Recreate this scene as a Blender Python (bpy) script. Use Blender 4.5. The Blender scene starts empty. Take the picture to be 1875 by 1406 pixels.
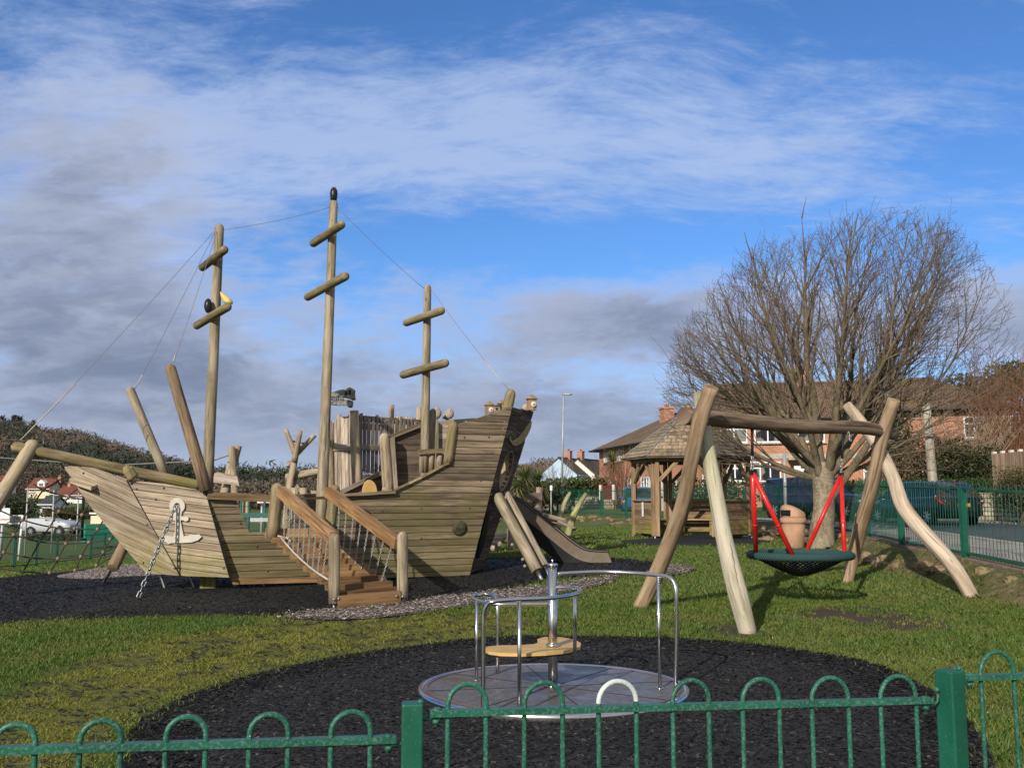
import bpy, math, random
import numpy as np
from mathutils import Vector, Matrix
rnd = random.Random(7)
RNG = np.random.default_rng(11)
R = math.radians
scn = bpy.context.scene
COL = scn.collection

# ------------------------------------------------------------------ camera, sky, sun, exposure
F, CX, CY, CAMZ, PITCH = 1790.0, 937.5, 703.0, 1.55, R(6.75)
cam = bpy.data.cameras.new('camera'); cam.sensor_width = 36; cam.lens = F / 1875 * 36
cam.clip_start = 0.05; cam.clip_end = 6000
camo = bpy.data.objects.new('camera', cam); COL.objects.link(camo)
camo.location = (0, 0, CAMZ); camo.rotation_euler = (R(90) + PITCH, 0, 0)
scn.camera = camo
SUN_AZ, SUN_EL = R(205), R(25)        # compass: clockwise from +y
vs = scn.view_settings
vs.view_transform = 'Standard'; vs.look = 'None'; vs.exposure = 0.0; vs.gamma = 1
sl = bpy.data.lights.new('sun', 'SUN'); sl.energy = 4.8; sl.angle = R(0.5); sl.color = (1.0, 0.92, 0.81)
slo = bpy.data.objects.new('sun', sl); COL.objects.link(slo)
sd = Vector((math.sin(SUN_AZ) * math.cos(SUN_EL), math.cos(SUN_AZ) * math.cos(SUN_EL), math.sin(SUN_EL)))
slo.rotation_euler = sd.to_track_quat('Z', 'Y').to_euler(); slo.location = sd * 30

class NT:
    def __init__(s, nt): s.nt = nt
    def n(s, t, **kw):
        o = s.nt.nodes.new(t)
        for k, v in kw.items(): setattr(o, k, v)
        return o
    def put(s, sock, v):
        if v is None: return
        if hasattr(v, 'is_output') or isinstance(v, bpy.types.NodeSocket): s.nt.links.new(v, sock)
        else: sock.default_value = v
    def m(s, op, a, b=None, c=None, clamp=False):
        o = s.n('ShaderNodeMath', operation=op, use_clamp=clamp)
        for i, v in enumerate((a, b, c)):
            if v is not None: s.put(o.inputs[i], v)
        return o.outputs[0]
    def mix(s, f, a, b, blend='MIX'):
        o = s.n('ShaderNodeMix', data_type='RGBA', blend_type=blend)
        s.put(o.inputs[0], f); s.put(o.inputs[6], c4(a)); s.put(o.inputs[7], c4(b))
        return o.outputs[2]
    def noise(s, vec, scale, detail=4, rough=.55, dist=0):
        o = s.n('ShaderNodeTexNoise'); s.put(o.inputs['Vector'], vec)
        o.inputs['Scale'].default_value = scale; o.inputs['Detail'].default_value = detail
        o.inputs['Roughness'].default_value = rough; o.inputs['Distortion'].default_value = dist
        return o.outputs['Fac']
    def map(s, vec, scale=(1, 1, 1), loc=(0, 0, 0), rot=(0, 0, 0)):
        o = s.n('ShaderNodeMapping'); s.put(o.inputs[0], vec)
        o.inputs['Scale'].default_value = scale; o.inputs['Location'].default_value = loc; o.inputs['Rotation'].default_value = rot
        return o.outputs[0]
    def ss(s, v, a, b, lo=0., hi=1.):
        o = s.n('ShaderNodeMapRange', interpolation_type='SMOOTHSTEP'); s.put(o.inputs[0], v)
        for i, x in ((1, a), (2, b), (3, lo), (4, hi)): s.put(o.inputs[i], x)
        return o.outputs[0]
    def lin(s, v, a, b, lo=0., hi=1.):
        o = s.n('ShaderNodeMapRange'); s.put(o.inputs[0], v)
        for i, x in ((1, a), (2, b), (3, lo), (4, hi)): s.put(o.inputs[i], x)
        return o.outputs[0]
    def comb(s, x, y, z):
        o = s.n('ShaderNodeCombineXYZ')
        for i, v in enumerate((x, y, z)): s.put(o.inputs[i], v)
        return o.outputs[0]
    def bump(s, h, strength=.5, dist=.01):
        o = s.n('ShaderNodeBump'); s.put(o.inputs['Height'], h)
        o.inputs['Strength'].default_value = strength; o.inputs['Distance'].default_value = dist
        return o.outputs[0]
def c4(c):
    return (c[0], c[1], c[2], 1.0) if isinstance(c, (tuple, list)) and len(c) == 3 else c

def make_world():
    w = bpy.data.worlds.new('World'); scn.world = w; w.use_nodes = True
    nt = NT(w.node_tree); w.node_tree.nodes.clear()
    out = nt.n('ShaderNodeOutputWorld'); bg = nt.n('ShaderNodeBackground')
    w.node_tree.links.new(bg.outputs[0], out.inputs[0])
    sky = nt.n('ShaderNodeTexSky'); sky.sky_type = 'NISHITA'; sky.sun_disc = False
    sky.sun_elevation = SUN_EL; sky.sun_rotation = SUN_AZ; sky.air_density = 1.0; sky.dust_density = 0.4; sky.ozone_density = 2.0
    tc = nt.n('ShaderNodeTexCoord').outputs['Generated']
    sep = nt.n('ShaderNodeSeparateXYZ'); nt.put(sep.inputs[0], tc)
    x, y, z = sep.outputs
    ya = nt.m('MAXIMUM', nt.m('ABSOLUTE', y), .12)
    u = nt.m('DIVIDE', x, ya); v = nt.m('DIVIDE', z, ya)        # tangents of bearing and height
    def G(cu, cv, su, sv, a=1.0):                               # a soft cloud (or gap) region in the sky
        du = nt.m('DIVIDE', nt.m('SUBTRACT', u, cu), su); dv = nt.m('DIVIDE', nt.m('SUBTRACT', v, cv), sv)
        q = nt.m('ADD', nt.m('MULTIPLY', du, du), nt.m('MULTIPLY', dv, dv))
        return nt.m('MULTIPLY', nt.m('EXPONENT', nt.m('MULTIPLY', q, -1.0)), a)
    def add(*t):
        r = t[0]
        for q in t[1:]: r = nt.m('ADD', r, q)
        return r
    # high layer seen on a plane overhead, so it thins towards the horizon
    zz = nt.m('ADD', nt.m('MAXIMUM', z, 0.0), .16)
    px = nt.m('DIVIDE', x, zz); py = nt.m('DIVIDE', y, zz)
    pl = nt.comb(px, py, 0.0)
    warp = nt.noise(pl, .9, 3, .5)
    plw = nt.comb(nt.m('ADD', px, nt.m('MULTIPLY', warp, .45)), nt.m('ADD', py, nt.m('MULTIPLY', warp, .45)), 0.0)
    cir = nt.noise(nt.map(plw, (1.0, 1.7, 1), rot=(0, 0, R(-32))), 1.5, 11, .66, .25)
    cir2 = nt.noise(nt.map(plw, (1.5, 3.2, 1), (3.1, 1.7, 0), rot=(0, 0, R(-40))), 3.0, 11, .72, .2)
    fine = nt.noise(nt.map(plw, (1, 2, 1), (7, 2, 0), rot=(0, 0, R(15))), 7, 8, .65, .3)
    place = add(G(.0, .42, .34, .085, .42), G(-.20, .37, .25, .07, .22), G(.32, .36, .2, .07, .2), G(-.42, .33, .16, .22, .34), G(.1, .31, .4, .03, .1),
                G(.45, .50, .2, .06, -.12), G(-.22, .50, .2, .04, -.05), G(.02, .262, .24, .04, -.26), G(.40, .25, .12, .035, -.12), G(-.12, .2, .05, .03, .1), G(.0, .52, .6, .05, .02))
    wis = nt.noise(nt.map(plw, (1.2, 3.0, 1), (9, 4, 0), rot=(0, 0, R(28))), 5.5, 10, .72, .5)
    d1 = add(cir, nt.m('MULTIPLY', nt.m('SUBTRACT', cir2, .5), .85), nt.m('MULTIPLY', nt.m('SUBTRACT', fine, .5), .4), nt.m('MULTIPLY', nt.m('SUBTRACT', wis, .5), .5), place)
    hi = nt.ss(d1, .47, 1.10)
    # low grey bank
    uv = nt.comb(nt.m('MULTIPLY', u, 1.0), nt.m('MULTIPLY', v, 2.0), 0.0)
    lw = nt.noise(uv, 4.5, 8, .58, .5)
    lw2 = nt.noise(nt.map(uv, (1, 1.6, 1), (4, 3, 0)), 11, 8, .6, .3)
    lplace = add(G(-.46, .24, .17, .16, .60), G(-.36, .12, .26, .08, .42), G(.12, .185, .15, .05, .62), G(.3, .17, .14, .05, .46), G(.16, .07, .32, .05, .46),
                 G(.55, .19, .14, .06, .55), G(-.05, .05, .3, .05, .34), G(-.17, .19, .13, .06, .20), G(-.02, .12, .12, .04, .22), G(.06, .135, .09, .016, -.10), G(-.52, .40, .14, .1, .2))
    low_d = add(nt.m('MULTIPLY', nt.m('SUBTRACT', lw, .5), .95), nt.m('MULTIPLY', nt.m('SUBTRACT', lw2, .5), .5), lplace)
    lw3 = nt.noise(nt.map(uv, (1, 1.5, 1), (2, 7, 0)), 26, 8, .62, .4)
    low_d = add(low_d, nt.m('MULTIPLY', nt.m('SUBTRACT', lw3, .5), .30))
    lo = nt.ss(low_d, .08, .56)
    lit = nt.m('ADD', nt.ss(lw2, .34, .68), nt.m('MULTIPLY', nt.m('SUBTRACT', lw, .5), .9), clamp=True)
    # bright rims in the low bank where it is thin, grey bellies where it is thick
    thick = nt.ss(low_d, .22, .70)
    grey = nt.mix(thick, (.50, .575, .80), (.225, .262, .37))
    grey = nt.mix(nt.m('MULTIPLY', lit, .62), grey, (.49, .54, .69))
    grey = nt.mix(nt.m('MULTIPLY', G(-.30, .145, .16, .028), nt.ss(lw, .40, .6)), grey, (.17, .205, .31))
    grey = nt.mix(nt.ss(v, .10, .0), grey, (.40, .48, .64))
    sk = nt.mix(1.0, sky.outputs[0], (.060, .097, .147), 'MULTIPLY')     # Background strength and the deep winter blue
    base = nt.mix(nt.m('MULTIPLY', hi, .76), sk, (.475, .59, .85))
    base = nt.mix(nt.ss(v, .17, -.02, 0., .8), base, (.40, .475, .66))
    col = nt.mix(nt.m('MULTIPLY', lo, .93), base, grey)
    # unseen white and grey cloud added overhead and behind, to neutralise blue fill
    rest = nt.m('MAXIMUM', nt.ss(z, .50, .72), nt.ss(y, .25, -.25))
    cum = nt.noise(tc, 2.6, 7, .6, .3)
    col = nt.mix(nt.m('MULTIPLY', rest, nt.ss(cum, .36, .56)), col, nt.mix(nt.ss(cum, .5, .75), (.66, .64, .62), (.40, .40, .42)))
    nt.put(bg.inputs[0], col); bg.inputs[1].default_value = 1.0
make_world()

# ------------------------------------------------------------------ photo geometry helpers
cp, sp = math.cos(PITCH), math.sin(PITCH)
def ray(px, py):
    xc, yc = (px - CX) / F, (CY - py) / F
    return Vector((xc, cp - yc * sp, sp + yc * cp))
def P(px, py, D):
    d = ray(px, py); return Vector((0, 0, CAMZ)) + d * (D / d.y)
def plane3(a, b, c):
    n = (b - a).cross(c - a).normalized()
    if n.y > 0: n = -n
    return a, n
def Q(px, py, pl):
    d = ray(px, py); o = Vector((0, 0, CAMZ)); a, n = pl
    return o + d * ((a - o).dot(n) / d.dot(n))

# ------------------------------------------------------------------ terrain height
FENCE = [(7.3, 8.0), (7.4, 11.0), (7.42, 14.2), (7.33, 16.0), (7.4, 18.8), (7.74, 21.5), (8.1, 24.2), (8.3, 27.0), (7.95, 31), (7.1, 36), (5.65, 41), (4.7, 44), (3.4, 48), (1.96, 52), (.4, 56), (-2.2, 62), (-8, 76)]
CTRL = [(0,0,0),(-3,2,0),(3,2,0),(-3,5,0),(3,5,0),(.35,8,.02),(-4,8,0),(4.5,8,.05),(-6,13,.05),(-3,13.3,.085),(1.6,12.8,.12),(6.4,14.2,.17),(5.5,16,.22),
 (0,17.5,.27),(1.9,18.5,.34),(-6,17,.15),(-9,15,.05),(-10,21,-.1),(4.8,26,.53),(6.5,22,.45),(5,30,.56),(0,30,.45),(-5,25,.2),(7.33,16,.3),(7.4,18.8,.37),(8.3,27,.48),(8.4,33,.5),
 (6,41,.5),(.4,56,.55),(-16,32,-.65),(-15,41.6,-.82),(-26,55,-.9),(-40,60,-.9),(-32,72,-.9),(-12,60,-.6),(-30,30,-.6),(-20,18,-.25),(-25,8,-.2),(-60,120,.3),(-90,200,3),(0,100,.8),
 (20,60,.9),(40,60,1.4),(30,30,.5),(13.5,32,.45),(15,15,.35),(0,200,2),(100,200,5),(150,80,3),(60,0,.8),(-60,0,-.5),(0,-30,0),(-40,-30,0),(40,-30,.2),(11,22,.4)]
_c = np.array(CTRL, float)
def _phi(r2):
    return np.where(r2 > 1e-9, .5 * r2 * np.log(r2 + 1e-12), 0.)
_n = len(_c)
_K = _phi(((_c[:, None, :2] - _c[None, :, :2]) ** 2).sum(-1)) + np.eye(_n) * .05
_A = np.zeros((_n + 3, _n + 3)); _A[:_n, :_n] = _K; _A[:_n, _n] = 1; _A[:_n, _n + 1:] = _c[:, :2]; _A[_n:, :_n] = _A[:_n, _n:].T
_w = np.linalg.solve(_A, np.concatenate([_c[:, 2], [0, 0, 0]]))
def fence_side(x, y):
    """signed distance to the right-hand fence line: negative on the lawn, positive on the road side"""
    x = np.asarray(x, float); y = np.asarray(y, float)
    best = np.full(x.shape, 1e9); sg = np.full(x.shape, -1.0)
    pts = [(7.0, -30.)] + FENCE + [(-60, 200.)]
    for (ax, ay), (bx, by) in zip(pts, pts[1:]):
        dx, dy = bx - ax, by - ay
        t = np.clip(((x - ax) * dx + (y - ay) * dy) / (dx * dx + dy * dy), 0, 1)
        d = np.hypot(x - ax - t * dx, y - ay - t * dy)
        s = np.sign((x - ax) * dy - (y - ay) * dx)
        m = d < best
        best = np.where(m, d, best); sg = np.where(m, s, sg)
    return best * sg
def sstep(v, a, b):
    t = np.clip((v - a) / (b - a), 0, 1); return t * t * (3 - 2 * t)
def zg(x, y):
    x = np.asarray(x, float); y = np.asarray(y, float); sh = x.shape
    xf = np.clip(x.ravel(), -150, 150); yf = np.clip(y.ravel(), -40, 210)
    out = np.empty(xf.size)
    for i in range(0, xf.size, 20000):
        q = np.stack([xf[i:i+20000], yf[i:i+20000]], 1)
        out[i:i+20000] = _phi(((q[:, None, :] - _c[None, :, :2]) ** 2).sum(-1)) @ _w[:_n] + _w[_n] + q @ _w[_n + 1:]
    out = out.reshape(sh)
    fs = fence_side(x, y)
    return out + .3 * sstep(fs, -.95, -.15) * sstep(y, 4, 9)
def gz(x, y): return float(zg(np.array([x]), np.array([y]))[0])
def G(px, py):
    d = ray(px, py); o = Vector((0, 0, CAMZ))
    D = np.linspace(1.5, 120, 1500); t = D / d.y
    h = o.z + d.z * t - zg(d.x * t, d.y * t)
    i = int(np.argmax(h < 0)) if (h < 0).any() else len(D) - 1
    i = max(i, 1)
    a, b = h[i - 1], h[i]; Dm = D[i - 1] + (D[i] - D[i - 1]) * (a / (a - b) if a != b else 0)
    return o + d * (Dm / d.y)

# value noise in numpy
_tab = RNG.random((257, 257))
def vnoise(x, y):
    x = np.asarray(x, float) + 1000; y = np.asarray(y, float) + 1000
    xi = np.floor(x).astype(int); yi = np.floor(y).astype(int); fx = x - xi; fy = y - yi
    fx = fx * fx * (3 - 2 * fx); fy = fy * fy * (3 - 2 * fy)
    g = lambda a, b: _tab[a % 257, b % 257]
    return (g(xi, yi) * (1 - fx) + g(xi + 1, yi) * fx) * (1 - fy) + (g(xi, yi + 1) * (1 - fx) + g(xi + 1, yi + 1) * fx) * fy
def fbm(x, y, o=4):
    s = 0; a = .5; t = 0
    for k in range(o):
        s = s + a * vnoise(x * 2 ** k + 17 * k, y * 2 ** k + 5 * k); t += a; a *= .5
    return s / t
def inpoly(x, y, poly):
    x = np.asarray(x); y = np.asarray(y); c = np.zeros(x.shape, bool)
    n = len(poly)
    for i in range(n):
        x1, y1 = poly[i]; x2, y2 = poly[(i + 1) % n]
        if y1 == y2: continue
        c ^= ((y1 > y) != (y2 > y)) & (x < (x2 - x1) * (y - y1) / (y2 - y1) + x1)
    return c

# ------------------------------------------------------------------ mesh builder
class MB:
    def __init__(s): s.v = []; s.f = []; s.uv = []; s.sm = []; s.mi = []
    def face(s, idx, uv, smooth=False, mi=0):
        s.f.append(tuple(idx)); s.uv.append(uv); s.sm.append(smooth); s.mi.append(mi)
    def tube(s, pts, r, n=10, cap=True, dome=False, mi=0, jit=0., u0=None):
        pts = [Vector(p) for p in pts]
        rr = list(r) if isinstance(r, (list, tuple)) else [r] * len(pts)
        if dome:                                     # rounded ends
            a, b = pts[0], pts[-1]; da = (pts[0] - pts[1]).normalized(); db = (pts[-1] - pts[-2]).normalized()
            ks = [(.98, .2), (.85, .55), (.5, .87)] if dome in (True, 'both', 'start') else []
            ke = [(.5, .87), (.85, .55), (.98, .2)] if dome in (True, 'both', 'end') else []
            r0, r1 = rr[0], rr[-1]
            pts = [a + da * (k - .98) * r0 for k, _ in ks] + ([a - da * r0 * .98] if ks else [a]) + pts[1:-1] + ([b - db * r1 * .98] if ke else [b]) + [b + db * (k - .98) * r1 for k, _ in ke]
            rr = [r0 * m for _, m in ks] + [r0] + rr[1:-1] + [r1] + [r1 * m for _, m in ke]
        t = (pts[1] - pts[0]).normalized()
        up = Vector((0, 0, 1)) if abs(t.z) < .9 else Vector((1, 0, 0))
        x = t.cross(up).normalized(); rings = []; L = 0; Ls = []
        off = rnd.random() * 50 if u0 is None else u0; voff = rnd.random() * 50
        for i, p in enumerate(pts):
            tt = (pts[min(i + 1, len(pts) - 1)] - pts[max(i - 1, 0)])
            tt = tt.normalized() if tt.length > 1e-9 else t
            x = (x - tt * x.dot(tt)); x = x.normalized() if x.length > 1e-6 else tt.orthogonal().normalized()
            y = tt.cross(x)
            if i: L += (p - pts[i - 1]).length
            Ls.append(L); ring = []
            for k in range(n):
                a = 2 * math.pi * k / n; q = rr[i]
                if jit: q *= 1 + jit * math.sin(3 * a + L * 2.3 + off) * .5 + jit * math.sin(a + L * 4.1 + off) * .5 + jit * .6 * (rnd.random() - .5)
                ring.append(len(s.v)); s.v.append(p + (x * math.cos(a) + y * math.sin(a)) * q)
            rings.append(ring)
        for i in range(len(rings) - 1):
            for k in range(n):
                k2 = (k + 1) % n; va = voff + k / n * 2 * math.pi * rr[i]; vb = voff + (k + 1) / n * 2 * math.pi * rr[i]
                s.face((rings[i][k], rings[i][k2], rings[i+1][k2], rings[i+1][k]), ((off + Ls[i], va), (off + Ls[i], vb), (off + Ls[i+1], vb), (off + Ls[i+1], va)), True, mi)
        if cap:
            for ring, fl in ((rings[0], True), (rings[-1], False)):
                idx = list(reversed(ring)) if fl else ring
                s.face(idx, [(off + .02 * math.cos(6.28 * k / n), voff + 3 * .02 * math.sin(6.28 * k / n)) for k in range(n)], False, mi)
    def prism(s, poly, thick, udir=None, mi=0, smooth=False):
        """planar polygon (front face) pushed back along the vector thick"""
        poly = [Vector(p) for p in poly]; thick = Vector(thick); n = len(poly)
        nrm = Vector((0, 0, 0))
        for i in range(n): nrm += (poly[i] - poly[0]).cross(poly[(i + 1) % n] - poly[0])
        if nrm.length < 1e-10: return
        nrm.normalize()
        if nrm.dot(thick) > 0: poly.reverse(); nrm = -nrm
        u = Vector(udir) if udir is not None else (poly[1] - poly[0])
        u = (u - nrm * u.dot(nrm)); u = u.normalized() if u.length > 1e-6 else nrm.orthogonal().normalized()
        w = nrm.cross(u); o, o2 = (rnd.random() * 40, rnd.random() * 40) if udir is not None else (0, 0)
        b = len(s.v); s.v += poly + [p + thick for p in poly]
        U = lambda p: (o + p.dot(u), o2 + p.dot(w))
        s.face(range(b, b + n), [U(p) for p in poly], smooth, mi)
        s.face([b + n + i for i in reversed(range(n))], [U(p) for p in reversed(poly)], smooth, mi)
        tl = thick.length
        for i in range(n):
            j = (i + 1) % n
            a0, a1 = U(poly[i]), U(poly[j])
            s.face((b + j, b + i, b + n + i, b + n + j), (a1, a0, (a0[0], a0[1] + tl), (a1[0], a1[1] + tl)), False, mi)
    def beam(s, p0, p1, w, h, up=(0, 0, 1), mi=0):
        p0, p1 = Vector(p0), Vector(p1); d = (p1 - p0).normalized(); up = Vector(up)
        sd_ = d.cross(up); sd_ = sd_.normalized() if sd_.length > 1e-6 else d.orthogonal().normalized()
        u = sd_.cross(d).normalized()
        a = p0 + sd_ * w / 2; b_ = p0 - sd_ * w / 2
        s.prism([p0 - sd_*w/2 + u*h/2, p1 - sd_*w/2 + u*h/2, p1 + sd_*w/2 + u*h/2, p0 + sd_*w/2 + u*h/2], -u * h, d, mi)
    def box(s, c, size, yaw=0., mi=0, g=None):
        c = Vector(c); X = Vector((math.cos(yaw), math.sin(yaw), 0)); Y = Vector((-math.sin(yaw), math.cos(yaw), 0)); Z = Vector((0, 0, 1))
        sx, sy, sz = (q / 2 for q in size); b = len(s.v)
        for k in range(8):
            s.v.append(c + X * (sx if k & 1 else -sx) + Y * (sy if k & 2 else -sy) + Z * (sz if k & 4 else -sz))
        fs = [((0,1,5,4),0,2),((1,3,7,5),1,2),((3,2,6,7),0,2),((2,0,4,6),1,2),((4,5,7,6),0,1),((2,3,1,0),0,1)]
        off = (rnd.random() * 30, rnd.random() * 30) if g is not None else (0, 0)
        for idx, a, bb in fs:
            uv = []
            for i in idx:
                l = ((sx if i & 1 else -sx) + (c.dot(X) if g is None else 0), (sy if i & 2 else -sy) + (c.dot(Y) if g is None else 0), (sz if i & 4 else -sz) + (c.z if g is None else 0))
                q = (l[a], l[bb])
                if g is not None and bb == g: q = (q[1], q[0])
                uv.append((q[0] + off[0], q[1] + off[1]))
            s.face([b + i for i in idx], uv, False, mi)
    def quad(s, a, b, c, d, mi=0, uv=None, smooth=False):
        i = len(s.v); s.v += [Vector(a), Vector(b), Vector(c), Vector(d)]
        if uv is None:
            w = (Vector(b) - Vector(a)).length; h = (Vector(d) - Vector(a)).length; uv = ((0, 0), (w, 0), (w, h), (0, h))
        s.face((i, i+1, i+2, i+3), uv, smooth, mi)
    def loft(s, rings, caps=True, mi=0, smooth=True, closed=True, mfun=None):
        ids = []
        for r in rings:
            ids.append(list(range(len(s.v), len(s.v) + len(r)))); s.v += [Vector(p) for p in r]
        n = len(rings[0])
        for i in range(len(rings) - 1):
            for k in range(n if closed else n - 1):
                k2 = (k + 1) % n; q = mfun(i, k) if mfun else mi
                if q is None: continue
                s.face((ids[i][k], ids[i][k2], ids[i+1][k2], ids[i+1][k]), ((i*.3, k*.2), (i*.3, k*.2+.2), (i*.3+.3, k*.2+.2), (i*.3+.3, k*.2)), smooth, q)
        if caps:
            s.face(list(reversed(ids[0])), [(p[0], p[2]) for p in reversed(rings[0])], False, mi)
            s.face(ids[-1], [(p[0], p[2]) for p in rings[-1]], False, mi)
    def lathe(s, prof, c, n=24, mi=0, smooth=True, ax=None):
        """prof: list of (radius, height) from bottom to top about the vertical axis at c"""
        c = Vector(c); rings = []
        X, Y, Z = (Vector((1,0,0)), Vector((0,1,0)), Vector((0,0,1)))
        if ax is not None:
            Z = Vector(ax).normalized(); X = Z.orthogonal().normalized(); Y = Z.cross(X)
        for r, h in prof: rings.append([c + X * r * math.cos(6.28318*k/n) + Y * r * math.sin(6.28318*k/n) + Z * h for k in range(n)])
        s.loft(rings, True, mi, smooth)
    def sphere(s, c, r, n=14, m=8, mi=0, ax=None):
        rz = r if not isinstance(r, (tuple, list)) else r[2]; rx = r if not isinstance(r, (tuple, list)) else r[0]
        s.lathe([(max(rx * math.cos(a), rx * .02), rz * math.sin(a)) for a in [(-90 + 180 * i / m) * math.pi / 180 for i in range(m + 1)]], c, n, mi, True, ax)
    def build(s, name, mats, parent=None, inv=None):
        me = bpy.data.meshes.new(name)
        me.from_pydata([tuple(p) for p in s.v], [], s.f)
        ul = me.uv_layers.new(name='UVMap'); flat = []
        for q in s.uv:
            for a in q: flat += [a[0], a[1]]
        ul.data.foreach_set('uv', flat)
        me.polygons.foreach_set('use_smooth', s.sm); me.polygons.foreach_set('material_index', s.mi)
        for m_ in (mats if isinstance(mats, (list, tuple)) else [mats]): me.materials.append(m_)
        me.update()
        o = bpy.data.objects.new(name, me); COL.objects.link(o)
        if parent is not None:
            o.parent = parent
            if parent.type == 'EMPTY' and not parent.get('_loc'): o.matrix_parent_inverse = Matrix.Translation(-parent.location)
        return o
LOCAL = set()
def thing(name, label, cat, loc=(0, 0, 0), group=None, local=False):
    o = bpy.data.objects.new(name, None); COL.objects.link(o); o.location = loc; o.empty_display_size = .2
    o['label'] = label; o['category'] = cat
    if group: o['group'] = group
    if local: o['_loc'] = 1
    return o
def tag(o, label, cat, group=None):
    o['label'] = label; o['category'] = cat
    if group: o['group'] = group
    return o
def kind(o, k): o['kind'] = k; return o
def bez(pts, n=8):
    """Catmull-Rom through points"""
    pts = [Vector(p) for p in pts]; q = [pts[0] * 2 - pts[1]] + pts + [pts[-1] * 2 - pts[-2]]; out = []
    for i in range(1, len(q) - 2):
        for k in range(n):
            t = k / n; a, b, c, d = q[i-1], q[i], q[i+1], q[i+2]
            out.append(.5 * (2*b + (c-a)*t + (2*a-5*b+4*c-d)*t*t + (3*b-a-3*c+d)*t**3))
    return out + [pts[-1]]
def clip(poly, f):
    out = []
    n = len(poly)
    for i in range(n):
        a, b = poly[i], poly[(i + 1) % n]; fa, fb = f(a), f(b)
        if fa >= 0: out.append(a)
        if (fa >= 0) != (fb >= 0):
            t = fa / (fa - fb); out.append((a[0] + (b[0]-a[0])*t, a[1] + (b[1]-a[1])*t))
    return out
def planks(mb, poly, grain, w=.13, t=.04, gap=.011, mi=0, phase=0., nrm=None, rough=.004):
    """board a planar outline with planks running along grain; front faces on the outline's plane"""
    poly = [Vector(p) for p in poly]; n = Vector((0, 0, 0))
    for i in range(len(poly)): n += (poly[i] - poly[0]).cross(poly[(i+1) % len(poly)] - poly[0])
    n.normalize()
    if (n.dot(Vector((0, 0, CAMZ)) - poly[0]) < 0) if nrm is None else (n.dot(Vector(nrm)) < 0): n = -n
    u = Vector(grain); u = (u - n * u.dot(n)).normalized(); v = n.cross(u)
    o = poly[0]; p2 = [((p - o).dot(u), (p - o).dot(v)) for p in poly]
    lo = min(p[1] for p in p2); hi = max(p[1] for p in p2); k = lo - phase * w
    while k < hi:
        a, b = k + gap / 2, k + w - gap / 2
        q0 = clip(clip(p2, lambda p: p[1] - a), lambda p: b - p[1])
        xs = []; mv = (max(a, lo) + min(b, hi)) / 2
        for i in range(len(p2)):
            (x1, y1), (x2, y2) = p2[i], p2[(i + 1) % len(p2)]
            if (y1 > mv) != (y2 > mv): xs.append(x1 + (x2 - x1) * (mv - y1) / (y2 - y1))
        xs.sort(); cuts = [-1e6] + [(xs[i] + xs[i+1]) / 2 for i in range(1, len(xs) - 2, 2)] + [1e6]
        for c0, c1 in zip(cuts, cuts[1:]):
            q = clip(clip(q0, lambda p: p[0] - c0), lambda p: c1 - p[0]) if len(cuts) > 2 else q0
            i = 0
            while len(q) > 3 and i < len(q):                       # drop zero-width spikes
                A, B, C = q[i-1], q[i], q[(i+1) % len(q)]; e = (B[0]-A[0], B[1]-A[1]); f = (C[0]-B[0], C[1]-B[1])
                if abs(e[0]*f[1] - e[1]*f[0]) < 1e-7 and e[0]*f[0] + e[1]*f[1] <= 0: q.pop(i); i = max(0, i - 2)
                else: i += 1
            if len(q) > 2:
                d = rnd.uniform(-rough, rough)
                mb.prism([o + u * p[0] + v * p[1] + n * d for p in q], -n * t, u, mi)
        k += w
    return n

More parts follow.
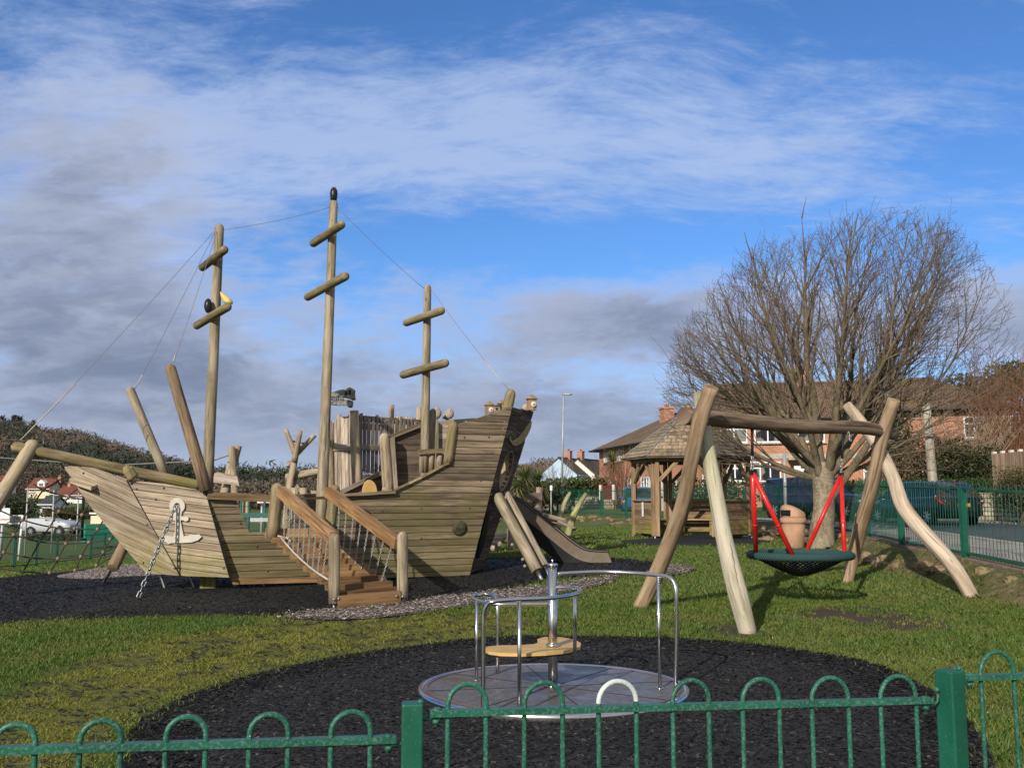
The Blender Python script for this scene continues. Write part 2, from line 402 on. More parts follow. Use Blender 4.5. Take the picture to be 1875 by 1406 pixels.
# ------------------------------------------------------------------ materials
M = {}
def newmat(name):
    m = bpy.data.materials.new(name); m.use_nodes = True; nt = NT(m.node_tree)
    b = m.node_tree.nodes['Principled BSDF']; b.inputs['Specular IOR Level'].default_value = .3
    M[name] = m; return nt, b
def wood(name, c1, c2, algae=None, amt=0., rough=.8, along=2.2, across=55, zlo=None, zhi=None, knots=.5, vary=.35):
    nt, b = newmat(name)
    uv = nt.n('ShaderNodeUVMap').outputs[0]; geo = nt.n('ShaderNodeNewGeometry')
    rpi = geo.outputs['Random Per Island']; pos = geo.outputs['Position']
    g1 = nt.noise(nt.map(uv, (along, across, 1)), 1, 5, .6, .6)
    g2 = nt.noise(nt.map(uv, (along * 4, across * 3, 1)), 1, 3, .6)
    lg = nt.noise(nt.map(uv, (1.3, 5, 1), (3, 9, 0)), 1, 4, .6, .4)
    st = nt.noise(nt.map(uv, (.45, across * .22, 1), (1, 6, 0)), 1, 4, .65, .5)
    f = nt.m('ADD', nt.m('ADD', nt.m('MULTIPLY', g1, .34), nt.m('MULTIPLY', lg, .34)), nt.m('MULTIPLY', st, .46))
    c = nt.mix(nt.ss(f, .45, .68), tuple(q * .92 for q in c1), c2)
    c = nt.mix(nt.m('MULTIPLY', nt.ss(nt.noise(nt.map(uv, (.8, across * .35, 1), (8, 1, 0)), 1, 5, .7, .3), .58, .75), .6), c, tuple(min(.7, q * 1.45 + .03) for q in c2))
    if vary: c = nt.mix(1.0, c, nt.comb(*[nt.lin(rpi, 0, 1, 1 - vary * k_, 1 + vary * .45) for k_ in (1., 1., .92)]), 'MULTIPLY')
    if knots:
        vo = nt.n('ShaderNodeTexVoronoi'); nt.put(vo.inputs['Vector'], nt.map(uv, (2.4, 7.5, 1), (rnd.random() * 9, 3, 0))); vo.inputs['Scale'].default_value = 1
        kn = nt.ss(vo.outputs['Distance'], .16, .05); kn = nt.m('MULTIPLY', kn, nt.ss(nt.noise(uv, 1.7, 1), .48, .56))
        c = nt.mix(nt.m('MULTIPLY', kn, knots), c, tuple(q * .33 for q in c1))
    cr = nt.ss(nt.noise(nt.map(uv, (.9, across * .7, 1), (5, 2, 0)), 1, 3, .5), .60, .69)      # drying cracks
    c = nt.mix(nt.m('MULTIPLY', cr, .68), c, tuple(q * .3 for q in c1))
    if algae:
        a = nt.noise(pos, 1.3, 5, .62, .4)
        if zlo is not None:
            sp_ = nt.n('ShaderNodeSeparateXYZ'); nt.put(sp_.inputs[0], pos)
            a = nt.m('ADD', a, nt.lin(sp_.outputs[2], zlo, zhi, .22, -.14))
        a2 = nt.noise(nt.map(pos, (9, 9, 2.5)), 1, 4, .6)
        am = nt.m('MULTIPLY', nt.ss(nt.m('ADD', a, nt.m('MULTIPLY', nt.m('SUBTRACT', a2, .5), .35)), .44, .72), amt)
        c = nt.mix(am, c, algae)
    nt.put(b.inputs['Base Color'], c); b.inputs['Roughness'].default_value = rough; b.inputs['Specular IOR Level'].default_value = .2
    h = nt.m('SUBTRACT', nt.m('ADD', g1, nt.m('MULTIPLY', g2, .5)), nt.m('MULTIPLY', cr, .8))
    nt.put(b.inputs['Normal'], nt.bump(h, .55, .006)); return M[name]
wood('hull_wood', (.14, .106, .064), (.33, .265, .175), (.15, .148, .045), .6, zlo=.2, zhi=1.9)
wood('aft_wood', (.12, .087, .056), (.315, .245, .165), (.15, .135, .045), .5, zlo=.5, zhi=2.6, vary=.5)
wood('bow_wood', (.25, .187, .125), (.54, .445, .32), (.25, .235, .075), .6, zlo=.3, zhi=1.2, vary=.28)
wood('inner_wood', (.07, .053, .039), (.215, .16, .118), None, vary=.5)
wood('log_wood', (.22, .165, .105), (.46, .375, .265), (.24, .20, .075), .38, across=22, knots=.8)
wood('mast_wood', (.19, .152, .10), (.40, .335, .24), (.19, .175, .075), .45, across=22, knots=.8)
wood('mossy_log', (.14, .105, .055), (.31, .245, .145), (.20, .185, .045), .75, across=22, knots=.6)
wood('rusty_log', (.125, .078, .047), (.30, .215, .14), (.2, .16, .06), .5, across=22)
wood('oak_wood', (.21, .115, .048), (.40, .245, .115), None, rough=.6, vary=.3, across=35)
wood('tread_wood', (.14, .077, .034), (.29, .175, .08), None, rough=.6, vary=.4, across=35)
wood('grey_wood', (.26, .205, .15), (.50, .42, .33), None, across=40, vary=.4)
wood('grey_dark_wood', (.15, .118, .088), (.34, .275, .21), None, across=40, vary=.4)
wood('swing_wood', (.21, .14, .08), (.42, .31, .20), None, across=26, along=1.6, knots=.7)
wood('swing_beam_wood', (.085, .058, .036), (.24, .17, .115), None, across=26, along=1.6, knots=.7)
wood('swing_pale_wood', (.33, .25, .17), (.58, .48, .36), None, across=30, along=1.4, knots=.5)
wood('swing_mossy_wood', (.25, .22, .14), (.49, .44, .335), (.31, .34, .15), .5, across=26, along=1.6, knots=.7)
wood('gazebo_wood', (.20, .125, .07), (.40, .28, .175), (.25, .23, .05), .25, vary=.25)
wood('gazebo_panel_wood', (.13, .085, .045), (.28, .19, .105), (.24, .24, .03), .85, zlo=.4, zhi=1.3)
wood('shingle_wood', (.16, .115, .075), (.36, .285, .195), (.22, .18, .09), .3, across=30, vary=.28)
wood('pole_wood', (.23, .2, .15), (.42, .38, .3), None, across=22)
wood('fence_panel_wood', (.28, .18, .1), (.48, .34, .22), None)
wood('lime_log', (.17, .17, .07), (.36, .34, .18), (.36, .4, .08), .7, across=22)

def plain(name, c, rough=.6, metal=0., spec=.3, var=.12, scale=6., bump=0., alpha=None, coat=0.):
    nt, b = newmat(name)
    pos = nt.n('ShaderNodeNewGeometry').outputs['Position']
    n = nt.noise(pos, scale, 5, .6)
    nt.put(b.inputs['Base Color'], nt.mix(nt.ss(n, .3, .7), tuple(q * (1 - var) for q in c), tuple(min(1, q * (1 + var)) for q in c)))
    b.inputs['Roughness'].default_value = rough; b.inputs['Metallic'].default_value = metal; b.inputs['Specular IOR Level'].default_value = spec
    if coat: b.inputs['Coat Weight'].default_value = coat; b.inputs['Coat Roughness'].default_value = .08
    if bump: nt.put(b.inputs['Normal'], nt.bump(nt.noise(pos, scale * 8, 4), bump, .01))
    return M[name]
def leafmat(name, c1, c2, trans=.25, rough=.55):
    nt, b = newmat(name); geo = nt.n('ShaderNodeNewGeometry'); rpi = geo.outputs['Random Per Island']
    n = nt.noise(geo.outputs['Position'], .7, 3)
    c = nt.mix(nt.m('ADD', nt.m('MULTIPLY', rpi, .6), nt.m('MULTIPLY', n, .4)), c1, c2)
    nt.put(b.inputs['Base Color'], c); b.inputs['Roughness'].default_value = rough
    if trans:
        t = nt.n('ShaderNodeBsdfTranslucent'); nt.put(t.inputs[0], c); ms = nt.n('ShaderNodeMixShader'); ms.inputs[0].default_value = trans
        out = [q for q in nt.nt.nodes if q.type == 'OUTPUT_MATERIAL'][0]
        nt.nt.links.new(b.outputs[0], ms.inputs[1]); nt.nt.links.new(t.outputs[0], ms.inputs[2]); nt.nt.links.new(ms.outputs[0], out.inputs[0])
    return M[name]
plain('steel', (.56, .55, .54), .24, 1., var=.06, scale=30)
plain('galvanised', (.30, .305, .305), .45, .9, var=.2, scale=40)
plain('rope_pale', (.42, .38, .33), .8)
plain('net_rope', (.05, .038, .03), .85)
plain('net_knot', (.22, .16, .11), .8)
plain('cable', (.20, .18, .165), .6)
plain('black_rubber', (.012, .012, .013), .55)
plain('black_plastic', (.016, .016, .018), .35, var=.3)
plain('red_paint', (.56, .018, .012), .35, var=.15, coat=.2)
plain('cream_plastic', (.58, .54, .46), .55, var=.08)
plain('tan_plastic', (.42, .31, .17), .5, var=.12)
plain('yellow_plastic', (.62, .48, .16), .5, var=.1)
plain('slide_side', (.155, .122, .09), .55, var=.12)
plain('slide_steel', (.5, .5, .5), .22, 1.)
plain('skull_resin', (.19, .185, .155), .7, var=.5, scale=14, bump=.4)
plain('teal_paint', (.02, .10, .085), .5)
plain('upvc', (.78, .78, .78), .4, var=.03)
plain('white_paint', (.72, .72, .70), .55, var=.06)
plain('white_render', (.64, .64, .60), .85, var=.08, scale=2)
plain('blue_render', (.40, .52, .66), .85, var=.05, scale=2)
plain('cream_render', (.66, .58, .40), .85, var=.06, scale=2)
plain('grey_post', (.36, .37, .37), .5, .3)
plain('tyre', (.012, .012, .012), .8)
plain('alloy', (.55, .55, .56), .3, .9)
plain('tail_red', (.5, .012, .015), .2, coat=.6)
plain('lamp_clear', (.75, .75, .75), .15, coat=.6)
plain('plate_yellow', (.75, .52, .03), .5)
plain('plate_white', (.75, .75, .73), .5)
plain('dark_trim', (.01, .01, .011), .5)
plain('teal_car', (.004, .018, .027), .3, coat=1., var=.05)
plain('navy_car', (.006, .011, .024), .3, coat=1., var=.05)
plain('blue_car', (.02, .09, .19), .3, coat=1., var=.05)
plain('white_car', (.42, .44, .46), .35, coat=.6, var=.04)
plain('boss_wood', (.06, .052, .026), .8, var=.5, scale=18)
plain('terracotta', (.40, .24, .15), .75, var=.22, scale=3, bump=.15)
plain('litter_paper', (.72, .72, .72), .8)
plain('lead', (.20, .20, .20), .7)
plain('grip', (.30, .27, .2), .7)
plain('concrete', (.38, .35, .30), .9, var=.25, scale=5, bump=.3)
plain('kerb_stone', (.36, .33, .29), .9, var=.2, scale=4, bump=.3)
plain('rust_panel', (.10, .022, .014), .7, var=.25)
plain('green_sheet', (.02, .22, .13), .6)
plain('stem_brown', (.10, .07, .045), .9)
plain('hedge_core', (.035, .032, .012), .9)
plain('deadwood', (.30, .21, .13), .9)
plain('disc_seat', (.52, .335, .115), .5, var=.12)
plain('edging', (.17, .12, .09), .9, var=.3, scale=8, bump=.3)

def glass():
    nt, b = newmat('window_glass'); b.inputs['Base Color'].default_value = (.02, .025, .03, 1); b.inputs['Roughness'].default_value = .06; b.inputs['Specular IOR Level'].default_value = .8
    pos = nt.n('ShaderNodeNewGeometry').outputs['Position']
    nt.put(b.inputs['Base Color'], nt.mix(nt.ss(nt.noise(pos, 1.1, 2), .48, .55), (.015, .018, .02), (.20, .20, .18)))
    nt, b = newmat('car_glass'); b.inputs['Base Color'].default_value = (.01, .014, .016, 1); b.inputs['Roughness'].default_value = .04; b.inputs['Specular IOR Level'].default_value = .9
glass()
def greenpaint():
    for name, c, chip in (('green_paint', (.008, .075, .047), .62), ('green_far', (.005, .050, .034), .7), ('green_worn', (.012, .082, .053), .50), ('white_worn', (.50, .53, .50), .4)):
        nt, b = newmat(name); pos = nt.n('ShaderNodeNewGeometry').outputs['Position']
        n = nt.noise(pos, 22, 6, .7); n2 = nt.noise(pos, 130, 4, .6); n3 = nt.noise(pos, 5, 4, .6)
        col = nt.mix(nt.ss(n3, .35, .7), c, tuple(q * 1.45 for q in c))
        col = nt.mix(nt.m('MULTIPLY', nt.ss(n2, chip - .03, chip + .16), .28), col, (.25, .36, .31))
        col = nt.mix(nt.ss(n, .705, .73), col, (.55, .57, .55) if name != 'white_worn' else (.02, .16, .10))
        nt.put(b.inputs['Base Color'], col); b.inputs['Roughness'].default_value = .42
        nt.put(b.inputs['Normal'], nt.bump(n2, .12, .002))
greenpaint()
def brick(name, c1, c2, mortar, w=.225, h=.075):
    nt, b = newmat(name); uv = nt.n('ShaderNodeUVMap').outputs[0]
    br = nt.n('ShaderNodeTexBrick'); nt.put(br.inputs['Vector'], uv); br.inputs['Scale'].default_value = 1
    br.inputs['Color1'].default_value = c4(c1); br.inputs['Color2'].default_value = c4(c2); br.inputs['Mortar'].default_value = c4(mortar)
    br.inputs['Brick Width'].default_value = w; br.inputs['Row Height'].default_value = h; br.inputs['Mortar Size'].default_value = h * .13
    br.inputs['Bias'].default_value = -.1
    n = nt.noise(uv, .8, 5); c = nt.mix(1.0, br.outputs[0], nt.comb(*(nt.lin(n, .3, .7, .72, 1.2),) * 3), 'MULTIPLY')
    nt.put(b.inputs['Base Color'], c); b.inputs['Roughness'].default_value = .9
    nt.put(b.inputs['Normal'], nt.bump(nt.m('MULTIPLY', br.outputs['Fac'], -1.), .5, .01))
brick('red_brick', (.40, .13, .065), (.54, .215, .115), (.44, .36, .28))
brick('rubble_stone', (.30, .25, .18), (.47, .41, .32), (.10, .085, .06), .42, .17)
def tiles(name, c1, c2, moss, amt):
    nt, b = newmat(name); uv = nt.n('ShaderNodeUVMap').outputs[0]
    br = nt.n('ShaderNodeTexBrick'); nt.put(br.inputs['Vector'], uv); br.inputs['Scale'].default_value = 1
    br.inputs['Color1'].default_value = c4(c1); br.inputs['Color2'].default_value = c4(c2); br.inputs['Mortar'].default_value = c4(tuple(q * .3 for q in c1))
    br.inputs['Brick Width'].default_value = .26; br.inputs['Row Height'].default_value = .26; br.inputs['Mortar Size'].default_value = .025; br.offset = .5
    n = nt.noise(uv, .5, 6, .65); n2 = nt.noise(uv, 5, 4)
    c = nt.mix(nt.m('MULTIPLY', nt.ss(nt.m('ADD', n, nt.m('MULTIPLY', nt.m('SUBTRACT', n2, .5), .4)), .42, .66), amt), br.outputs[0], moss)
    nt.put(b.inputs['Base Color'], c); b.inputs['Roughness'].default_value = .9
    nt.put(b.inputs['Normal'], nt.bump(nt.m('MULTIPLY', br.outputs['Fac'], -1.), .6, .02))
tiles('brown_tile', (.13, .08, .054), (.19, .122, .082), (.19, .14, .055), .6)
tiles('dark_tile', (.075, .055, .04), (.12, .09, .065), (.11, .09, .04), .5)
tiles('red_tile', (.17, .058, .038), (.25, .092, .06), (.2, .1, .05), .3)
tiles('slate_tile', (.05, .055, .065), (.085, .09, .1), (.1, .1, .08), .3)
plain('asphalt', (.060, .064, .068), .85, var=.25, scale=3, bump=.3)
plain('paving', (.28, .25, .22), .9, var=.2, scale=3, bump=.3)

# ------------------------------------------------------------------ ground outlines (points on the terrain)
def outline(pts, n=6):
    w = [G(*p) for p in pts]; w = [Vector((p.x, p.y, 0)) for p in w]; out = []
    m = len(w)
    for i in range(m):
        a, b, c, d = w[i-1], w[i], w[(i+1) % m], w[(i+2) % m]
        for k in range(n):
            t = k / n; q = .5 * (2*b + (c-a)*t + (2*a-5*b+4*c-d)*t*t + (3*b-a-3*c+d)*t**3); out.append((q.x, q.y))
    return out
ROUND = outline([(238,1340),(300,1296),(390,1258),(500,1228),(620,1203),(760,1183),(920,1166),(1100,1166),(1280,1171),(1450,1188),(1600,1216),(1700,1262),(1780,1330),(1820,1430),(1700,1700),(1200,1900),(700,1900),(330,1650),(215,1440)])
SHIPM = outline([(-60,1140),(60,1138),(200,1135),(380,1131),(540,1129),(640,1116),(760,1098),(860,1102),(905,1094),(985,1068),(1100,1056),(1262,1049),(1262,1040),(1200,1029),(1120,1022),(1000,1022),(880,1022),(640,1024),(420,1030),(240,1040),(120,1047),(30,1056),(-60,1068)])
GRAV = outline([(520,1130),(580,1136),(680,1134),(790,1121),(880,1108),(960,1098),(1040,1086),(1120,1066),(1128,1056),(1060,1066),(960,1080),(860,1090),(760,1101),(660,1112)])
GRAV2 = outline([(105,1058),(165,1046),(235,1036),(330,1034),(330,1050),(215,1060),(150,1063)])
GRAV3 = outline([(1180,1052),(1230,1036),(1268,1041),(1258,1051),(1215,1056)])
GAZM = outline([(1130,992),(1200,985),(1300,978),(1400,984),(1405,994),(1330,998),(1230,1000)])
MOSS = outline([(-80,1330),(120,1215),(330,1165),(520,1138),(900,1122),(1000,1140),(900,1166),(700,1192),(480,1236),(320,1290),(240,1340),(180,1440),(-100,1500)])
MUD1 = outline([(1440,1128),(1520,1108),(1600,1110),(1640,1120),(1720,1135),(1760,1150),(1640,1158),(1560,1140)])
MUD2 = outline([(1280,1150),(1330,1142),(1420,1158),(1390,1168),(1320,1166)])
def soft(poly, x, y, wdt):
    """about 1 inside the outline, 0 outside, with a noisy edge"""
    a = np.zeros(x.shape)
    for k in range(9):
        ox, oy = (RNG.random(x.shape) - .5) * 2 * wdt, (RNG.random(x.shape) - .5) * 2 * wdt
        a += inpoly(x + ox, y + oy, poly)
    return a / 9

# ------------------------------------------------------------------ ground sheet
def grid_axis(lo, hi, step, far, mult=1.28):
    a = list(np.arange(lo, hi + 1e-6, step)); s = step
    while a[-1] < far[1]: s *= mult; a.append(a[-1] + s)
    s = step
    while a[0] > far[0]: s *= mult; a.insert(0, a[0] - s)
    return np.array(a)
gx = grid_axis(-13, 10, .16, (-900, 900)); gy = grid_axis(1.5, 32, .16, (-120, 1400))
XX, YY = np.meshgrid(gx, gy); ZZ = zg(XX, YY)
nx, ny = len(gx), len(gy)
me = bpy.data.meshes.new('ground')
verts = np.stack([XX.ravel(), YY.ravel(), ZZ.ravel()], 1)
ii = (np.arange(ny - 1)[:, None] * nx + np.arange(nx - 1)[None, :]).ravel()
quads = np.stack([ii, ii + 1, ii + 1 + nx, ii + nx], 1)
def npmesh(me, verts, faces, k):
    me.vertices.add(len(verts)); me.vertices.foreach_set('co', np.ascontiguousarray(verts, dtype=np.float32).ravel())
    me.loops.add(faces.size); me.loops.foreach_set('vertex_index', np.ascontiguousarray(faces, dtype=np.int32).ravel())
    me.polygons.add(len(faces)); me.polygons.foreach_set('loop_start', np.arange(0, faces.size, k, dtype=np.int32))
    me.update(calc_edges=True); me.validate()
npmesh(me, verts, quads, 4)
me.polygons.foreach_set('use_smooth', np.ones(len(quads), bool))
def attr(me, name, val):
    a = me.attributes.new(name, 'FLOAT', 'POINT'); a.data.foreach_set('value', np.ascontiguousarray(val, dtype=np.float32))
attr(me, 'moss', soft(MOSS, XX.ravel(), YY.ravel(), .35))
attr(me, 'mud', np.maximum(soft(MUD1, XX.ravel(), YY.ravel(), .3), soft(MUD2, XX.ravel(), YY.ravel(), .2) * .8))
fsv = fence_side(XX, YY).ravel()
attr(me, 'bank', sstep(fsv, -1.05, -.75) * (1 - sstep(fsv, .1, .5)) * sstep(YY.ravel(), 9, 11))
def ground_mat():
    nt, b = newmat('lawn'); pos = nt.n('ShaderNodeNewGeometry').outputs['Position']
    A = lambda n: nt.n('ShaderNodeAttribute', attribute_name=n).outputs['Fac']
    n1 = nt.noise(pos, 1.1, 5, .6); n2 = nt.noise(pos, 9, 5, .65); n3 = nt.noise(pos, 45, 4, .7)
    g = nt.mix(nt.ss(n1, .3, .7), (.095, .150, .032), (.145, .195, .048))
    g = nt.mix(nt.ss(n3, .35, .7), (.045, .068, .014), g)
    moss = nt.mix(nt.ss(n2, .3, .7), (.085, .10, .014), (.17, .165, .025))
    moss = nt.mix(nt.ss(nt.m('ADD', nt.m('MULTIPLY', nt.noise(pos, 3.2, 5, .7), .7), nt.m('MULTIPLY', n3, .4)), .58, .66), moss, (.022, .021, .018))
    c = nt.mix(nt.m('MULTIPLY', A('moss'), 1.), g, moss)
    mud = nt.mix(n3, (.045, .03, .02), (.085, .06, .042))
    c = nt.mix(nt.m('MULTIPLY', nt.ss(nt.m('ADD', A('mud'), nt.m('MULTIPLY', nt.m('SUBTRACT', n2, .5), 1.4)), .35, .75), .95), c, mud)
    bank = nt.mix(nt.ss(n2, .35, .65), (.075, .075, .02), (.21, .16, .09))
    c = nt.mix(A('bank'), c, nt.mix(nt.ss(n1, .45, .6), bank, (.07, .085, .02)))
    nt.put(b.inputs['Base Color'], c); b.inputs['Roughness'].default_value = .95
    nt.put(b.inputs['Normal'], nt.bump(nt.m('ADD', n3, n2), .8, .03))
ground_mat(); me.materials.append(M['lawn'])
ground = kind(bpy.data.objects.new('ground', me), 'structure'); COL.objects.link(ground)

def sheet(name, poly, mat, edge, rise, rings=14, kindv='structure'):
    """a patch of loose surfacing laid on the terrain, thin at its edge"""
    p = np.array(poly); c = p.mean(0); n = len(p); vs_, fs_ = [], []
    if not inpoly(np.array([c[0]]), np.array([c[1]]), poly)[0]: pass
    pts = []
    for r in range(rings + 1):
        t = 1 - r / rings
        q = c + (p - c) * t; zz = zg(q[:, 0], q[:, 1]) + edge + rise * min(1, (1 - t) * 5)
        pts.append(np.concatenate([q, zz[:, None]], 1))
    v = np.concatenate(pts); f = []
    for r in range(rings):
        for k in range(n):
            k2 = (k + 1) % n; f.append((r*n+k, r*n+k2, (r+1)*n+k2, (r+1)*n+k))
    me = bpy.data.meshes.new(name); npmesh(me, v, np.array(f), 4); me.polygons.foreach_set('use_smooth', np.ones(len(f), bool)); me.materials.append(mat)
    o = bpy.data.objects.new(name, me); COL.objects.link(o); o['kind'] = kindv; return o
def strip_sheet(name, upper, lower, mat, edge, n=40, m=8):
    pass
def loose(name, dark, light, bumpd, tint=None):
    nt, b = newmat(name); geo = nt.n('ShaderNodeNewGeometry'); pos = geo.outputs['Position']
    vo = nt.n('ShaderNodeTexVoronoi'); nt.put(vo.inputs['Vector'], nt.map(pos, (1, 1.8, 1))); vo.inputs['Scale'].default_value = 28
    n = nt.noise(pos, .9, 4); s = nt.n('ShaderNodeSeparateColor'); nt.put(s.inputs[0], vo.outputs['Color'])
    c = nt.mix(s.outputs[0], dark, light)
    c = nt.mix(nt.ss(n, .35, .75), c, nt.mix(1., c, (.7, .7, .72), 'MULTIPLY'))
    if tint: c = nt.mix(nt.m('MULTIPLY', nt.ss(nt.noise(pos, 2.3, 5, .7), .60, .68), .6), c, tint)
    nt.put(b.inputs['Base Color'], c); b.inputs['Roughness'].default_value = .75
    nt.put(b.inputs['Normal'], nt.bump(vo.outputs['Distance'], 1., bumpd))
loose('mulch_bed', (.008, .0075, .007), (.03, .0285, .027), .008)
loose('gravel_bed', (.10, .08, .07), (.30, .26, .23), .02)
loose('ship_mulch_bed', (.006, .0065, .007), (.026, .026, .026), .008, (.03, .032, .014))
sheet('mulch_round', ROUND, M['mulch_bed'], .006, .012, 30)['kind'] = 'structure'
bpy.data.objects['mulch_round'].name = 'rubber_ground'
sheet('rubber_ground', SHIPM, M['ship_mulch_bed'], .008, .012, 40)
for g_, e in ((GRAV, .020), (GRAV2, .030), (GRAV3, .030)):
    sheet('gravel_ground', g_, M['gravel_bed'], e, .008, 10)
sheet('rubber_ground', GAZM, M['mulch_bed'], .010, .01, 8)

# ------------------------------------------------------------------ loose chips, stones, grass blades
def scatter_area(poly, dens):
    p = np.array(poly); lo, hi = p.min(0), p.max(0); n = int(dens * (hi[0]-lo[0]) * (hi[1]-lo[1]))
    q = lo + RNG.random((n, 2)) * (hi - lo); return q[inpoly(q[:, 0], q[:, 1], poly)]
def in_view(q, pad=.03):
    return (q[:, 1] > 2.2) & (np.abs(q[:, 0]) < q[:, 1] * (.524 + pad))
def chips(name, q, z, size, mat, lift=.012):
    n = len(q); L = size * (.5 + RNG.random(n)); W = L * (.22 + .3 * RNG.random(n)); th = RNG.random(n) * 6.283
    tx = (RNG.random(n) - .5) * .7; ty = (RNG.random(n) - .5) * .7
    d = np.stack([np.cos(th), np.sin(th), tx], 1); e = np.stack([-np.sin(th), np.cos(th), ty], 1)
    c = np.stack([q[:, 0], q[:, 1], z + lift * (.3 + RNG.random(n))], 1)
    a = d * L[:, None] / 2; b = e * W[:, None] / 2
    v = np.stack([c - a - b, c + a - b * .6, c + a * .8 + b, c - a * .9 + b], 1).reshape(-1, 3)
    f = np.arange(4 * n).reshape(-1, 4)
    me = bpy.data.meshes.new(name); npmesh(me, v, f, 4); me.materials.append(mat)
    o = bpy.data.objects.new(name, me); COL.objects.link(o); o['kind'] = 'stuff'; return o
def speckle(name, cols, rough=.6, spec=.3):
    nt, b = newmat(name); rpi = nt.n('ShaderNodeNewGeometry').outputs['Random Per Island']
    r = nt.n('ShaderNodeValToRGB'); nt.put(r.inputs[0], rpi); e = r.color_ramp.elements
    for i, (p, c) in enumerate(cols):
        el = e[i] if i < 2 else e.new(p)
        el.position = p; el.color = c4(c)
    nt.put(b.inputs['Base Color'], r.outputs[0]); b.inputs['Roughness'].default_value = rough; b.inputs['Specular IOR Level'].default_value = spec
speckle('rubber_chip', [(0, (.005, .0048, .0046)), (.8, (.024, .0225, .021)), (.95, (.055, .05, .045)), (1, (.11, .085, .065))], .75, .15)
speckle('stone_chip', [(0, (.08, .062, .052)), (.45, (.20, .16, .14)), (.8, (.36, .31, .28)), (1, (.58, .55, .52))], .8)
q = scatter_area(ROUND, 3600); q = q[np.hypot(q[:, 0] - .336, q[:, 1] - 8.1) > 1.10]; q = q[in_view(q)]; q = q[(RNG.random(len(q)) < np.clip(1.25 - q[:, 1] / 16, .2, 1))]
chips('rubber_mulch', q, zg(q[:, 0], q[:, 1]) + .011, .034, M['rubber_chip'], .008)
q = scatter_area(SHIPM, 900); q = q[in_view(q)]
chips('rubber_mulch', q, zg(q[:, 0], q[:, 1]) + .014, .036, M['rubber_chip'], .008)
gq = []
for g_ in (GRAV, GRAV2, GRAV3):
    t = scatter_area(g_, 2200); gq.append(t)
c_ = np.array(GRAV); t = c_[RNG.integers(0, len(c_), 900)] + RNG.normal(0, .11, (900, 2)); gq.append(t)
q = np.concatenate(gq); q = q[in_view(q)]
chips('gravel', q, zg(q[:, 0], q[:, 1]) + .034, .034, M['stone_chip'], .014)

def mask_no_grass(x, y):
    m = inpoly(x, y, ROUND) | inpoly(x, y, SHIPM) | inpoly(x, y, GAZM) | inpoly(x, y, GRAV) | inpoly(x, y, GRAV2) | inpoly(x, y, GRAV3)
    return m | (fence_side(x, y) > -.8) & (y > 9) | (fence_side(x, y) > .3)
def blades(name, q, h, wd, mat, lean=.5, extra=0.):
    n = len(q); z = zg(q[:, 0], q[:, 1]) + extra; th = RNG.random(n) * 6.283; ln = RNG.normal(0, lean, (n, 2))
    hh = h * (.45 + .8 * RNG.random(n)); w = wd * (.6 + .8 * RNG.random(n)); base = np.stack([q[:, 0], q[:, 1], z], 1)
    s = np.stack([np.cos(th), np.sin(th), np.zeros(n)], 1) * w[:, None] / 2
    mid = base + np.stack([ln[:, 0] * hh * .35, ln[:, 1] * hh * .35, hh * .6], 1)
    tip = base + np.stack([ln[:, 0] * hh, ln[:, 1] * hh, hh], 1)
    v = np.stack([base - s, base + s, mid + s * .75, tip, mid - s * .75], 1).reshape(-1, 3)
    f = np.arange(5 * n).reshape(-1, 5)
    me = bpy.data.meshes.new(name); npmesh(me, v, f, 5); me.materials.append(mat)
    o = bpy.data.objects.new(name, me); COL.objects.link(o); o['kind'] = 'stuff'; return o
leafmat('grass_blade', (.066, .120, .020), (.160, .228, .045), .35, .5)
leafmat('moss_blade', (.125, .145, .023), (.29, .278, .055), .3, .7)
leafmat('grass_short', (.088, .126, .023), (.205, .228, .054), .3, .6)
def frustum_pts(d0, d1, dens):
    n = int(dens * (d1 * d1 - d0 * d0) * (.72 if d1 < 15 else .60))
    y = np.sqrt(d0 * d0 + RNG.random(n) * (d1 * d1 - d0 * d0)); x = (RNG.random(n) * 2 - 1) * y * (.72 if d1 < 15 else .60)
    return np.stack([x, y], 1)
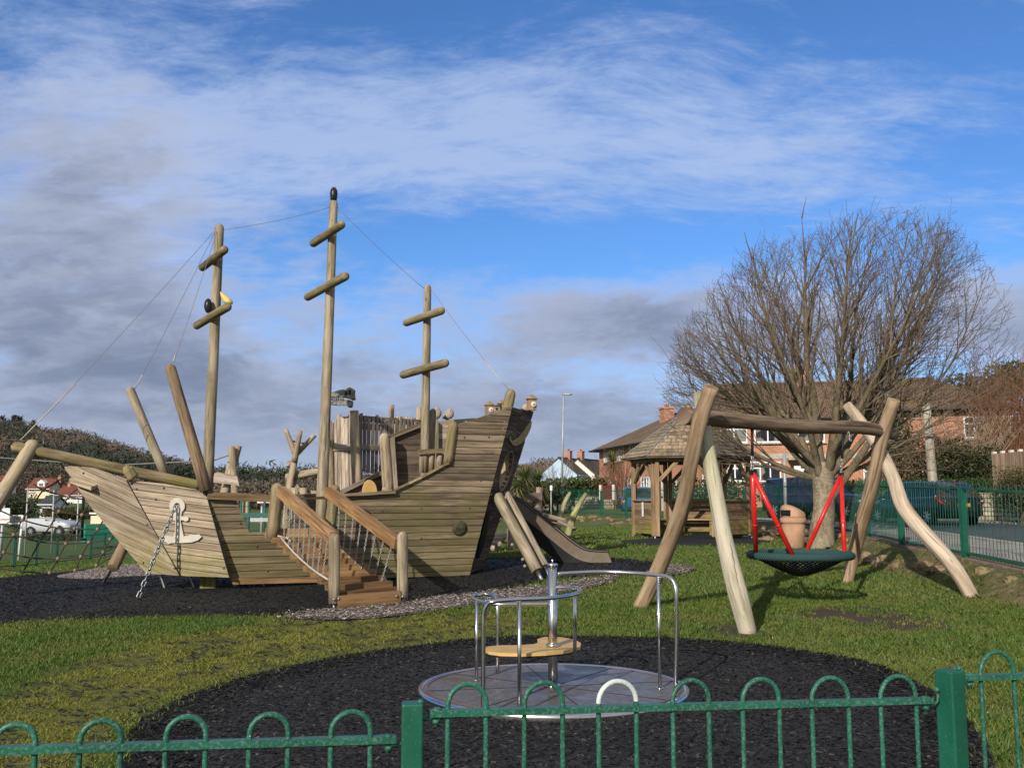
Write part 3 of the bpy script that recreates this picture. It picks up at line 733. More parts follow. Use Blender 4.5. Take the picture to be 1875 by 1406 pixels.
def lawn():
    for d0, d1, dens, hs, ws in ((2.2, 9, 3800, .042, .0065), (9, 14, 2600, .044, .009), (14, 22, 900, .05, .014), (22, 40, 170, .06, .03)):
        q = frustum_pts(d0, d1, dens); x, y = q[:, 0], q[:, 1]
        nz = (fbm(x * 3, y * 3, 3) - .5) * .22
        ok = ~mask_no_grass(x + nz, y + nz * .7); q = q[ok]; x, y = q[:, 0], q[:, 1]
        mo = soft(MOSS, x, y, .4); mu = np.maximum(soft(MUD1, x, y, .35), soft(MUD2, x, y, .25))
        patch = fbm(x * 1.7 + 3, y * 1.7, 4)
        r = RNG.random(len(q)); bare = fbm(x * 4.5, y * 4.5 + 9, 3)
        moss = (mo > .5) | ((patch > .60) & (r < .6) & (x > -1))
        keep = np.where(mu > .4, r < .12 + (bare > .53) * .35 - .12 * (bare < .47), np.where(mo > .5, (bare < .53) & (r < .62), r < .96))
        short = (patch < .5) & ~moss
        a = q[keep & ~moss & ~short]; b = q[keep & short]; c = q[keep & moss]
        blades('grass', a, hs * 1.15, ws, M['grass_blade'], .45); blades('grass', b, hs * .8, ws, M['grass_short'], .6); blades('grass', c, hs * .52, ws * 1.1, M['moss_blade'], .9)
    # stray tufts and rubber crumbs carried into the moss
    q = scatter_area(MOSS, 420); q = q[in_view(q)]; k = fbm(q[:, 0] * 4.5, q[:, 1] * 4.5 + 9, 3) > .50; q = q[k]
    chips('rubber_mulch', q, zg(q[:, 0], q[:, 1]) + .006, .034, M['rubber_chip'])
    p = np.array(ROUND); t = p[RNG.integers(0, len(p), 1500)] + RNG.normal(0, .09, (1500, 2)); t = t[in_view(t)]
    blades('grass', t, .04, .008, M['grass_short'], .7, .004)
    p = np.array(SHIPM); t = p[RNG.integers(0, len(p), 3500)] + RNG.normal(0, .14, (3500, 2)); t = t[in_view(t)]
    blades('grass', t, .045, .012, M['grass_short'], .7, .004)
    # daisies and white scraps in the turf
    q = np.concatenate([frustum_pts(5, 16, .9), scatter_area(outline([(1500,1230),(1870,1150),(1870,1230),(1760,1260)]), 3)])
    q = q[(q[:, 0] > 1.8) & ~mask_no_grass(q[:, 0], q[:, 1])]
    chips('daisies', q, zg(q[:, 0], q[:, 1]) + .035, .022, M['white_paint'])
    # dead leaves
    q = frustum_pts(4, 16, 2.2); q = q[(q[:, 0] > .5) & ~mask_no_grass(q[:, 0], q[:, 1])]
    plain('dead_leaf', (.12, .05, .025), .8); chips('fallen_leaves', q, zg(q[:, 0], q[:, 1]) + .03, .035, M['dead_leaf'])
lawn()

# ------------------------------------------------------------------ road behind the right-hand fence
def road():
    fl = [(6.15, 9.0)] + FENCE[1:10]
    pts = [Vector((a, b, 0)) for a, b in fl]; pts = bez(pts, 6)
    def off(d):
        out = []
        for i, p in enumerate(pts):
            t = (pts[min(i+1, len(pts)-1)] - pts[max(i-1, 0)]).normalized(); n_ = Vector((t.y, -t.x, 0)); out.append(p + n_ * d)
        return out
    def lane(name, d0, d1, mat, dz, m=6):
        mb = MB(); rows = [off(d0 + (d1 - d0) * k / m) for k in range(m + 1)]
        for r in rows:
            for p in r: p.z = gz(p.x, p.y) + dz
        for k in range(m):
            for i in range(len(pts) - 1): mb.quad(rows[k][i], rows[k+1][i], rows[k+1][i+1], rows[k][i+1], uv=((k, i), (k+1, i), (k+1, i+1), (k, i+1)), smooth=True)
        return kind(mb.build(name, mat), 'structure')
    lane('pavement', .35, 1.9, M['paving'], .05, 3)
    lane('road', 2.05, 8.4, M['asphalt'], .012)
    for d in (1.98, 8.45):
        mb = MB(); c = off(d); rings = []
        for i, p in enumerate(c):
            z = gz(p.x, p.y); t = (c[min(i+1, len(c)-1)] - c[max(i-1, 0)]).normalized(); n_ = Vector((t.y, -t.x, 0))
            rings.append([p + n_ * a + Vector((0, 0, z + h)) for a, h in ((-.07, -.05), (.07, -.05), (.07, .09), (-.07, .09))])
        mb.loft(rings, True, 0, False); kind(mb.build('kerb', M['kerb_stone']), 'structure')
    # stone kerbing under the fence
    mb = MB(); c = off(.03); rings = []
    for i, p in enumerate(c):
        z = gz(p.x, p.y); t = (c[min(i+1, len(c)-1)] - c[max(i-1, 0)]).normalized(); n_ = Vector((t.y, -t.x, 0))
        rings.append([p + n_ * a + Vector((0, 0, z + h)) for a, h in ((-.1, -.2), (.1, -.2), (.1, .035), (-.1, .02))])
    mb.loft(rings, True, 0, False); kind(mb.build('kerb', M['edging']), 'structure')
road()

# ------------------------------------------------------------------ hills
HILL = [(-500,770),(-200,758),(0,782),(40,786),(80,800),(130,800),(180,812),(230,826),(300,846),(360,856),(440,862),(500,864),(560,860),(640,868),(760,872),(900,866),(960,850),(1010,846),(1100,868),(1300,885),(1600,870),(1800,800),(1900,780),(2300,740)]
def hills():
    us = np.linspace(-560, 2300, 260); hp = np.array(HILL, float)
    py = np.interp(us, hp[:, 0], hp[:, 1]) + 20 + 14 * sstep(us, 200, 420) + (fbm(us * .02, us * 0 + 3, 4) - .5) * 10
    rs = np.array([150, 190, 240, 300, 370, 450, 540, 640, 760, 900])
    V = []
    for r in rs:
        t = sstep(r, 130, 640)
        far = 640.
        zr = (915 - py) / F * far + CAMZ
        base = zg((us - CX) / F * 140, us * 0 + 140.) - .6
        z = base + (zr - base) * t ** .85 if r <= 640 else zr - (r - 640) * .25
        V.append(np.stack([(us - CX) / F * r, us * 0 + r, z], 1))
    n = len(us); v = np.concatenate(V); f = []
    for j in range(len(rs) - 1):
        for i in range(n - 1): f.append((j*n+i, j*n+i+1, (j+1)*n+i+1, (j+1)*n+i))
    me = bpy.data.meshes.new('hills'); npmesh(me, v, np.array(f), 4); me.polygons.foreach_set('use_smooth', np.ones(len(f), bool))
    nt, b = newmat('hillside'); pos = nt.n('ShaderNodeNewGeometry').outputs['Position']
    nt.put(b.inputs['Base Color'], nt.mix(nt.ss(nt.noise(pos, .02, 5), .4, .6), (.060, .045, .028), (.085, .060, .036))); b.inputs['Roughness'].default_value = 1
    me.materials.append(M['hillside']); o = kind(bpy.data.objects.new('hills', me), 'structure'); COL.objects.link(o)
    return us, rs, v.reshape(len(rs), n, 3)
us, rs, HV = hills()
def crowns(name, c, rad, hgt, per, leaf, mat, kindv='stuff', label=None):
    """many small leaf or twig faces spread through egg-shaped crowns"""
    n = len(c); k = per; cc = np.repeat(c, k, 0); rr = np.repeat(rad, k); hh = np.repeat(hgt, k); m = n * k
    d = RNG.normal(0, 1, (m, 3)); d /= np.linalg.norm(d, axis=1)[:, None]; rad_ = RNG.random(m) ** .45
    p = cc + np.stack([d[:, 0] * rr * rad_, d[:, 1] * rr * rad_, hh * .55 + d[:, 2] * hh * .5 * rad_], 1)
    a = RNG.normal(0, 1, (m, 3)); a[:, 2] = np.abs(a[:, 2]) * 1.4; a /= np.linalg.norm(a, axis=1)[:, None]; b = np.cross(a, RNG.normal(0, 1, (m, 3))); b /= np.linalg.norm(b, axis=1)[:, None]
    L = leaf * np.repeat(rad / rad.mean(), k) * (.6 + .8 * RNG.random(m)); a *= L[:, None]; b *= (L * .32)[:, None]
    v = np.stack([p - a * .5 - b * .5, p - a * .4 + b * .5, p + a * .6], 1).reshape(-1, 3)
    me = bpy.data.meshes.new(name); npmesh(me, v, np.arange(3 * m).reshape(-1, 3), 3); me.materials.append(mat)
    o = bpy.data.objects.new(name, me); COL.objects.link(o)
    if kindv: o['kind'] = kindv
    return o
leafmat('bare_wood_hazed', (.080, .071, .064), (.138, .120, .104), 0, .9)  # far woods paled and cooled: distance haze put into the crown colours
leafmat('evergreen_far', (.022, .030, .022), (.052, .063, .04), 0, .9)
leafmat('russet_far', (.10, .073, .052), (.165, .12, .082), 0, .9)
def woods():
    n = 5200; j = RNG.integers(2, 8, n); i = RNG.integers(0, HV.shape[1] - 1, n); fr = RNG.random((n, 2))
    p = HV[j, i] * (1 - fr[:, :1]) * (1 - fr[:, 1:]) + HV[j, i+1] * fr[:, :1] * (1 - fr[:, 1:]) + HV[np.minimum(j+1, 7), i] * (1 - fr[:, :1]) * fr[:, 1:] + HV[np.minimum(j+1, 7), i+1] * fr[:, :1] * fr[:, 1:]
    az = p[:, 0] / p[:, 1]; keep = (np.abs(az) < .56) & ((az < -.18) | (p[:, 1] > 300)) & (az < .045)
    p = p[keep]; up = p[:, 1] / 640.
    sel = fbm(p[:, 0] * .012, p[:, 1] * .012, 3); size = 3.2 + 2.4 * RNG.random(len(p))
    ev = (sel > .56) | (RNG.random(len(p)) < .12); ru = (~ev) & (p[:, 1] < 430) & (RNG.random(len(p)) < .75)
    for nm, mk, mt in (('woodland', ~ev & ~ru, 'bare_wood_hazed'), ('woodland', ev, 'evergreen_far'), ('woodland', ru, 'russet_far')):
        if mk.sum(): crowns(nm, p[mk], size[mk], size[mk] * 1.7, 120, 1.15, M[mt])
    # ridge line
    k = RNG.integers(0, HV.shape[1], 900); q = HV[7, k] + RNG.normal(0, 5, (900, 3)) * np.array([1, 1, 0]); az = q[:, 0] / q[:, 1]
    q = q[(np.abs(az) < .56) & (az < .05)]; s = 2.6 + 2.4 * RNG.random(len(q)); crowns('woodland', q, s, s * 1.8, 130, .95, M['bare_wood_hazed'])
woods()

# ================================================================== PIRATE SHIP
def chain(mb, a, b, link=.05, r=.006, sag=0., wid=None):
    a, b = Vector(a), Vector(b); L = (b - a).length; n = max(2, int(L / (link * .72))); wid = wid or link * .55
    for i in range(n):
        t0, t1 = i / n, (i + 1) / n
        c0 = a.lerp(b, t0); c1 = a.lerp(b, t1)
        if sag: c0.z -= sag * 4 * t0 * (1 - t0); c1.z -= sag * 4 * t1 * (1 - t1)
        d = (c1 - c0).normalized(); c = (c0 + c1) / 2
        x = d.cross(Vector((1, .3, 0) if abs(d.x) < .9 else (0, 1, 0))).normalized(); y = d.cross(x)
        s = x if i % 2 else y; h = link / 2; w = wid / 2
        pts = [c + d * (h - w * .6) * q + s * w * p for q, p in ((1, .75), (1.45, 0), (1, -.75), (-1, -.75), (-1.45, 0), (-1, .75), (1, .75))]
        mb.tube(pts, r, 5, False)
def rope(pts, r, name, mat, parent, n=5):
    mb = MB(); mb.tube(pts, r, n); return mb.build(name, mat, parent)

AX = Vector((.9, .43, 0)).normalized(); LAT = Vector((-AX.y, AX.x, 0))
def CL(t): return Vector((-3.5, 17.0, 0)) + AX * t           # ship centre line in plan
ship = thing('pirate_ship', 'weathered wooden pirate ship climbing frame with three masts, a gangway and a slide', 'play ship', (-3.5, 17, .2))
pC = plane3(P(377, 900, 15.1), P(938, 745, 17.0), P(640, 1060, 16.25))     # long near side
pB = plane3(P(233, 881, 15.1), P(377, 900, 15.1), P(420, 1057, 15.3))
pA = plane3(P(115, 852, 15.3), P(233, 881, 15.1), P(330, 1054, 15.35))
def hull(name, px, pl, mat, grain, w=.118, t=.045, phase=0., parent=ship, gap=.012, back=True):
    mb = MB(); pts = [Q(x, y, pl) for x, y in px]; n = planks(mb, pts, grain, w, t, gap, 0, phase)
    return mb.build(name, mat, parent), n
def backing(px, pl, mat, name, off=.05, parent=ship):
    n = pl[1]; n = -n if n.y > 0 else n
    mb = MB(); mb.prism([Q(x, y, pl) - n * off for x, y in px], -n * .02, AX); return mb.build(name, mat, parent)
gA = Q(1000 * .3556, 640 + 702 * .3556, pA) - Q(320 * .3556, 640 + 596 * .3556, pA)
gA = P(330, 1040, 15.3) - P(180, 990, 15.2)
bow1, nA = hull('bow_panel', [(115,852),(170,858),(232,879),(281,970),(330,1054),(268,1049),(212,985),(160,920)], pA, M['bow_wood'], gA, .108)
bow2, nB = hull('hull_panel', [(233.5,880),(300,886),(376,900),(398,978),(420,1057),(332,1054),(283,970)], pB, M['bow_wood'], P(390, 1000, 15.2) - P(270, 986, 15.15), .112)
Ccoll = [(379,902),(430,907),(442,940),(456,973),(456,975),(600,975.5),(600,906),(721,900),(771,876),(808,856),(821,849),(826,815),(830,781),(840,777),(884,763),(927,746),(938,745),(921,812),(897,905),(879,978),(860,1053),(640,1060),(421.5,1057)]
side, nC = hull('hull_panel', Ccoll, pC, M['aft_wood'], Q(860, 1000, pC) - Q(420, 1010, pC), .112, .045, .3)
nCv = pC[1]
backing([(384,905),(428,912),(440,945),(452,980),(604,980),(604,910),(721,905),(771,880),(818,853),(832,786),(884,767),(930,752),(856,1049),(640,1056),(425,1053)], pC, M['inner_wood'], 'gap_backing')  # added dark backing: keeps light out of the plank gaps so they read dark
backing([(236,884),(374,904),(416,1053),(335,1051)], pB, M['inner_wood'], 'gap_backing')
backing([(122,857),(230,883),(326,1051),(270,1046)], pA, M['inner_wood'], 'gap_backing')
# bottom rubbing board
mb = MB(); b0 = [Q(x, y, pC) + nCv * .025 for x, y in ((425,1057.5),(640,1060.5),(602,1065),(426,1069))]
mb.prism(b0, -nCv * .05, AX); mb.build('bottom_board', M['oak_wood'], ship)
# seam straps
for a, b, pl in (((232,879),(331,1055),pA),((377,900),(421,1058),pB)):
    mb = MB(); A_, B_ = Q(*a, pl), Q(*b, pl); mb.beam(A_ + Vector((0, -.002, 0)), B_ + Vector((0, -.002, 0)), .016, .02, (0, -1, 0)); mb.build('seam_strip', M['black_rubber'], ship)
# stern panel: leans out and turns away
S1t, S1b = Q(938, 745, pC), Q(860, 1053, pC)
S2t, S2b = P(977.5, 753.5, 18.7), P(884, 1043, 18.5)
pS = plane3(S1t, S2t, (S1b + S2b) / 2)
def S(px, py): return Q(px, py, pS)
stern = MB(); gS = S2t - S1t; gS.z = 0
hole = [(927 + 9.2 * math.cos(a) + (-(32 * math.sin(a)) * .27) * -1 * .0 + 0, 0) for a in []]
def hp(a): return (926.5 + 8.6 * math.cos(a) + 8.8 * math.sin(a), 862 - 34 * math.sin(a))
L_ = [(938.5,745.5),(957,750.5)] + [hp(math.pi / 2 + k * math.pi / 10) for k in range(11)] + [(872,1048),(860.5,1052.5),(880,975),(898,903)]
Rr = [(957,750.5),(977.5,753.5),(949,849),(927,915),(884,1043),(872,1048)] + [hp(-math.pi / 2 + k * math.pi / 10) for k in range(11)]
for hh in (L_, Rr): planks(stern, [S(*q) for q in hh], gS, .12, .06, .002, 0, .2, nrm=(1, -.3, 0))
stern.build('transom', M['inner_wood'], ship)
# oval rim inside the hole
nS = pS[1] if pS[1].x > 0 else -pS[1]
rim = MB(); ring = []
for k in range(24):
    a = 2 * math.pi * k / 24; c = S(926.5, 862); e = S(*hp(a)); o_ = (e - c); ring.append([c + o_ * 1.0 - nS * .0, c + o_ * 1.10 + nS * .012, c + o_ * 1.10 - nS * .3, c + o_ * 1.0 - nS * .3])
ring.append(ring[0]); rim.loft(ring, False, 0, False); rim.build('porthole_rim', M['log_wood'], ship)
# carved smile on the stern
sm = [(931,795),(933,804),(939,807),(949,800),(959,788),(969,773),(971.5,771),(969.5,783),(963,797),(953,810),(943,815.5),(936,814),(930.5,805)]
mb = MB(); mb.prism([S(*q) + nS * .03 for q in sm], -nS * .026, None); mb.build('carved_emblem', M['tan_plastic'], ship)
dk = [(888,935),(893,940),(891,965),(882,1000),(874,1022),(871,1018),(876,990),(884,960)]
mb = MB(); mb.prism([S(*q) + nS * .03 for q in dk], -nS * .026, None); mb.build('carved_emblem', M['black_plastic'], ship)
# porthole cover on the near side
mb = MB(); c = Q(841, 966.5, pC)
mb.lathe([(.125,-.01),(.132,.012),(.118,.03),(.075,.044),(.004,.05)], c, 28, 0, True, nCv); mb.build('porthole', M['boss_wood'], ship)
# bolt heads
mb = MB()
for x, y, pl in [(388,930,pC),(402,985,pC),(415,1035,pC),(392,945,pC),(440,958,pC),(470,1000,pC),(490,1045,pC),(620,930,pC),(700,935,pC),(700,1010,pC),(771,930,pC),(771,985,pC),(860,930,pC),(900,830,pC),(880,880,pC),(850,800,pC),(895,800,pC),(300,893,pB),(285,914,pB),(345,985,pB),(365,897,pB),(250,895,pB),(330,1040,pB),(410,1040,pB),(240,885,pA),(153,866,pA),(262,1030,pA),(320,1040,pA),(270,960,pA)]:
    p = Q(x, y, pl); mb.lathe([(.016,-.005),(.016,.008),(.004,.014)], p, 8, 0, True, pl[1] if pl[1].y < 0 else -pl[1])
mb.build('bolt', M['inner_wood'], ship)['kind'] = 'stuff'
# far side of the hull, seen over the near rail
off = LAT * 2.36
def far(px, D0=None):
    return [P(x, y, d) for x, y, d in px]
pF = (pC[0] + off, pC[1])
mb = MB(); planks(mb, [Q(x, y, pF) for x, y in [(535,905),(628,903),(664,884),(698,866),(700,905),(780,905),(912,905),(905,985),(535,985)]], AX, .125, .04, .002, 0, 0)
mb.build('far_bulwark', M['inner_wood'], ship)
mb = MB(); planks(mb, [Q(x, y, pF) for x, y in [(709,806),(740,794),(772,778),(772,905),(709,905)]], AX, .125, .04, .002, 0, .4)
mb.build('far_bulwark', M['inner_wood'], ship)
mb = MB(); mb.beam(Q(620, 903, pF), Q(697, 866, pF), .16, .07); mb.build('sloping_rail', M['grey_dark_wood'], ship)
mb = MB(); mb.beam(Q(707, 803, pF), Q(775, 776, pF), .16, .075); mb.build('sloping_rail', M['aft_wood'], ship)
mb = MB(); planks(mb, [Q(x, y, pF) for x, y in [(796,772),(835,768),(880,765),(935,760),(930,830),(800,865),(796,865)]], AX, .115, .04, .002, 0, .3)
mb.build('far_bulwark', M['grey_wood'], ship)
mb = MB(); mb.beam(Q(795, 770, pF) - nCv * -.05, Q(795, 870, pF) + nCv * .05, .1, .1, LAT); mb.build('corner_post', M['mast_wood'], ship)
# far bow panel and the foredeck covering
mb = MB(); A_ = P(115, 853, 15.32); fb = [A_, Vector((A_.x + .6, A_.y + .87, 1.68)), Vector((-5.75, 17.17, 1.62)), Vector((-5.6, 17.1, .4)), Vector((A_.x + 1.2, A_.y + 1.3, .4))]
planks(mb, [fb[0], fb[1], fb[2], fb[3], fb[4]], AX, .12, .04, .012, 0, 0); mb.build('far_bow_panel', M['aft_wood'], ship)
mb = MB(); planks(mb, [Q(x, y, pF) for x, y in [(352,905),(424,906),(446,985),(360,985)]], AX, .125, .04, .002); mb.build('far_bulwark', M['inner_wood'], ship)
# deck and stern deck
mb = MB(); dz = Q(520, 982, pC).z
dpoly = [Vector((p.x, p.y, dz)) for p in (Q(300, 980, pB) + LAT * .08, Q(420, 980, pC) + LAT * .06, Q(860, 980, pC) + LAT * .08, Q(860, 980, pC) + LAT * 2.2, Q(420, 980, pC) + LAT * 2.25)]
planks(mb, dpoly, AX, .14, .04, .01, 0, 0, nrm=(0, 0, 1)); mb.build('deck', M['aft_wood'], ship)
mb = MB(); dz2 = Q(780, 902, pC).z
dpoly = [Vector((p.x, p.y, dz2)) for p in (Q(760, 902, pC) + LAT * .3, Q(905, 902, pC) + LAT * .08, Q(905, 902, pC) + LAT * 2.1, Q(760, 902, pC) + LAT * 2.2)]
planks(mb, dpoly, AX, .14, .04, .01, 0, 0, nrm=(0, 0, 1)); mb.build('stern_deck', M['aft_wood'], ship)
# gunwale rails near side
mb = MB(); mb.beam(Q(379, 906, pC) + nCv * .045, Q(509, 912.5, pC) + nCv * .045, .07, .115); mb.build('rail', M['gazebo_panel_wood'], ship)
mb = MB(); mb.beam(Q(612, 907, pC) + nCv * .03, Q(722, 900, pC) + nCv * .03, .1, .05); mb.build('rail', M['aft_wood'], ship)
crv = bez([Q(722, 897, pC), Q(771, 874, pC), Q(808, 854, pC), Q(821, 848, pC)], 4)
mb = MB()
for a, b in zip(crv, crv[1:]): mb.beam(a, b, .1, .03)
mb.build('rail', M['mossy_log'], ship)
def stick(name, a, b, r0, r1, mat, n=12, dome='end', jit=.03, parent=ship, mids=()):
    mb = MB(); pts = [Vector(a)] + [Vector(q) for q in mids] + [Vector(b)]
    if not mids: pts = [Vector(a).lerp(Vector(b), k / 5) for k in range(6)]
    rr = [r0 + (r1 - r0) * i / (len(pts) - 1) for i in range(len(pts))]
    mb.tube(pts, rr, n, True, dome, 0, jit); return mb.build(name, mat, parent)
stick('post', Q(821, 850, pC) + nCv * -.03, Q(832, 772, pC) + nCv * -.03, .085, .08, M['mossy_log'])
stick('post', Q(708, 905, pF) + nCv * .15, Q(699, 791, pF) + nCv * .15, .115, .10, M['log_wood'])
mb = MB(); mb.beam(Q(718, 903, pF) + nCv * .18, Q(711, 800, pF) + nCv * .18, .1, .14, (1, 0, 0)); mb.build('post', M['grey_dark_wood'], ship)
stick('post', Q(712, 903, pC) - nCv * .12, Q(714, 893, pC) - nCv * .12, .09, .085, M['log_wood'])
# half disc on the far rail
mb = MB(); c = Q(684, 906, pC) - nCv * .22; ux = AX; rad = .125
mb.prism([c + ux * (rad * math.cos(a)) + Vector((0, 0, .215 * math.sin(a))) for a in [k * math.pi / 14 for k in range(15)]], nCv * -.05, None); mb.build('deck_panel', M['disc_seat'], ship)
# raised stern rail with balusters
pM = (pC[0] + LAT * .95, pC[1])
for x, x2 in ((774, 773), (778, 777), (791, 789), (805, 804)): 
    mb = MB(); mb.tube([Q(x2, 865, pM), Q(x, 826, pM)], .06, 10, True, 'end', 0, .03); mb.build('baluster', M['log_wood'], ship)
mb = MB(); mb.beam(Q(764, 827, pM) + nCv * .06, Q(818, 824, pM) + nCv * .06, .06, .085); mb.build('stern_rail', M['mossy_log'], ship)
mb = MB(); planks(mb, [Q(x, y, pM) - nCv * .08 for x, y in [(808,832),(826,832),(824,870),(806,870)]], Vector((0, 0, 1)), .11, .03, .012); mb.build('stern_gate', M['log_wood'], ship)

# ---- masts
def mast(base, top, D, r0, r1, yards, cap=None):
    a, b = P(*base, D), P(*top, D)
    mb = MB(); mb.tube([a.lerp(b, k / 8) for k in range(9)], [r0 + (r1 - r0) * k / 8 for k in range(9)], 16, True, 'end', 0, .02)
    o = mb.build('mast', M['mast_wood'], ship)
    for (x0, y0), (x1, y1), hl in yards:
        c = P((x0 + x1) / 2, (y0 + y1) / 2, D - r0 * 1.4)
        def lvl(x, y):                               # a yard lies level across the ship
            d = ray(x, y); return Vector((0, 0, CAMZ)) + d * ((c.z - CAMZ) / d.z)
        q0, q1 = lvl(x0, y0), lvl(x1, y1); s_ = c - (q0 + q1) / 2; q0 += s_; q1 += s_; d = (q1 - q0).normalized(); q0 += d * hl * .6; q1 -= d * hl * .6
        mb = MB(); mb.tube([q0.lerp(q1, k / 5) for k in range(6)], hl, 14, True, 'both', 0, .02); mb.build('yard', M['mossy_log'], o)
    return o, a, b
def proj(p):
    d = Vector(p) - Vector((0, 0, CAMZ)); fw = d.y * cp + d.z * sp; up = -d.y * sp + d.z * cp
    return (CX + F * d.x / fw, CY - F * up / fw)
fore, f0, f1 = mast((379, 905), (402, 410), 16.26, .095, .077, [((367,493),(413,456),.068), ((356,599),(418,561),.07)])
main, m0, m1 = mast((587, 985), (611, 366), 17.1, .105, .075, [((569,449),(628,410),.073), ((558,547),(634,505),.075)])
mizz, z0, z1 = mast((777, 890), (783, 521), 17.93, .088, .068, [((738,593),(812,568),.073), ((732,688),(818,664),.076)])
stick('mast_brace', P(787, 868, 18.2), P(793, 748, 18.2), .07, .06, M['mast_wood'])
# carved birds on the masts
def bird(c, s, body, ax=1, wing=None, beak=None):
    c = Vector(c); mb = MB(); X = Vector((ax, -.25, 0)).normalized()
    rings = []
    for t, rx, rz, dz in ((-1.15,.02,.03,-.42),(-.8,.16,.12,-.26),(-.3,.30,.30,-.05),(.2,.34,.38,.12),(.5,.27,.30,.36),(.68,.20,.2,.56),(.86,.13,.13,.62),(1.05,.03,.03,.55)):
        Y = Vector((-X.y, X.x, 0)); rings.append([c + s * (X * t * .62 + Y * rx * .8 * math.cos(k * .5236) + Vector((0, 0, dz + rz * math.sin(k * .5236)))) for k in range(12)])
    mb.loft(rings); return mb
yb = MB(); yp = [(402.5,533.5),(409,537.5),(418,542.5),(425,550),(427,556),(421,559),(414,557.5),(408,553),(404.5,545)]; yc = (414, 549)
yb.loft([[P(yc[0] + (x - yc[0]) * s, yc[1] + (y - yc[1]) * s, 15.95 + k) for x, y in yp] for k, s in ((-.085, .35), (-.06, .8), (-.02, 1), (.02, 1), (.06, .8), (.085, .35))])
yo = yb.build('bird_figure', M['yellow_plastic'], fore); yo['label'] = 'yellow carved bird perched beside the mast'
mb = MB(); mb.sphere(P(381, 560, 16.1), (.066, .066, .125), 14, 10, 0); bo = mb.build('bird_figure', M['black_plastic'], fore); bo['label'] = 'black oval figure on the yard'
tp = P(611, 366, 17.1)
mb = MB(); mb.lathe([(.03,-.06),(.055,-.02),(.066,.05),(.07,.12),(.06,.18),(.03,.225),(.004,.235)], tp, 14); mb.lathe([(.012,-.02),(.012,.06)], tp + Vector((0, -.068, 0)), 8)
bo = mb.build('mast_cap', M['black_plastic'], main)

# ---- bowsprit, spars, their supports
stick('bowsprit', P(20, 816, 14.9), P(368, 890, 16.0), .083, .09, M['mossy_log'], 14, 'both')
stick('bowsprit_post', P(65, 806, 15.05), P(-66, 1020, 14.3), .105, .11, M['log_wood'], 14, 'start')
stick('spar', P(303, 870, 16.7), P(236, 709, 16.6), .082, .075, M['mast_wood'], 14)
stick('spar', P(378, 898, 15.05), P(310, 667, 15.0), .095, .082, M['rusty_log'], 14)
stick('bollard', P(245, 876, 15.1), P(229, 853, 15.05), .085, .08, M['mossy_log'])
stick('bollard', P(306, 874, 16.8), P(311, 852, 16.9), .06, .055, M['mossy_log'])
stick('bow_strut', P(244, 965, 15.9), P(206, 1040, 15.35), .085, .09, M['rusty_log'], 12, False)
stick('strut_foot', P(208, 1036, 15.36), G(189, 1067), .025, .025, M['galvanised'], 8, False, 0)
mb = MB(); ledge = [Q(x, y, pA) + nA * .002 for x, y in ((137,872),(177.5,887),(177.5,893),(140,880))]; mb.prism(ledge, nA * .14, AX); mb.build('ledge', M['bow_wood'], ship)
# hull feet
for x, y in ((292,1052),(346,1056),(423,1062),(475,1060),(700,1056)):
    p = P(x, y - 6, 15.9); g_ = G(x + 8, y + 10); stick('foot', p, Vector((p.x + .12, p.y, gz(p.x, p.y) - .05)), .025, .025, M['galvanised'], 8, False, 0)
mb = MB(); p = P(382, 1056, 15.75); mb.box(Vector((p.x, p.y, gz(p.x, p.y) + .09)), (.24, .1, .3), .1, 0, 2); mb.build('block', M['hull_wood'], ship)

# ---- anchor and its chain on the bow
def AP(x, y, k=0.): return Q(x, y, pB) + nB * (.03 + k)
mb = MB()
ro = [AP(325.4 + 14.2 * math.cos(a), 925.3 + 14.2 * math.sin(a)) for a in [k * 2 * math.pi / 24 for k in range(24)]]
ri = [AP(325.4 + 5.5 * math.cos(a), 925.3 + 5.5 * math.sin(a)) for a in [k * 2 * math.pi / 24 for k in range(24)]]
rings = [[ro[k], ri[k], ri[k] - nB * .03, ro[k] - nB * .03] for k in range(24)]; rings.append(rings[0]); mb.loft(rings, False, 0, False)
mb.prism([AP(x, y, .002) for x, y in ((318,937),(334,937),(331.5,950),(335,970),(338,983),(319,983),(322,970),(322,950))], -nB * .03)
bar = [(316,945),(321,943.5),(333,944),(338,946),(342,944),(346.5,947),(346,952),(341,953.5),(336,951.5),(320,952),(315,950)]
mb.prism([AP(x, y, .004) for x, y in bar], -nB * .03)
flk = [(300,981),(304,979.5),(318,981.5),(338,981),(347,980),(349,977.5),(355,978.5),(366,977.5),(370.5,982),(364,988),(352,992),(334,993),(316,993),(310,994.5),(306,991.5),(299,989.5)]
mb.prism([AP(x, y, .006) for x, y in flk], -nB * .03)
an = mb.build('anchor', M['cream_plastic'], ship); an['label'] = 'cream cut-out anchor fixed to the bow planks'
mb = MB(); top_ = AP(325, 925, .05); bot = G(253, 1096); bot.z += .02
chain(mb, top_, bot, .115, .0125, .0); mb.build('anchor_chain', M['galvanised'], ship)

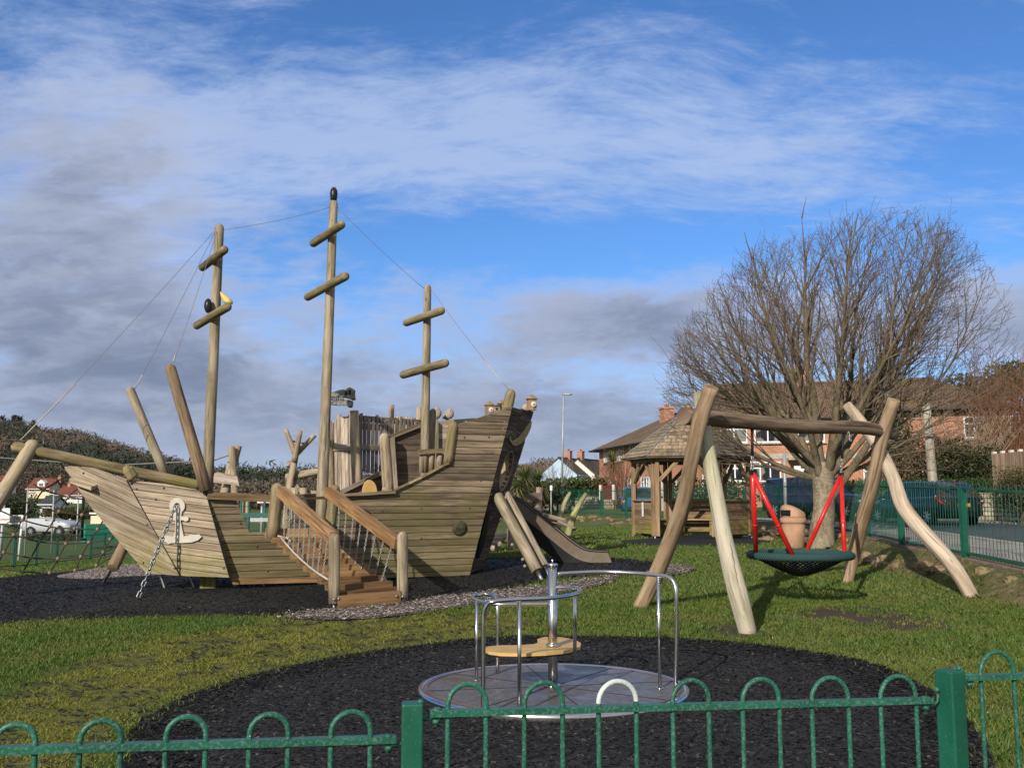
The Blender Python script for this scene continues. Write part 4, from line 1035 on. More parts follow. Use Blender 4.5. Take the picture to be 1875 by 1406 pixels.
# ---- standing ropes
for nm, a, b in (('r', P(392, 424, 16.2), P(38, 806, 14.95)), ('r', P(396, 420, 16.2), P(247, 712, 16.6)), ('r', P(398, 421, 16.2), P(318, 663, 15.0)),
                 ('r', P(408, 421, 16.26), P(603, 380, 17.1)), ('r', P(617, 379, 17.1), P(776, 528, 17.9)), ('r', P(788, 528, 17.9), P(932, 714, 17.4))):
    s = [a.lerp(b, k / 8) - Vector((0, 0, .04 * 4 * (k / 8) * (1 - k / 8))) for k in range(9)]
    rope(s, .0045, 'rigging_rope', M['cable'], ship)
for a, b in ((P(38, 806, 14.95), P(140, 700, 15.2)), (P(932, 714, 17.4), P(888, 660, 17.55)), (P(247, 712, 16.6), P(262, 684, 16.57)), (P(318, 663, 15.0), P(322, 646, 15.1))):
    s_ = a.lerp(b, .0) ; rope([a + Vector((0, -.012, 0)), b + Vector((0, -.012, -.02))], .009, 'rope_tail', M['rope_pale'], ship)
# stern posts and lanterns
stick('stern_post', P(924, 770, 17.15), P(937, 713, 17.1), .098, .088, M['mossy_log'])
def lantern(c, s):
    c = Vector(c); mb = MB()
    mb.box(c, (.17 * s, .13 * s, .22 * s), .3, 0, 2)
    X = Vector((math.cos(.3), math.sin(.3), 0)); Y = Vector((-math.sin(.3), math.cos(.3), 0))
    t = c + Vector((0, 0, .11 * s))
    mb.loft([[t + X*a*.12*s + Y*b*.1*s for a, b in ((-1,-1),(1,-1),(1,1),(-1,1))], [t + X*a*.02*s + Y*b*.02*s + Vector((0,0,.09*s)) for a, b in ((-1,-1),(1,-1),(1,1),(-1,1))]], True, 0, False)
    o = mb.build('lantern', M['gazebo_wood'], ship)
    mb = MB(); n = -Y; mb.lathe([(.06*s,-.005),(.06*s,.02),(.02*s,.025)], c + n * .066 * s + X * .02, 14, 0, True, n); mb.lathe([(.014*s,.024),(.014*s,.032)], c + n * .066 * s + X * .02, 8, 1, True, n); mb.build('lens', [M['cream_plastic'], M['dark_trim']], o)
lantern(P(973.5, 741, 18.4), .95); lantern(P(896, 751, 17.6), .8); lantern(P(919, 747, 18.2), .75)
stick('stern_knob', P(963, 752, 18.6), P(969, 737, 18.6), .11, .07, M['grey_wood'])
stick('stern_knob', P(905, 758, 18.0), P(908, 745, 18.0), .13, .1, M['grey_wood'])
for a in ((896, 745), (919, 744)): pass
mb = MB(); mb.tube([P(898, 744, 17.6), P(919, 742, 18.2)], .02, 8); mb.build('lantern_bar', M['grey_dark_wood'], ship)

# ---- raking struts and slide at the stern
for a, b, r in (((911, 908, 17.3), (984, 1046, 16.45), .098), ((926, 905, 17.6), (997, 1038, 16.75), .088)):
    A_, B_ = P(*a), P(*b); st = stick('stern_strut', A_, B_, r, r, M['mast_wood'], 14, False, .02)
    f_ = (B_ - A_).normalized(); e = B_ + f_ * ((B_.z - gz(B_.x, B_.y)) / max(.2, -f_.z) + .03)
    mb = MB(); mb.tube([B_, e], .035, 8); mb.build('strut_foot', M['galvanised'], st)
top_l = [(925, 903, 18.5), (950, 917, 18.55), (985, 944, 18.65), (1020, 972, 18.75), (1050, 996, 18.8), (1072, 1008, 18.8), (1095, 1011, 18.8), (1113, 1011.5, 18.8)]
bed = bez([P(*q) for q in top_l], 5); sdir = Vector((.12, 1, 0)).normalized() * .62
def strip(name, off, h0, h1, th, mat, par):
    mb = MB(); rings = []
    for i, p in enumerate(bed):
        t = (bed[min(i+1, len(bed)-1)] - bed[max(i-1, 0)]).normalized(); u = sdir.cross(t).normalized(); u = u if u.z > 0 else -u; sd2 = sdir.normalized()
        rings.append([p + off + u * h0, p + off + u * h1, p + off + sd2 * th + u * h1, p + off + sd2 * th + u * h0])
    mb.loft(rings, True, 0, False); return mb.build(name, mat, par)
sl_ = strip('slide', sdir * .06, -.13, -.11, .5, M['slide_steel'], ship)
s1_ = strip('slide_side', Vector((0, 0, 0)), -.20, 0, .035, M['slide_side'], sl_); strip('slide_side', sdir, -.20, 0, .035, M['slide_side'], sl_)
strip('slide_lip', Vector((0, 0, 0)) - sdir * .01, 0.002, .02, .05, M['dark_trim'], sl_); strip('slide_lip', sdir * .99, 0.002, .02, .05, M['dark_trim'], sl_)
und = strip('slide_underside', sdir * .03, -.44, -.15, .5, M['black_rubber'], sl_)
mb = MB(); e = bed[-1]; ez = gz(e.x, e.y)
mb.prism([e + Vector((-.12, -.004, -.2)), e + Vector((.0, -.004, -.0)), e + Vector((.08, -.004, ez - e.z)), e + Vector((-.1, -.004, ez - e.z))], Vector((.06, .6, 0)).normalized() * .62, None); mb.build('slide_foot', M['slide_side'], sl_)
# hand grips of the little climbing wall under the stern
for x, y in ((914, 953), (925, 985), (938, 997), (957, 1024), (961, 1036)):
    mb = MB(); mb.sphere(P(x, y, 17.9), .03, 8, 6); mb.build('hand_grip', M['grip'], ship)

# ---- climbing net
net = MB(); kn = MB()
def NP(x, y): 
    px, py = x * .2277, 740 + y * .2277
    return P(px, py, 15.45 + (px - 130) * .002)
def ncurve(pts, r): net.tube(bez([NP(*q) for q in pts], 4), r, 6)
weft = [[(270,640),(350,690),(550,745),(672,765)], [(75,710),(180,770),(290,825),(475,865),(660,890),(778,890)], [(-80,825),(0,855),(180,930),(400,985),(600,1000),(785,1005),(858,993)],
        [(-80,1012),(0,1030),(110,1050),(320,1105),(530,1120),(715,1110),(885,1085),(920,1058)], [(-80,1165),(30,1190),(250,1235),(465,1240),(650,1225),(830,1190),(952,1128)], [(-80,1300),(0,1320),(185,1345),(400,1355),(605,1335),(775,1295),(920,1215)]]
warp = [[(545,565),(440,635),(350,690),(290,770),(180,930),(110,1050),(30,1190),(-40,1290)], [(630,670),(550,745),(475,862),(400,985),(320,1105),(250,1233),(185,1345)], [(720,800),(660,890),(600,1000),(530,1120),(465,1240),(400,1355)],
        [(830,935),(785,1005),(715,1110),(650,1225),(605,1335)], [(912,1050),(885,1085),(830,1190),(775,1295)], [(75,620),(0,760),(-70,900)], [(330,700),(120,690),(75,710)]][:6]
for c in weft: ncurve(c, .0125)
for c in warp: ncurve(c, .0125)
for c in warp[:5]:
    for q in c[1:]:
        net_p = NP(*q); kn.sphere(net_p, .03, 8, 6)
no = net.build('climbing_net', M['net_rope'], ship); kn.build('net_joint', M['net_knot'], no)['kind'] = 'stuff'

# ---- gangway
gw = MB()
TL, TR = P(492, 983, 15.05), P(601, 984, 15.45); BL, BR = P(620, 1098, 13.25), P(737, 1092, 13.75)
BL = Vector((BL.x, BL.y, gz(BL.x, BL.y) + .16)); BR = Vector((BR.x, BR.y, gz(BR.x, BR.y) + .16))
for k in range(10):
    t = (k + .5) / 10; a = TL.lerp(BL, t); b = TR.lerp(BR, t)
    gw.beam(a, b, .17, .075)
gang = gw.build('gangway', M['tread_wood'], ship)
mb = MB(); mb.beam(TL + Vector((-.06, .02, .06)), TR + Vector((0, .02, .06)), .06, .15); mb.build('sill_board', M['oak_wood'], gang)
mb = MB(); mb.beam(BL + Vector((.02, -.13, -.06)), BR + Vector((-.02, -.13, -.06)), .05, .2); o = mb.build('kick_board', M['tread_wood'], gang)
for a, b in ((TL, BL), (TR, BR)):
    mb = MB(); d = (b - a).normalized(); ins = (TR - TL).normalized() * (.2 if a is TL else -.2); mb.beam(a + ins + d * .1 - Vector((0, 0, .09)), b + ins - d * .05 - Vector((0, 0, .09)), .05, .09); mb.build('stringer', M['tread_wood'], gang)
def gpost(px, pyt, D, r=.098, base=None, mat='mast_wood'):
    t = P(px, pyt, D); b = base if base is not None else Vector((t.x, t.y, gz(t.x, t.y)))
    mb = MB(); mb.tube([b.lerp(t, k / 4) for k in range(5)], r, 16, True, 'end', 0, .02); return mb.build('post', M[mat], gang)
gpost(509, 884, 15.0, .098, P(499, 984, 15.05), 'mossy_log'); gpost(614, 888, 15.4, .088, P(603, 975, 15.45), 'mossy_log')
pl_ = P(612, 1100, 13.2); pr_ = P(737, 1094, 13.7)
for pp, y in ((pl_, 976), (pr_, 973)):
    px_ = proj(pp)[0]; t = P(px_, y, pp.y); gg = gz(pp.x, pp.y)
    b = Vector((pp.x, pp.y, gg + .1)); po = gpost(px_, y, pp.y, .077, b)
    mb = MB(); mb.tube([Vector((pp.x, pp.y, gg - .03)), Vector((pp.x, pp.y, gg + .12))], .022, 8); mb.build('post_foot', M['galvanised'], gang)
HL0, HL1, HR0, HR1 = P(514, 899, 14.93), P(611, 984, 13.3), P(601, 900, 15.35), P(729, 995, 13.72)
for a, b in ((HL0, HL1), (HR0, HR1)):
    mb = MB(); mb.beam(a, b, .12, .155); mb.build('handrail', M['oak_wood'], gang)
LL0, LL1, LR0, LR1 = P(512, 981, 14.9), P(601, 1061, 13.35), P(600, 988, 15.2), P(704, 1080, 13.85)
for a, b in ((LL0, LL1), (LR0, LR1)):
    mb = MB(); s = [a.lerp(b, k / 6) - Vector((0, 0, .06 * 4 * k / 6 * (1 - k / 6))) for k in range(7)]
    mb.tube(s, .014, 6)
    if a is LL0: mb.tube([P(509, 981, 14.8), P(521, 984, 14.9), P(526, 984.5, 14.9), P(532, 991, 14.8)], .014, 6)
    mb.build('foot_rope', M['rope_pale'], gang)
for (h0, h1, l0, l1) in ((HL0, HL1, LL0, LL1), (HR0, HR1, LR0, LR1)):
    for k in range(9):
        t = (k + 1.0) / 10 if h0 is HL0 else (k + .7) / 9.4
        a = h0.lerp(h1, t) - Vector((0, 0, .06)); b = l0.lerp(l1, t) - Vector((0, 0, .06 * 4 * t * (1 - t)))
        mb = MB(); chain(mb, a, b, .042, .0052); mb.build('chain', M['galvanised'], gang)
mb = MB()
for pp in (P(620, 1096, 13.1), P(612, 1097, 13.1), P(726, 1091, 13.55), P(737, 1092, 13.55)): mb.sphere(pp, .02, 8, 5)
mb.build('bolt', M['galvanised'], gang)

# ================================================================== MERRY-GO-ROUND
def dish():
    nt, b = newmat('dish_steel'); pos = nt.n('ShaderNodeNewGeometry').outputs['Position']
    ch = nt.n('ShaderNodeTexChecker'); nt.put(ch.inputs[0], nt.map(pos, (1, 1, 1), rot=(0, 0, R(45)))); ch.inputs['Scale'].default_value = 55
    n = nt.noise(pos, 2.2, 5, .6, .4); n2 = nt.noise(pos, 14, 5, .65)
    c = nt.mix(nt.ss(n2, .35, .7), (.10, .094, .096), (.17, .16, .16)); c = nt.mix(nt.m('MULTIPLY', nt.ss(n, .50, .72), .6), c, (.075, .058, .045))
    nt.put(b.inputs['Base Color'], c); b.inputs['Metallic'].default_value = .15; b.inputs['Specular IOR Level'].default_value = .3
    nt.put(b.inputs['Roughness'], nt.lin(nt.ss(n, .38, .66), 0, 1, .5, .24))
    nt.put(b.inputs['Normal'], nt.bump(nt.m('MULTIPLY', ch.outputs[1], nt.ss(n, .62, .5)), .35, .002))
dish()
MC = P(1012.5, 1256, 8.1); MR = 1.085; mz = MC.z
mgr = thing('merry_go_round', 'steel dish merry-go-round with curved handrails and a yellow kidney-shaped seat', 'merry-go-round', (MC.x, MC.y, gz(MC.x, MC.y)))
mb = MB(); pr_ = [(MR-.04,-.10),(MR-.01,-.085),(MR,-.02),(MR-.004,0.004),(MR-.02,.010),(MR-.045,.006),(MR-.06,-.05),(MR-.04,-.10)]
mb.loft([[MC + Vector((r * math.cos(6.28318*k/96), r * math.sin(6.28318*k/96), h)) for k in range(96)] for r, h in pr_], False); mb.build('platform_rim', M['steel'], mgr)
mb = MB(); n_ = 96; b_ = len(mb.v)
for r, h in ((0,0.0),(.35,.0),(.7,.0),(MR-.03,.006)):
    pass
mb.lathe([(.02,0.0),(.3,0),(.6,0.0),(.9,.001),(MR-.035,.004)], MC + Vector((0,0,-.003)), 96, 0, False)
plat = mb.build('platform', M['dish_steel'], mgr)
mb = MB()
for k in range(8):
    a = k * math.pi / 4 + .2; d = Vector((math.cos(a), math.sin(a), 0)); mb.beam(MC + d * .06 + Vector((0,0,.0015)), MC + d * (MR-.06) + Vector((0,0,.0035)), .006, .002)
mb.build('plate_seam', M['dark_trim'], plat)['kind'] = 'stuff'
plain('orange_line', (.20, .095, .07), .5)
mb = MB()
for a0, a1 in ((1.95, 4.5), (5.2, 6.2), (.2, 1.1)):
    pts = [MC + Vector((math.cos(a0 + (a1-a0)*k/30) * (MR-.075), math.sin(a0 + (a1-a0)*k/30) * (MR-.075), .0055)) for k in range(31)]
    for a, b in zip(pts, pts[1:]): mb.beam(a, b, .010, .003)
mb.build('painted_ring', M['orange_line'], plat)['kind'] = 'stuff'
mb = MB(); top = P(1012.5, 1036, 8.1); mb.tube([Vector((MC.x, MC.y, mz - .02)), Vector((MC.x, MC.y, top.z))], .0385, 24); mb.lathe([(.043,0),(.046,.004),(.046,.016),(.04,.02)], Vector((MC.x, MC.y, top.z)), 24); mb.lathe([(.008,.0),(.008,.035),(.003,.038)], Vector((MC.x, MC.y, top.z + .018)), 10)
mb.build('centre_post', M['steel'], mgr)
mb = MB(); mb.lathe([(.07,0.003),(.07,.012),(.05,.014)], MC, 24); mb.build('post_flange', M['steel'], mgr)
def MP(px, py, D): return P(px, py, D)
def rail_tube(pts, name='handrail', r=.0165, n=10): 
    mb = MB(); mb.tube(bez(pts, 7), r, 14); return mb.build(name, M['steel'], mgr)
def onD(px, D, z): return Vector(((px - CX) / F * D * (1.0), D, z))
def at(px, D, z):
    """point at distance D and height z on bearing of px"""
    lo = P(px, 0, D); hi = P(px, 1400, D); t = (z - lo.z) / (hi.z - lo.z); return lo.lerp(hi, t)
zt = P(1150, 1051, 8.1).z
# tall rail on the right
tall = [Vector((MC.x + .02, MC.y + .02, zt)), at(1100, 8.22, zt + .01), at(1160, 8.15, zt + .005), at(1200, 8.02, zt), at(1224, 7.93, zt - .012), at(1235, 7.89, zt - .06), at(1238, 7.87, zt - .14), at(1239, 7.87, zt - .4), at(1237, 7.87, mz)]
rail_tube(tall)
def leg(px, D, z1, name='rail_leg'):
    a = at(px, D, z1); b = Vector((a.x, a.y, mz)); mb = MB(); mb.tube([b, a], .014, 12); mb.lathe([(.034,0.002),(.034,.008)], b, 14); return mb.build(name, M['steel'], mgr)
leg(1205, 8.0, zt)
z2 = .845
near = [at(885, 7.05, mz), at(885, 7.05, .4), at(885, 7.05, .66), at(886.5, 7.05, .75), at(893, 7.04, .815), at(908, 7.03, .84), at(950, 7.1, z2), at(1000, 7.18, z2), at(1040, 7.36, z2), at(1059, 7.58, z2), at(1063.5, 7.76, z2), at(1055, 7.95, z2), at(1036, 8.05, z2), at(1015, 8.1, z2)]
rail_tube(near)
def leg_to(px, D, D1, z1, z0):
    a = at(px, D, z1); b = at(px, D1, z0); mb = MB(); mb.tube([b, a], .014, 12); return mb.build('rail_leg', M['steel'], mgr)
leg(951, 7.1, .845); leg_to(1052.5, 7.5, 7.66, .843, .345)
bk = [Vector((MC.x - .02, MC.y - .01, .71)), at(960, 8.08, .71), at(905, 8.08, .71), at(881, 8.28, .71), at(865, 8.6, .71), at(870, 8.84, .71), at(888, 8.94, .71), at(902, 8.86, .705), at(909, 8.74, .67), at(911, 8.68, .58), at(911, 8.68, mz)]
rail_tube(bk); leg(873, 8.36, .71)
seat_px = [(888,1186),(892,1183),(912,1181),(950,1180.5),(978,1178.5),(988,1174.5),(987,1171),(984,1169.5),(995,1166),(1010,1165),(1028,1166),(1052,1170),(1064,1177),(1062,1183.5),(1040,1190),(1000,1194),(955,1196),(915,1195),(895,1192),(889,1189)]
zs = .372; sp3 = []
for x, y in seat_px:
    d = ray(x, y); t = (zs - CAMZ) / d.z; sp3.append(Vector((0, 0, CAMZ)) + d * t)
mb = MB(); mb.prism(sp3, Vector((0, 0, -.024)), Vector((1, .2, 0)))
so = mb.build('seat', M['disc_seat'], mgr)
mb = MB(); mb.prism([q + Vector((0, 0, -.0255)) for q in [p.lerp(sum(sp3, Vector()) / len(sp3), .02) for p in sp3]], Vector((0, 0, -.014)), None); mb.build('seat_underside', M['dark_trim'], so)
mb = MB(); mb.lathe([(.055,.001),(.055,.02),(.043,.03)], Vector((MC.x, MC.y, zs)), 18); mb.build('seat_collar', M['steel'], mgr)

# ================================================================== NEST SWING
swc = Vector((3.97, 13.5, 0))
sw = thing('nest_swing', 'rustic log-framed swing with a round net basket on red poles', 'swing', (swc.x, swc.y, gz(swc.x, swc.y)))
def log(name, pts, rr, mat, par, n=16, jit=.05, dome=False, lab=None):
    c = bez(pts, 5); k = len(c); r = [np.interp(i / (k - 1), np.linspace(0, 1, len(rr)), rr) for i in range(k)]
    mb = MB(); mb.tube(c, [float(q) for q in r], n, True, dome, 0, jit); o = mb.build(name, mat, par)
    if lab: o['label'] = lab
    return o
def foot(px, py):
    g = G(px, py); g.z -= .06; return g
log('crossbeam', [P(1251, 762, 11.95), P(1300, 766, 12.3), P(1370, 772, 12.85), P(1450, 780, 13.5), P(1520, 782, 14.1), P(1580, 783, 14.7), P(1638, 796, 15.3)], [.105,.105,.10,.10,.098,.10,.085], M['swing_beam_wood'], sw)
f1 = foot(1168, 1112); log('leg', [f1, P(1200, 1055, f1.y - .2), P(1248, 935, 12.35), P(1264, 850, 11.95), P(1282, 770, 11.78), P(1303, 708, 11.6)], [.095,.105,.10,.09,.098,.088], M['swing_wood'], sw)
f2 = foot(1371, 1158); log('leg', [f2, P(1350, 1080, 11.15), P(1325, 980, 11.5), P(1304, 870, 11.95), P(1289, 780, 12.3), P(1279, 722, 12.5)], [.10,.112,.098,.092,.088,.075], M['swing_mossy_wood'], sw, lab='pale leg tinged green with algae')
f3 = foot(1550, 1066); log('leg', [f3, P(1562, 1020, f3.y - .1), P(1575, 965, f3.y - .3), P(1597, 890, 15.4), P(1615, 800, 15.05), P(1637, 732, 14.8)], [.085,.105,.112,.105,.10,.095], M['swing_wood'], sw)
f4 = foot(1782, 1090); log('leg', [f4, P(1745, 1035, f4.y + .1), P(1700, 985, 14.55), P(1655, 930, 14.8), P(1636, 875, 15.05), P(1610, 822, 15.4), P(1575, 772, 15.75), P(1550, 741, 15.9)], [.10,.11,.115,.112,.10,.10,.095,.08], M['swing_pale_wood'], sw, lab='bleached crooked leg, bowed outwards')
bc = P(1465, 1016, 13.5); br = .665
mb = MB(); k_ = 72; pts = [bc + Vector((br * math.cos(2*math.pi*k/k_), br * math.sin(2*math.pi*k/k_), 0)) for k in range(k_ + 1)]
def ropemat():
    nt, b = newmat('rope_teal'); uv = nt.n('ShaderNodeUVMap').outputs[0]
    w = nt.n('ShaderNodeTexWave'); w.wave_type = 'BANDS'; w.bands_direction = 'X'; nt.put(w.inputs['Vector'], nt.map(uv, (1, 1.6, 1), rot=(0, 0, R(35)))); w.inputs['Scale'].default_value = 11; w.inputs['Distortion'].default_value = 1.5
    nt.put(b.inputs['Base Color'], nt.mix(w.outputs[1], (.008, .028, .028), (.045, .115, .11))); b.inputs['Roughness'].default_value = .85
    nt.put(b.inputs['Normal'], nt.bump(w.outputs[1], .8, .01))
ropemat()
mb.tube(pts, .052, 14, False); bas = mb.build('basket_rim', M['rope_teal'], sw)
mb = MB(); nn = 44
def cone(a, t): return bc + Vector((br * (1 - t) * math.cos(a), br * (1 - t) * math.sin(a), -.285 * (1 - (1 - t) ** 1.35)))
for k in range(nn):
    for s in (1, -1):
        mb.tube([cone(2*math.pi*k/nn + s * t * 1.0, t) for t in np.linspace(0.0, .86, 7)], .009, 4, False)
mb.build('basket_net', M['black_rubber'], bas)
mb = MB(); mb.loft([[cone(2*math.pi*k/32, t) + Vector((0, 0, -.006)) for k in range(32)] for t in (.84, .9, .97, .999)], False); mb.build('basket_base', M['black_rubber'], bas)
mb = MB(); mb.box(P(1516, 1003, 13.95), (.06, .03, .03), .4); mb.build('shackle', M['dark_trim'], bas)
apL, apR = P(1378, 866, 12.82), P(1540, 870, 14.2)
def rimpt(deg): return bc + Vector((br * math.cos(R(deg)), br * math.sin(R(deg)), .0))
for ap, dg in ((apL, 195), (apL, 247), (apR, 12), (apR, 67)):
    e = rimpt(dg); mb = MB(); m_ = ap.lerp(e, .62)
    mb.tube([ap, e], .031, 14, True); mb.lathe([(.0335,-.012),(.0335,.012)], m_, 14, 0, True, e - ap); mb.build('red_pole', M['red_paint'], sw)
for ap, bp in ((apL, P(1377, 783, 12.88)), (apR, P(1545, 790, 14.28))):
    mid = bp.lerp(ap, .62); mb = MB(); mb.tube([bp, mid], .019, 8); mb.build('rubber_sleeve', M['black_rubber'], sw)
    mb = MB(); chain(mb, mid, ap + Vector((0, 0, .02)), .062, .0075); mb.build('chain', M['galvanised'], sw)
    mb = MB(); mb.box(ap + Vector((0, 0, .01)), (.07, .05, .06), .7); mb.build('shackle', M['dark_trim'], sw)
mb = MB(); q0 = P(1552, 788, 14.3); chain(mb, q0, q0 + Vector((.04, 0, -.16)), .062, .0075); mb.build('chain', M['galvanised'], sw)

# ================================================================== NEAR FENCE
NF = Vector((.955, .3, 0)).normalized()
def FP(s): return Vector((-.8, 2.39, 0)) + NF * s
def s_at(px):
    k = (px - CX) / F; k = k / (cp - (CY - 1300) / F * sp)          # bearing at the height of the rail
    return (k * 2.39 + .8) / (NF.x - k * NF.y)
nf = thing('bow_top_fence', 'chipped green bow-top railing across the foreground, one hoop worn white', 'fence', FP(.6))
def npost(px, ytop, w, yaw):
    p = FP(s_at(px)); t = P(px, ytop, p.y); mb = MB()
    z1 = t.z; g = gz(p.x, p.y) - .05; mb.box(Vector((p.x, p.y, (z1 + g) / 2)), (w, w, z1 - g), yaw); o = mb.build('post', M['green_paint'], nf)
    bv = o.modifiers.new('edge', 'BEVEL'); bv.width = .005; bv.segments = 2
    return o, p, z1
po1, p1_, z1_ = npost(755, 1285, .054, .12); po2, p2_, z2_ = npost(1742, 1226, .062, .52)
def panel(bows, ra, rb, white=()):
    """bows: (left leg px, right leg px, top py); ra, rb: the rail's ends (px, py)"""
    a_ = FP(s_at(ra[0])); b_ = FP(s_at(rb[0])); A = P(ra[0], ra[1], a_.y); B = P(rb[0], rb[1], b_.y)
    mb = MB(); mb.beam(A, B, .032, .016); rl = mb.build('rail', M['green_worn'], nf)
    mb = MB(); mb.beam(A - Vector((0, 0, .78)), B - Vector((0, 0, .78)), .032, .016); mb.build('rail', M['green_worn'], nf)
    for i, (x0, x1, yt) in enumerate(bows):
        q0, q1 = FP(s_at(x0)), FP(s_at(x1)); c = (q0 + q1) / 2; h = (q1 - q0).length / 2
        zt_ = P((x0 + x1) / 2, yt, c.y).z - .008
        d = (q1 - q0).normalized(); zr = zt_ - h
        pts = [Vector((q0.x, q0.y, gz(q0.x, q0.y) + .06)), Vector((q0.x, q0.y, zr - .25)), Vector((q0.x, q0.y, zr))] + [Vector((c.x, c.y, zr)) - d * h * math.cos(math.pi * k / 14) + Vector((0, 0, h * math.sin(math.pi * k / 14))) for k in range(1, 14)] + [Vector((q1.x, q1.y, zr)), Vector((q1.x, q1.y, zr - .25)), Vector((q1.x, q1.y, gz(q1.x, q1.y) + .06))]
        rz = A.lerp(B, (x0 - ra[0]) / (rb[0] - ra[0])).z
        mb = MB(); mb.tube(pts, .0068, 12)
        if i in white:
            for k, f in enumerate(mb.f):
                if all(mb.v[q].z > rz + .012 for q in f): mb.mi[k] = 1
        o = mb.build('hoop', [M['green_worn'], M['white_worn']], nf)
        if i in white: o['label'] = 'hoop worn to white primer'
    return A, B
LB = [(-110,-40,1326), (-10,70,1319), (147,226,1312), (304,381,1305), (456,531,1301), (605,681,1296.5)]
LB = [(x0 + 2, x1 - 2, y) for x0, x1, y in LB]
MBW = [(820,890,1246), (960,1030,1243), (1096,1165,1241), (1232,1298,1239.5), (1360,1427,1237.5), (1487,1554,1235), (1613,1678,1232)]
RB = [(1799,1860,1188), (1921,1982,1184)]
A1, B1 = panel(LB, (-130, 1376), (724, 1352)); A2, B2 = panel(MBW, (786, 1305), (1704, 1281), white=(2,)); A3, B3 = panel(RB, (1766, 1240), (2000, 1233))
for e, px, sg in ((B1, 724, 1), (A2, 786, -1), (B2, 1704, 1), (A3, 1766, -1)):
    mb = MB(); d = NF * sg
    mb.tube([e - d * .03 - Vector((0, 0, .012)), e + d * .012 - Vector((0, 0, .014)), e + d * .026 - Vector((0, 0, .004)), e + d * .028 + Vector((0, 0, .03))], .0048, 8)
    mb.lathe([(.010,-.022),(.010,-.012),(.007,-.011),(.007,-.03)], e - d * .018 - Vector((0, 0, .004)), 8)
    mb.sphere(e + d * .022 + Vector((0, -.006, .03)), .0085, 8, 6); mb.build('bracket', M['green_worn'], nf)
    mb = MB(); mb.sphere(e - d * .02 + Vector((0, 0, .006)), (.014, .014, .008), 10, 6); mb.build('clamp', M['green_worn'], nf)

# ================================================================== FAR FENCES
def bowfence(name, label, posts, hgt, mat, spacing=.105, rad=.0075, pw=.08, rails=(.10, .86), bow=True, ends=None, nseg=6, gap=.07):
    root = thing(name, label, 'fence', posts[0])
    for i, p in enumerate(posts):
        mb = MB(); mb.box(p + Vector((0, 0, hgt * .44)), (pw, pw, hgt * .95), .2); mb.build('post', mat, root)
    for a, b in zip(posts, posts[1:]):
        mb = MB(); L = (b - a).length; d = (b - a) / L; n = max(2, int(L / spacing) // 2 * 2); 
        for z in rails: mb.beam(a + Vector((0, 0, hgt * z)), b + Vector((0, 0, hgt * z)), .03, .03)
        for k in range(0, n, 2):
            q0 = a + d * (L * (k + .5) / n); q1 = a + d * (L * (k + 1.5) / n); h = (q1 - q0).length / 2
            if bow:
                zr = hgt - h; c = (q0 + q1) / 2; dd = (q1 - q0).normalized()
                pts = [q0 + Vector((0, 0, gap)), q0 + Vector((0, 0, zr))] + [c - dd * h * math.cos(math.pi * j / nseg) + Vector((0, 0, zr + h * math.sin(math.pi * j / nseg) - 0)) for j in range(1, nseg)] + [q1 + Vector((0, 0, zr)), q1 + Vector((0, 0, gap))]
                for j in range(2, 2 + nseg - 1): pts[j].z = (c.z + zr + h * math.sin(math.pi * (j - 1) / nseg))
                mb.tube(pts, rad, 5, False)
            else:
                for q in (q0, q1): mb.tube([q + Vector((0, 0, gap)), q + Vector((0, 0, hgt))], rad, 5, False)
        mb.build('panel', mat, root)
    return root
def onz(px, py, D): return P(px, py, D)
def fpt(px, D):
    p = P(px, 960, D); return Vector((p.x, p.y, gz(p.x, p.y)))
fps = []
pp_ = [Vector((a, b, 0)) for a, b in FENCE]
cum = [0]
for a, b in zip(pp_, pp_[1:]): cum.append(cum[-1] + (b - a).length)
def along(s):
    for i in range(len(pp_) - 1):
        if s <= cum[i+1]: return pp_[i].lerp(pp_[i+1], (s - cum[i]) / (cum[i+1] - cum[i]))
    return pp_[-1]
s_ = 1.4
for s_ in [2.53 + 2.75 * k for k in range(23)]:
    p = along(s_); fps.append(Vector((p.x, p.y, gz(p.x, p.y) + .0)))
bowfence('roadside_fence', 'long dark green bow-top fence along the road behind the swing', fps, 1.25, M['green_paint'], .105, .0058, .085, (.08, .91))
lps = [G(-60, 1047), G(28, 1039), G(68, 1033.5), G(105, 1020), G(167, 1017), G(190, 1011), G(232, 1005), G(300, 1000)]
def lp(px, D): 
    p = P(px, 1000, D); return Vector((p.x, p.y, gz(p.x, p.y)))
lps = [lp(-70, 29), lp(28, 32), lp(68, 33.5), lp(105, 36.5), lp(167, 40), lp(192, 43), lp(236, 47), lp(300, 55), lp(420, 66), lp(560, 75)]
bowfence('field_fence', 'green bow-top fence across the field beyond the climbing net', lps, 1.10, M['green_far'], .115, .0045, .08, (.08, .91))

